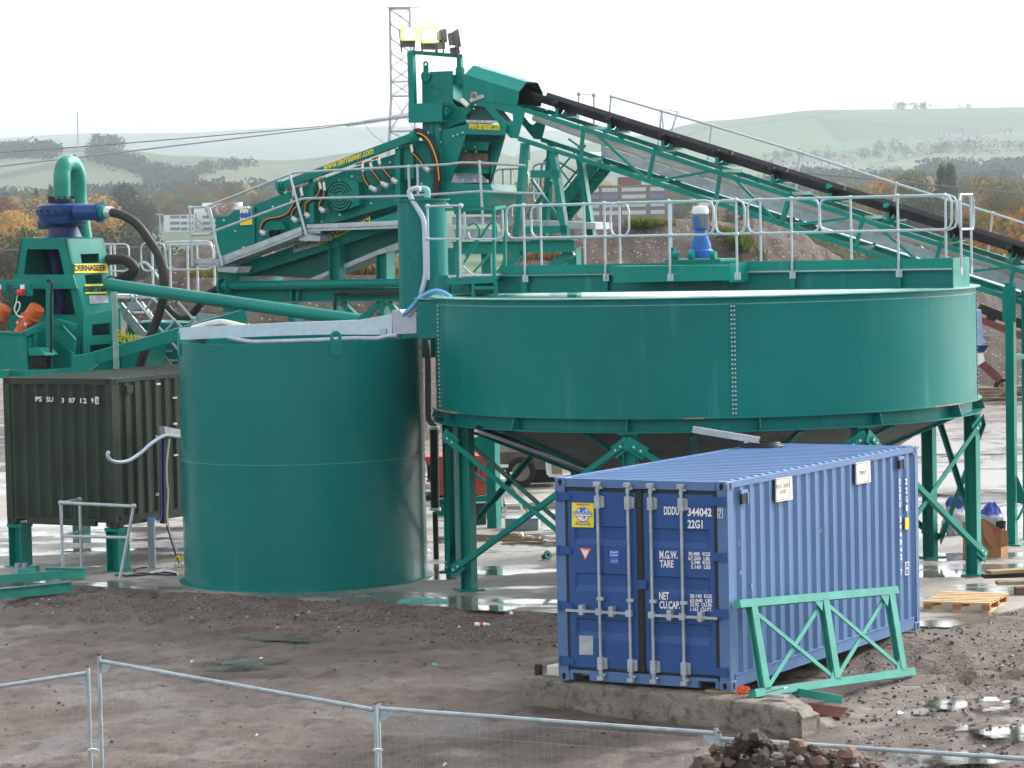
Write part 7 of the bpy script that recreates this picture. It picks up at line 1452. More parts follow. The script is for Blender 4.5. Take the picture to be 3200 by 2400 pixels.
mb = MB(); a, b_ = atY(357, 912, 55.3), atY(363, 1152, 55.3); mb.tube(V((b_.x, b_.y, 0)), a, .055, 12); solo(mb, 'prop_pole', mat('scuffed_pole', (.13, .30, .25), .5, col2=(.25, .36, .31), scale=5, streak=(20, (.2, .12, .06), .7, .8)), 'scuffed pale green prop pole standing behind the olive container', 'pole')
mb = MB(); mb.prism([PS.p(*q, .9) for q in ((378, 1050), (470, 1062), (450, 1180), (380, 1180))], ee*.6); mb.prism([PS.p(*q, 2.0) for q in ((400, 1005), (680, 1012), (690, 1150), (400, 1150))], ee*1.0)
sb = thing('sump_tank', PS.p(500, 1140, 2), 'green sump tank behind the galvanised stair with a yellow lettered side', 'tank'); mb.ob('shell', M['green'], sb, smooth=0)
text('DERNASEER', PS.p(352, 1054, .88), PS.p(462, 1086, .88), .19, Z, (0, 0, 0), 'lettering', M['signyel'], sb, .03)
mb = MB(); mb.bar(PS.p(352, 1058, .88), PS.p(462, 1090, .88), .01, .03); mb.ob('yellow_bar', M['signyel'], sb, smooth=0)
# dewatering screen with two orange vibrating motors
OD = -1.1; ds = thing('dewatering_screen', PS.p(40, 1160, OD), 'green dewatering screen with two orange vibrating motors at the left edge', 'vibrating screen')
mb = MB(); mb.prism([PS.p(*c5(*q), OD) for q in ((-700, 980), (0, 1000), (340, 1030), (385, 1540), (-700, 1560))], ee*.05); mb.prism([PS.p(*c5(340, 1030), OD), PS.p(*c5(385, 1540), OD), PS.p(*c5(385, 1540), OD)+ee*1.6, PS.p(*c5(340, 1030), OD)+ee*1.6], PS.e1*.04); mb.ob('side_panel', M['green'], ds, smooth=0)
mb = MB(); mb.prism([PS.p(*c5(*q), OD-.05) for q in ((-700, 975), (340, 1012), (340, 1034), (-700, 1000))], ee*.25); mb.ob('top_lip', M['green'], ds, smooth=0)
mb = MB(); mb.bar(PS.p(*c5(345, 1030), OD-.02), PS.p(*c5(685, 880), OD+.5), .10, .11); mb.bar(PS.p(*c5(430, 1080), OD+.1), PS.p(*c5(430, 1230), OD+.1), .07, .07, PS.e1); mb.bar(PS.p(*c5(505, 1030), OD+.2), PS.p(*c5(505, 1230), OD+.2), .09, .07, PS.e1)
mb.prism([PS.p(*c5(*q), OD-.05) for q in ((400, 1230), (560, 1230), (655, 1340), (420, 1340))], ee*.4); mb.prism([PS.p(*c5(*q), OD-.15) for q in ((-100, 1560), (700, 1545), (700, 1640), (-100, 1640))], ee*1.4); mb.ob('arm_and_seat', M['green'], ds, smooth=0)
mb = MB(); mb.prism([PS.p(*c5(*q), OD-.4) for q in ((-300, 1545), (140, 1560), (60, 1670), (-300, 1670))], ee*.1); mb.ob('underflow_chute', M['green'], ds, smooth=0)
for x in (490, 535, 592, 622):
    a, b_ = PS.p(*c5(x, 1345), OD+.02), PS.p(*c5(x, 1525), OD+.02); mb = MB(); L = (a-b_).length; mb.path([b_+V((math.cos(t*.75)*.055, math.sin(t*.75)*.055, L*t/64)) for t in range(65)], .014, 6); mb.ob('coil_spring', M['black'], ds)
for dx, nm in ((0, 'right'), (-480, 'left')):
    A = PS.p(*c5(350+dx, 965), OD+.55); B = PS.p(*c5(535+dx, 650), OD+.55); d = (B-A).normalized(); L = (B-A).length; r = 118*.21704/FPX*A.y; mb = MB()
    def sec(t, rr): return A+d*(L*t), rr
    prof = [(-.32, .78), (-.30, .98), (-.02, 1.0), (0, 1.08), (.03, 1.08), (.05, .86), (.55, .86), (.58, 1.08), (.62, 1.10), (.66, 1.0), (.98, 1.0), (1.02, .92), (1.03, 0)]
    mb.lathe([(rr*r, t*L) for t, rr in prof], A, 28, d); mo = mb.ob('vibrating_motor', M['orange'], ds, smooth=35)
    x_ = d.cross(PS.e2).normalized(); mb = MB(); mb.box(A+d*L*.36-PS.e2*r*.85-x_*.07, .12, .10, .12, (x_, PS.e2, d)); mb.box(A+d*L*.38+x_*r*.95, .10, .16, .12, (x_, PS.e2, d)); mb.box(A+d*L*.1+x_*r*.95, .10, .16, .10, (x_, PS.e2, d)); bx2 = mb.ob('terminal_box', M['orange'], mo, smooth=0, bevel=.01)
    mb = MB(); mb.box(A+d*L*.36-PS.e2*(r*.85+.052)-x_*.07, .05, .01, .05, (x_, PS.e2, d)); bolts(mb, [A+d*L*.38+x_*r*.95-PS.e2*.08, A+d*L*.1+x_*r*.95-PS.e2*.08], -PS.e2, .025); mb.ob('label_and_bolts', M['bolt'], mo, smooth=0)
mb = MB(); mb.bar(PS.p(*c5(712, 275), OD+.3), PS.p(*c5(712, 1540), OD+.3), .10, .10, PS.e1); mb.bar(PS.p(*c5(-200, 287), OD+.3), PS.p(*c5(712, 287), OD+.3), .09, .09); cfm = thing('control_frame', PS.p(*c5(712, 1540), OD+.3), 'slim green frame with white switches and red plugs in front of the blue cone', 'frame'); mb.ob('posts', M['green'], cfm, smooth=0)
mb = MB(); mb.path([PS.p(*c5(x, y), OD+.2) for x, y in ((680, 262), (715, 258), (742, 290), (745, 340), (732, 600), (735, 900), (735, 1200), (722, 1500), (700, 1620))], .028, 8, 5); mb.ob('cable', M['cablebk'], cfm)
for dx in (0, -335):
    mb = MB(); mb.prism([PS.p(*c5(x+dx, y), OD+.18) for x, y in ((290, 320), (345, 320), (345, 470), (290, 460))], ee*.08); sw = mb.ob('switch_box', M['white'], cfm, smooth=0)
    mb = MB(); mb.prism([PS.p(*c5(x+dx, y), OD+.2) for x, y in ((345, 310), (425, 310), (425, 480), (365, 490), (345, 470))], ee*.1); mb.ob('mounting_plate', M['green'], cfm, smooth=0)
    mb = MB(); mb.tube(PS.p(*c5(258+dx, 432), OD+.12), PS.p(*c5(340+dx, 428), OD+.12), .062, 12); mb.ob('plug', M['signred'], sw, smooth=35)
    mb = MB(); mb.path([PS.p(*c5(x+dx, y), OD+.1) for x, y in ((260, 455), (240, 520), (235, 570), (205, 650), (215, 710), (245, 715), (280, 660), (285, 590), (255, 570), (230, 600), (210, 680), (240, 750), (290, 785), (340, 785))], .013, 6, 4); mb.ob('plug_cable', M['hosewhite'], sw)
# galvanised stair behind the gutter
def c9(cx, cy): return (300+.18083*cx, 900+.18083*cy)
OG = 1.6; gs = thing('galvanised_stair', PS.p(440, 1130, OG), 'galvanised steel stair with tube handrails behind the square green gutter', 'stair')
g = lambda x, y, o=0: PS.p(*c9(x, y), OG+o)
mb = MB(); mb.prism([g(395, 255), (g(440, 255)), g(1320, 1335), g(1130, 1345), g(465, 520)], ee*.04); mb.ob('stringer', M['galv'], gs, smooth=0)
mb = MB(); mb.prism([g(745, 240, .8), g(790, 240, .8), g(1480, 1150, .8), g(1360, 1160, .8)], ee*.04); mb.ob('stringer', M['galv'], gs, smooth=0)
for x0, y, x1 in ((560, 425, 880), (690, 590, 1000), (820, 755, 1110), (1080, 1090, 1400), (1230, 1255, 1500)): mb = MB(); a, b_ = g(x0, y, .03), g(x1, y-10, .8); mb.bar(a, b_, .24, .04); mb.ob('tread', M['galv'], gs, smooth=0)
mb = MB(); mb.prism([g(520, 250, .4), g(800, 245, .4), g(860, 360, .4), g(560, 380, .4)], ee*.03); mb.prism([g(1760, 430, 1.6), g(2080, 470, 1.6), g(2000, 560, 1.6), g(1550, 560, 1.6)], ee*.03); mb.ob('landing', M['galv'], gs, smooth=0)
mb = MB()
for a, b_ in (((595, 115), (1430, 1080)), ((990, 185), (1500, 700)), ((1420, 245), (1740, 610)), ((700, 125), (465, 475)), ((995, 185), (865, 365)), ((1345, 585), (1205, 745)), ((1050, 1000), (950, 1110)), ((1690, 540), (1620, 600))): mb.tube(g(*a, -.06), g(*b_, -.06), .026, 8)
for a in ((670, 185), (1350, 565), (1690, 530)): mb.ball(g(*a, -.06), .05, 8)
mb.ob('handrail', M['rail'], gs)
PR = VP((-8.0, 66), .5); hr_ = thing('platform_rails', PR.p(560, 900), 'galvanised tube handrails on a platform behind the black hoses', 'handrail')
for a, b_, y0, y1 in ((438, 512, 846, 760), (516, 662, 843, 766), (300, 400, 848, 764)): loop(PR, a, b_, 0, PR.p(a, y0).z, PR.p(a, y1).z).ob('hoop_rail', M['rail'], hr_)
for x in (345, 357, 475, 530, 585, 615, 668): mb = MB(); mb.tube(PR.p(x, 764, .05), PR.p(x+4, 920, .05), .025, 8); mb.ob('rail_post', M['rail'], hr_)
mb = MB(); mb.path([PR.p(x, y) for x, y in ((430, 850), (432, 832), (445, 820), (462, 826), (490, 860), (515, 890))], .03, 8, 4); mb.path([PR.p(x, y, .5) for x, y in ((520, 757), (640, 755), (660, 765), (668, 800))], .026, 8, 3); mb.ob('bent_rail', M['rail'], hr_)
mb = MB(); mb.bar(PR.p(300, 925, .3), PR.p(690, 925, .3), .8, .08); mb.ob('platform_floor', M['galv'], hr_, smooth=0)
# ------------------------------------------------------------------ small things on the slab at the left
def c10(cx, cy): return (.42194*cx, 1200+.42194*cy)
rl = thing('guard_rail', onz(200, 1772), 'small free standing galvanised tube guard rail in front of the olive container', 'handrail')
Yr = onz(200, 1772).y; t_ = lambda x, y, Y=Yr: atY(x, y, Y); b0, b1_ = onz(198, 1806), onz(374, 1812); Yb = b1_.y; y2 = onz(256, 1792).y
mb = MB(); A = [atY(190, 1571, b0.y), atY(418, 1582, Yb), atY(249, 1561, y2)]; mb.tube(A[0], A[1], .028, 8); mb.tube(A[0], A[2], .028, 8); 
for p in A: mb.ball(p, .048, 8)
mb.ob('top_rail', M['rail'], rl); mb = MB(); B = [atY(192, 1675, b0.y), atY(398, 1680, Yb), atY(250, 1660, y2)]; mb.tube(B[0], B[1], .026, 8); mb.tube(B[0], B[2], .026, 8); mb.ob('mid_rail', M['rail'], rl)
for a, f_ in ((A[0], b0), (A[1], b1_), (A[2], onz(256, 1792))): mb = MB(); mb.tube(a, V((f_.x, f_.y, 0)), .027, 8); mb.ob('post', M['rail'], rl)
def beam(x0, y0, x1, y1, hpx, label, kind='angle', z=.03):
    p, q = onz(x0, y0, z), onz(x1, y1, z); h = hpx/FPX*p.y; mb = MB()
    if kind == 'angle': mb.bar(p+Z*h/2, q+Z*h/2, .014, h); mb.bar(p+Z*.01+V((0, h*.5, 0)), q+Z*.01+V((0, h*.5, 0)), h, .014); mb.bar(p+Z*h*.98+V((0, h*.2, 0)), q+Z*h*.98+V((0, h*.2, 0)), h*.4, .014)
    else: mb.ibeam(p+Z*h/2, q+Z*h/2, h*.7, h, .014)
    solo(mb, 'steel_beam', FGm, label, 'steel beam', 'loose green steel beams', smooth=0)
beam(-160, 1888, 222, 1850, 34, 'lowest green steel beam of the loose pile at the left edge', 'ibeam', -.06); beam(-160, 1838, 196, 1810, 28, 'middle green steel beam of the loose pile at the left edge', 'angle', .06); beam(143, 1806, 268, 1808, 34, 'short green steel channel at the back of the loose pile', 'ibeam', .02)
mb = MB(); p = onz(86, 1800); mb.box(p+Z*.07, .3, .2, .1); mb.tube(onz(108, 1795)+Z*.0, onz(108, 1795)+Z*.16, .09, 14); solo(mb, 'steel_offcut', FGm, 'green round and flat steel offcuts lying on the loose beams', 'offcut')
for x, lab in ((56, 'left of two short dark posts behind the loose green beams'), (78, 'right of two short dark posts behind the loose green beams')): mb = MB(); p = onz(x, 1794); mb.tube(p, p+Z*.19, .05, 10); solo(mb, 'short_post', M['pvc'], lab, 'post', smooth=40)
p = onz(476, 1772); mb = MB(); mb.lathe([(.0, .0), (.068, 0), (.068, .82), (.06, .82), (.06, .75)], p, 20); pp = thing('pipe_stub', p, 'upright grey blue plastic pipe stub standing beside the olive container', 'pipe'); mb.ob('pipe', M['pvc'], pp); mb = MB(); mb.lathe([(.06, .80), (.078, .80), (.078, .86), (.06, .86), (.06, .80)], p, 20); mb.ob('collar', M['hoseblue'], pp, smooth=30)
R_ = lambda x, y, d=.35: FG.right(x, y, d)
cp2 = thing('cable_post', R_(511, 1640), 'black cable riser with galvanised bracket beside the olive container', 'cable riser')
mb = MB(); mb.bar(R_(511, 1368), R_(511, 1636), .09, .10, FG.e1); mb.ob('channel', M['cablebk'], cp2, smooth=0); mb = MB(); mb.prism([R_(497, 1332), R_(566, 1346), R_(566, 1372), R_(500, 1362)], FG.e1*.12); mb.box(R_(492, 1545), .05, .05, .05); mb.box(R_(490, 1363), .05, .08, .03); mb.ob('bracket', M['galv'], cp2, smooth=0)
mb = MB(); mb.path([R_(x, y, .5) for x, y in ((502, 1372), (503, 1500), (504, 1610), (496, 1628), (490, 1630))], .014, 6, 4); mb.ob('blue_conduit', M['bagb'], cp2); mb = MB(); mb.path([R_(x, y, .5) for x, y in ((530, 1372), (522, 1440), (522, 1500), (526, 1540), (523, 1620), (535, 1670), (552, 1720))], .016, 6, 4); mb.ob('pale_cable', M['hosewhite'], cp2)
mb = MB(); mb.path([R_(x, y, .45) for x, y in ((340, 1412), (336, 1420), (341, 1434), (358, 1443), (380, 1444), (405, 1438), (440, 1415), (470, 1388), (500, 1368), (520, 1360), (545, 1363), (575, 1366))], .031, 10, 5); solo(mb, 'hose', M['hosegrey'] if 0 else bpy.data.materials['lavender_hose'], 'loose lavender grey hose end curling beside the olive container', 'hose')
mb = MB()
for pts in (((360, 1800), (420, 1803), (480, 1797), (520, 1792), (550, 1797)), ((390, 1806), (440, 1795), (500, 1800), (556, 1800)), ((520, 1640), (535, 1690), (548, 1730), (560, 1765)), ((420, 1790), (430, 1780), (460, 1776))): mb.path([onz(x, y)+Z*.02 if y > 1750 else R_(x, y, .4) for x, y in pts], .014, 6, 4)
solo(mb, 'loose_cables', M['cablebk'], 'loose black cables trailing on the slab beside the upright tank', 'cable'); mb = MB(); mb.path([onz(x, y)+Z*.03 for x, y in ((470, 1795), (500, 1788), (530, 1790), (553, 1796), (556, 1803))], .012, 6, 4); mb.box(onz(500, 1790)+Z*.03, .07, .05, .05); solo(mb, 'extension_lead', M['white'], 'white extension lead with a plug on the slab beside the upright tank', 'cable')
mb = MB(); p = onz(560, 1770); mb.tube(p+V((-.1, 0, .04)), p+V((-.02, 0, .04)), .03, 8); mb.tube(p+V((.02, 0, .04)), p+V((.09, 0, .04)), .03, 8); cn = thing('cable_connectors', p, 'white and yellow cable connectors lying by the foot of the upright tank', 'connector'); mb.ob('plugs', M['white'], cn); mb = MB(); mb.path([p+V(v) for v in ((-.06, 0, .05), (-.05, 0, .16), (0, 0, .17), (.04, 0, .08))], .016, 6, 3); mb.path([p+V(v) for v in ((.05, 0, .05), (.06, .02, .2), (.14, .02, .22))], .016, 6, 3); mb.ob('yellow_leads', M['yellow'], cn)
mb = MB(); p, q = onz(1240, 1886, .0), onz(1398, 1884, .0); mb.prism([p, q, q+V((.02, .20, .02)), (p+q)/2+V((0, .20, .05)), p+V((.05, .20, .03))], Z*.014); solo(mb, 'curved_plate', M['weld'], 'curved green plate offcut lying on the slab edge right of the upright tank', 'plate', smooth=0)
mb = MB()
for k in range(3): mb.path([PL_.p(x+k*6, y, -.15) for x, y in ((1322, 1062), (1330, 1120), (1331, 1200), (1332, 1290), (1336, 1315), (1352, 1332))], .016, 6, 4)
solo(mb, 'cable_bundle', M['cablebk'], 'bundle of black cables hanging in the gap between the two tanks', 'cable'); mb = MB(); mb.path([PL_.p(x, y, -.12) for x, y in ((1340, 1062), (1341, 1160), (1342, 1280))], .03, 6, 4); solo(mb, 'conduit', M['bagw'], 'pale flexible conduit hanging in the gap between the two tanks', 'cable')
mb = MB(); a, b_ = atY(1488, 1345, 46.2), atY(1866, 1476, 47.3); mb.bar(a, b_, .12, .05); ct_ = thing('cable_tray', a, 'galvanised tray of strapped cables slung below the cone of the round tank', 'cable tray'); mb.ob('tray', M['galv'], ct_, smooth=0); mb = MB(); mb.tube(a+Z*.06, b_+Z*.06, .03, 8); mb.tube(a+V((0, -.06, .04)), b_+V((0, -.06, .04)), .018, 6); mb.ob('cables', M['cablebk'], ct_)
# ------------------------------------------------------------------ under and beyond the round tank
def c6(cx, cy): return (1300+.23505*cx, 1330+.23505*cy)
def F6(Y): return lambda x, y, dy=0: atY(*c6(x, y), Y+dy)
f6 = F6(52); dpp = thing('drain_pipe', f6(240, 1120), 'black upright drain pipe with cream flanges between the two tanks', 'pipe'); mb = MB(); a, b_ = f6(240, 30), f6(255, 1110); mb.tube(a, b_, .078, 14); mb.tube(b_-Z*.05, V((b_.x, b_.y, 0)), .05, 12); mb.ob('pipe', M['hose'], dpp)
mb = MB()
for c in (a, b_): mb.tube(c-Z*.025, c+Z*.025, .10, 16)
mb.ob('flange', M['cream'], dpp, smooth=35)
f6 = F6(60); sf = thing('support_frame', onz(1560, 1604), 'dark green haunched portal frame standing under the round tank', 'frame')
mb = MB(); mb.prism([f6(*q) for q in ((1005, 120), (1070, 120), (1145, 1150), (1095, 1160))], V((0, .3, 0))); mb.ob('column', M['green'], sf, smooth=0)
mb = MB(); mb.prism([f6(*q, .12) for q in ((700, 190), (900, 118), (1010, 118), (1090, 1150), (1010, 1150), (985, 880), (960, 500), (900, 380), (760, 250))], V((0, .04, 0))); mb.ob('haunch', M['green'], sf, smooth=0)
mb = MB(); mb.prism([f6(*q, -.1) for q in ((300, 970), (730, 952), (1070, 905), (1072, 1028), (730, 1034), (300, 1040))], V((0, .1, 0))); p = f6(300, 1000); mb.bar(V((p.x, p.y, 0)), p, .2, .2, V((1, 0, 0))); mb.ob('base_channel', M['green'], sf, smooth=0)
mb = MB(); mb.bar(f6(720, 575, -.2), f6(985, 810, -.2), .05, .06, V((0, 1, 0))); mb.ob('brace', M['green'], sf, smooth=0)
Y = 63.4; sk = thing('waste_skip', onz(1430, 1552), 'rusty red waste skip standing behind the legs of the round tank', 'skip'); X = lambda px: (px-1600)/FPX*Y
mb = MB(); x0, x1 = X(1322), X(1532); mb.prism([V((x0+.15, Y, .1)), V((x1-.12, Y, .1)), V((x1, Y, .55)), V((x1-.02, Y, .92)), V((x0, Y, .92))], V((0, 1.5, 0))); mb.ob('body', M['red'], sk, smooth=0)
mb = MB(); mb.box(((x0+x1)/2, Y-.03, .90), x1-x0+.06, .08, .08); mb.box(((x0+x1)/2, Y-.03, .42), x1-x0-.05, .07, .06); mb.box((X(1490), Y-.04, .66), .05, .09, .5); mb.ob('ribs', M['red'], sk, smooth=0)
mb = MB(); mb.box((X(1480), Y-.02, .66), .22, .05, .26); mb.box((X(1336), Y-.02, .6), .1, .05, .3); mb.ob('lug_recess', M['dark'], sk, smooth=0); mb = MB(); mb.box(((x0+x1)/2, Y+.5, .05), 1.6, .9, .1); mb.ob('skids', M['dark'], sk, smooth=0)
Y = 66.0; vn = thing('van', V((X(1640), Y, 0)), 'muddy silver van with its white rear door standing open behind the round tank', 'van'); X = lambda px: (px-1600)/FPX*Y
mb = MB(); xa, xb = X(1500), X(1765); prf = [(0, .42), (.0, .9), (.04, 1.45), (.22, 1.78), (.8, 1.92), (1.6, 1.78), (1.75, 1.3), (1.8, .42)]
mb.add([V((xa, Y+a, z)) for a, z in prf]+[V((xb, Y+a, z)) for a, z in prf], [(i, i+1, 9+i, 8+i) for i in range(7)]+[tuple(range(7, -1, -1)), tuple(range(8, 16))]); mb.ob('body', mat('muddy_silver', (.36, .37, .38), .45, metal=.2, col2=(.18, .155, .13), scale=1.1), vn, smooth=30)
mb = MB(); mb.box(((xa+xb)/2, Y-.01, .60), xb-xa, .05, .40); mb.ob('lower_body', mat('muddy_sill', (.11, .09, .075), .8, var=.3), vn, smooth=0); mb = MB(); mb.box((X(1637), Y-.012, 1.15), .02, .02, .8); mb.prism([V((X(1475), Y+.06, 1.30)), V((X(1620), Y+.06, 1.30)), V((X(1620), Y+.20, 1.72)), V((X(1480), Y+.20, 1.72))], V((0, -.03, 0))); mb.ob('door_gap_and_window', M['dark'], vn, smooth=0)
for px in (1622,):
    c = V((X(px), Y-.02, .36)); mb = MB(); mb.lathe([(.20, -.11), (.31, -.11), (.335, -.07), (.335, .07), (.31, .11), (.20, .11)], c, 28, V((0, 1, 0))); wh = mb.ob('tyre', M['tyre'], vn); mb = MB(); mb.lathe([(0, -.06), (.14, -.06), (.20, -.105), (.215, -.105), (.215, -.08)], c, 24, V((0, 1, 0))); mb.ob('rim', mat('muddy_rim', (.20, .17, .14), .7) if px == 1622 else bpy.data.materials['muddy_rim'], wh)
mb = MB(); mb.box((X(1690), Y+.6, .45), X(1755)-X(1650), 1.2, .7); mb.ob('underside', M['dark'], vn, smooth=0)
D = F6(62.3); mb = MB(); O = [D(*q) for q in ((1700, 305), (1965, 300), (1955, 690), (1770, 682), (1735, 640))]; mb.prism(O, V((0, .06, 0))); dr2 = mb.ob('rear_door', M['white'], vn, smooth=0); mb = MB(); mb.prism([D(*q, -.03) for q in ((1782, 330), (1950, 330), (1945, 640), (1812, 640))], V((0, .03, 0))); mb.ob('door_trim', M['tan'], dr2, smooth=0)
mb = MB()
for k in range(4): mb.path([D(1785+k*30, 300, -.08), D(1800+k*30, 420, -.1), D(1850+k*20, 470+k*8, -.1), D(1880+k*15, 420, -.09), D(1890+k*18, 300, -.08)], .02, 6, 4)
solo(mb, 'air_hose', mat('brown_hose', (.16, .07, .05), .6), 'coils of brown hose hung in the open van door', 'hose')
mb = MB(); mb.prism([D(*q, -.02) for q in ((1712, 320), (1755, 318), (1760, 435), (1718, 438))], V((0, .01, 0))); mb.ob('window', M['dark'], dr2, smooth=0)
L = F6(60.6); ld = thing('step_ladder', onz(*c6(1300, 1130)), 'white aluminium step ladder standing beside the van wheel', 'ladder')
mb = MB()
for a, b_ in (((1262, 620), (1412, 1130)), ((1080, 560), (1190, 1140))): mb.bar(L(*a), L(*b_), .05, .08, V((0, 1, 0)))
mb.ob('stiles', M['white'], ld, smooth=0); mb = MB()
for x0, x1, y in ((1105, 1230, 540), (1110, 1300, 722), (1160, 1360, 1055), (1130, 1330, 890)): mb.bar(L(x0, y), L(x1, y), .08, .05)
mb.ob('treads', M['white'], ld, smooth=0); mb = MB(); mb.tube(L(1080, 495, -.3), L(1478, 1140, -.6), .022, 6); solo(mb, 'broom', M['plank'], 'brown broom handle leaning across the white step ladder', 'broom')
def boxat(nm, px0, px1, py1, h, d, m, label, cat, yaw=.1, lid=None):
    a, b_ = onz(px0, py1), onz(px1, py1); c = (a+b_)/2; w_ = (b_-a).length; ax = (V((math.cos(yaw), -math.sin(yaw), 0)), V((math.sin(yaw), math.cos(yaw), 0)), Z); r = thing(nm, c, label, cat); mb = MB(); mb.box(c+ax[1]*d/2+Z*h/2, w_, d, h, ax); mb.ob('body', m, r, smooth=0, bevel=.012)
    mb = MB(); mb.box(c+ax[1]*d/2+Z*(h+.012), w_*1.03, d*1.03, .02, ax); mb.ob('lid', lid or m, r, smooth=0); return r
boxat('tool_chest', 1580, 1682, 1658, .21, .62, mat('chest_grey_blue', (.26, .31, .34), .45, var=.1), 'grey blue steel tool chest on the wet slab under the round tank', 'tool chest', .08)
boxat('plastic_drum', 1466, 1519, 1640, .40, .35, mat('dark_grey_plastic', (.045, .055, .06), .5), 'dark grey plastic container behind the front left tank leg', 'container', .0)
rq = random.Random(6); mb = MB()
for k in range(46): p = onz(rq.gauss(1612, 42), rq.uniform(1676, 1702)); a = rq.uniform(-.6, .6); l = rq.uniform(.1, .42); mb.tube(p+V((-l*math.cos(a), -l*math.sin(a), rq.uniform(.01, .06))), p+V((l*math.cos(a), l*math.sin(a), rq.uniform(.01, .09))), rq.uniform(.004, .012), 5)
solo(mb, 'scrap_pile', M['plank'], 'flat pile of sticks and wire scraps on the slab under the round tank', 'scrap pile'); mb = MB(); p = onz(1628, 1686); mb.ball(p+Z*.07, .07, 10, (.8, 1, 1)); mb.ball(p+V((.14, .05, .03)), .08, 8, (1.6, 1, .5)); solo(mb, 'cream_glove', M['cream'], 'crumpled cream rag lying on the pile of scraps', 'rag')
for px, py, m, lab, s in ((1698, 1618, bpy.data.materials['green_scrap'], 'bright green cap lying behind the grey tool chest', .05), (1690, 1634, M['signred'], 'dark red tin beside the grey tool chest', .09), (1722, 1606, M['litter'], 'white rag right of the green cap', .12), (1712, 1658, M['litter'], 'white tube lying right of the grey tool chest', .10), (1655, 1602, M['yellow'], 'yellow handled tool on the ground behind the tool chest', .10), (1705, 1694, M['litter'], 'white and red wrapper near the corner of the blue container', .08), (1338, 1724, M['litter'], 'white scrap beside the foot of the upright tank', .05)): scrap(px, py, 0, m, lab, s)
p = onz(1378, 1690); mb = MB(); mb.tube(p+V((-.05, 0, .05)), p+V((.06, .01, .05)), .05, 14, .042); solo(mb, 'tin_can', M['steel'], 'grey tin can on its side by the dark rear tank leg', 'can')
p = onz(1712, 1750); ax = V((.65, -.62, .35)).normalized(); c = p+Z*.085; mb = MB(); mb.lathe([(.03, -.012), (.085, -.012), (.085, .012), (.03, .012), (.03, -.012)], c, 24, ax); mb.lathe([(.03, 0), (.045, -.01), (.045, -.12), (.03, -.12), (.03, 0)], c, 20, ax); solo(mb, 'pipe_flange', M['green'], 'loose green pipe flange lying on the slab left of the blue container', 'flange', smooth=35)
# wheel loader bucket seen beyond the legs
Y = 62; T = lambda px, py, dy=0: atY(px, py, Y+dy); mb = MB(); mb.prism([T(*q) for q in ((2735, 1330), (2868, 1312), (2878, 1340), (2850, 1368), (2810, 1392), (2735, 1396))], V((0, 1.6, 0))); lk = thing('loader_bucket', T(2800, 1400), 'muddy tan loader bucket behind the blue container roof', 'loader bucket'); mb.ob('shell', M['tan'], lk, smooth=0)
mb = MB(); mb.bar(T(2740, 1345, -.05), T(2882, 1322, -.05), .06, .1); p = T(2800, 1390, .8); mb.bar(V((p.x, p.y, 0)), p, .5, .5, V((1, 0, 0))); mb.ob('lip_and_arm', M['steel'], lk, smooth=0)
# pallet
def pallet():
    FL, FR_, BR_ = onz(2883, 1878, .144), onz(3094, 1884, .144), onz(3159, 1852, .144); ex = (FR_-FL); ex.z = 0; w_ = ex.length; ex.normalize(); ey = V((-ex.y, ex.x, 0)); L = 1.2; r = thing('pallet', FL-Z*.144, 'pale new wooden pallet lying on the concrete right of the blue container', 'pallet'); ax = (ex, ey, Z); o = V((FL.x, FL.y, 0))
    mb = MB()
    for i in range(7): mb.box(o+ex*w_/2+ey*(.05+i*(L-.1)/6)+Z*.133, w_, .125 if i in (0, 3, 6) else .10, .021, ax)
    mb.ob('deck_boards', M['wood'], r, smooth=0); mb = MB()
    for u in (.07, w_/2, w_-.07):
        mb.box(o+ex*u+ey*L/2+Z*.112, .10, L, .021, ax); mb.box(o+ex*u+ey*L/2+Z*.011, .10, L, .021, ax)
    mb.ob('stringer_boards', M['wood'], r, smooth=0); mb = MB()
    for u in (.07, w_/2, w_-.07):
        for v_ in (.06, L/2, L-.06): mb.box(o+ex*u+ey*v_+Z*.062, .12, .10, .078, ax)
    mb.ob('blocks', mat('pallet_block_wood', (.34, .17, .06), .8, var=.2), r, smooth=0)
    return o
po_ = pallet(); mb = MB(); mb.path([onz(x, y)+Z*.03 for x, y in ((2878, 1896), (2895, 1899), (2905, 1896), (2910, 1900))], .012, 6, 3); p = onz(2904, 1900); mb.ball(p+Z*.04, .035, 6); solo(mb, 'rope_scrap', M['litter'], 'white plastic strap knotted at the left corner of the pallet', 'strap')
# planks resting on blocks
for (x0, y0, x1, y1, z, w_, h, m, lab) in ((3088, 1788, 3300, 1776, .30, .23, .05, M['plank'], 'topmost weathered plank of the timber stack at the right edge'), (3072, 1800, 3300, 1793, .22, .22, .06, mat('dark_plank', (.06, .05, .04), .8), 'dark middle plank of the timber stack at the right edge'), (3115, 1822, 3300, 1816, .15, .2, .055, M['plank'], 'lowest short plank of the timber stack at the right edge')):
    p, q = onz(x0, y0, z), onz(x1, y1, z); mb = MB(); mb.bar(p, q, w_, h); solo(mb, 'plank', m, lab, 'plank', 'planks at the right edge', smooth=0)
p = onz(3192, 1858); mb = MB(); mb.box(p+Z*.06, .2, .2, .12); solo(mb, 'wooden_block', mat('brown_block', (.16, .08, .055), .8), 'brown block under the timber stack at the right edge', 'block', smooth=0); mb = MB(); p = onz(3260, 1806); mb.box(p+Z*.09, .25, .3, .18); solo(mb, 'wooden_block', M['plank'], 'rear wooden block under the timber stack, cut by the right edge', 'block', smooth=0)
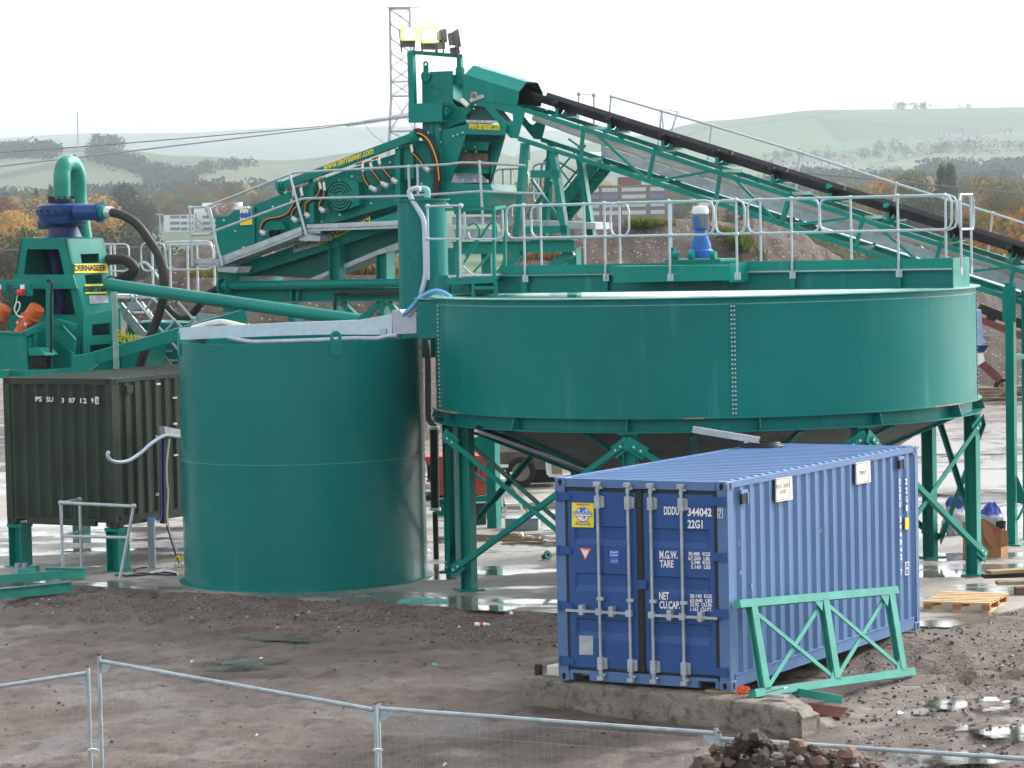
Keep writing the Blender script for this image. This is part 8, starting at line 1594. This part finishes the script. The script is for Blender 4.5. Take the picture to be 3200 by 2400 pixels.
# torn cardboard box
bx_ = thing('cardboard_box', onz(3066, 1740), 'torn soggy brown cardboard box on the slab beside the conveyor leg', 'cardboard box'); Y = onz(3066, 1740).y
def torn(px0, px1, tops, dy0, dy1, nm, bot=1740):
    n = len(tops)-1; vs = []; fs = []
    for k, t in enumerate(tops):
        px = px0+(px1-px0)*k/n; dy = dy0+(dy1-dy0)*k/n; vs += [V((atY(px, bot, Y+dy).x, Y+dy, 0)), atY(px, t, Y+dy)]
    mb = MB(); fs = [(2*i, 2*i+2, 2*i+3, 2*i+1) for i in range(n)]; mb.add(vs, fs); mb.add([v+V((0, .012, 0)) for v in vs], fs); return mb.ob(nm, M['card'], bx_, smooth=0)
torn(3009, 3128, [1628, 1634, 1622, 1660, 1690, 1640, 1622, 1650, 1672, 1690, 1655, 1684], 0, .0, 'front_wall'); torn(3128, 3150, [1668, 1650, 1680, 1700], 0, .5, 'side_wall', 1740); torn(3009, 3020, [1630, 1622, 1640], 0, .7, 'side_wall'); torn(3020, 3150, [1640, 1625, 1620, 1635, 1650, 1660], .7, .55, 'back_wall')
mb = MB(); P = [atY(x, y, Y-.06) for x, y in ((3070, 1625), (3092, 1640), (3108, 1668), (3120, 1690), (3100, 1712), (3082, 1690), (3072, 1665))]; mb.prism(P, V((0, .01, 0))); P = [atY(x, y, Y-.1) for x, y in ((3128, 1655), (3148, 1660), (3152, 1690), (3148, 1706), (3126, 1712))]; mb.prism(P, V((0, .01, 0))); mb.ob('loose_flap', M['card'], bx_, smooth=0)
def bag(px0, px1, py0, py1, label, seed, blue=.62):
    c = onz((px0+px1)/2, py1); r = thing('bulk_bag', c, label, 'bulk bag', 'bulk bags on the slab'); k = c.y/FPX; w_ = (px1-px0)*k/2; h = (py1-py0)*k
    A, B = MB(), MB(); n, m = 26, 16; vs = []
    for j in range(m+1):
        t = j/m; rr = w_*(.85+.25*math.sin(t*2.6))*(1-max(0, t-.55)**1.4*1.9)
        for i in range(n):
            a = 2*math.pi*i/n; q = V((math.cos(a)*1.3+seed, math.sin(a)*1.3, t*2.2)); f_ = 1+.45*noise.noise(q)+.22*noise.noise(q*2.6); vs.append(c+V((rr*f_*math.cos(a), rr*f_*math.sin(a)*.9, h*t*(1+.18*noise.noise(q*1.4)))))
    for j in range(m):
        tgt = B if j/m > blue else A
        for i in range(n): a, b_ = j*n+i, j*n+(i+1) % n; tgt.add([vs[a], vs[b_], vs[b_+n], vs[a+n]], [(0, 1, 2, 3)])
    B.add(vs[m*n:], [tuple(range(n))]); A.ob('sack', M['bagw'], r, smooth=60); B.ob('gathered_top', M['bagb'], r, smooth=60)
bag(2952, 3034, 1550, 1668, 'crumpled white and blue bulk bag left of the right tank leg', 3.1, .72); bag(3068, 3132, 1572, 1650, 'blue topped white bulk bag right of the right tank leg', 8.2, .55)
p = onz(3128, 1655); mb = MB(); mb.lathe([(0, 0), (.085, 0), (.10, .16), (.09, .16), (.08, .03)], p, 18); solo(mb, 'bucket', M['black'], 'small black bucket behind the torn cardboard box', 'bucket')
# trailer and hopper beyond the conveyor leg
Y = 98; T = lambda px, py, dy=0: atY(px, py, Y+dy); tl = thing('trailer', V((T(3110, 1200).x, Y, 0)), 'broken red oxide trailer with one tyre on the soil beyond the conveyor leg', 'trailer')
mb = MB(); mb.bar(T(3060, 998), T(3230, 1064), .3, .22); mb.bar(T(3064, 1132), T(3124, 1186), .25, .25); mb.ob('frame', M['redox'], tl, smooth=0); mb = MB(); mb.bar(T(3060, 962, .4), T(3260, 1040, .4), .5, .28); mb.bar(T(3090, 985, .2), T(3110, 1000, .2), .3, .4); mb.ob('upper_beam', M['dark'], tl, smooth=0)
mb = MB(); c = T(3132, 1208, .3); mb.lathe([(.14, -.1), (.27, -.1), (.28, 0), (.27, .1), (.14, .1)], c, 22, V((0, 1, 0))); t1 = mb.ob('tyre', M['tyre'], tl); mb = MB(); mb.lathe([(0, -.07), (.14, -.08)], c, 18, V((0, 1, 0))); mb.ob('rim', M['steel'], t1); mb = MB(); mb.bar(T(3135, 1212, .1), T(3145, 1210, .1), .2, .35); p = T(3120, 1225); mb.bar(V((p.x, Y+.3, -.1)), p, .2, .2, V((1, 0, 0))); mb.ob('prop', M['plank'], tl, smooth=0)
Y = 96; T = lambda px, py, dy=0: atY(px, py, Y+dy); hp2 = thing('pale_hopper', V((T(3060, 1100).x, Y, 0)), 'pale blue sheet metal hopper beside the right end of the round tank', 'hopper'); HBm = mat('pale_blue_sheet', (.30, .40, .62), .5, var=.15)
mb = MB(); mb.prism([T(*q) for q in ((3000, 966), (3066, 968), (3071, 1028), (3080, 1034), (3070, 1046), (3072, 1056), (3086, 1066), (3066, 1080), (3000, 1080))], V((0, .8, 0))); mb.ob('body', HBm, hp2, smooth=0); mb = MB(); mb.prism([T(*q, .1) for q in ((3000, 1080), (3090, 1078), (3076, 1100), (3000, 1106))], V((0, .6, 0))); mb.ob('blue_band', M['navy'], hp2, smooth=0); mb = MB(); mb.prism([T(*q, .1) for q in ((3000, 1106), (3072, 1104), (3078, 1128), (3052, 1146), (3000, 1150))], V((0, .6, 0))); p = T(3030, 1150, .3); mb.bar(V((p.x, p.y, 0)), p, .3, .3, V((1, 0, 0))); mb.ob('lower_hopper', M['white'], hp2, smooth=0)
mb = MB(); mb.tube(T(3068, 1047, 2), T(3230, 1054, 2), .03, 6); solo(mb, 'water_pipe', M['rail'], 'thin pale pipe lying along the soil bank beyond the conveyor leg', 'pipe')
rr2 = random.Random(31); mb = MB()
for k in range(40): p = onz(rr2.uniform(3060, 3175), rr2.uniform(1238, 1262)); a = rr2.uniform(-.5, .5); l = rr2.uniform(.3, 1.1); mb.tube(p+V((-l, -l*a, rr2.uniform(0, .3))), p+V((l, l*a, rr2.uniform(0, .35))), rr2.uniform(.02, .07), 6)
solo(mb, 'root_pile', mat('root_wood', (.16, .11, .07), .9, var=.4), 'pile of torn roots and branches at the foot of the soil bank on the right', 'root pile')
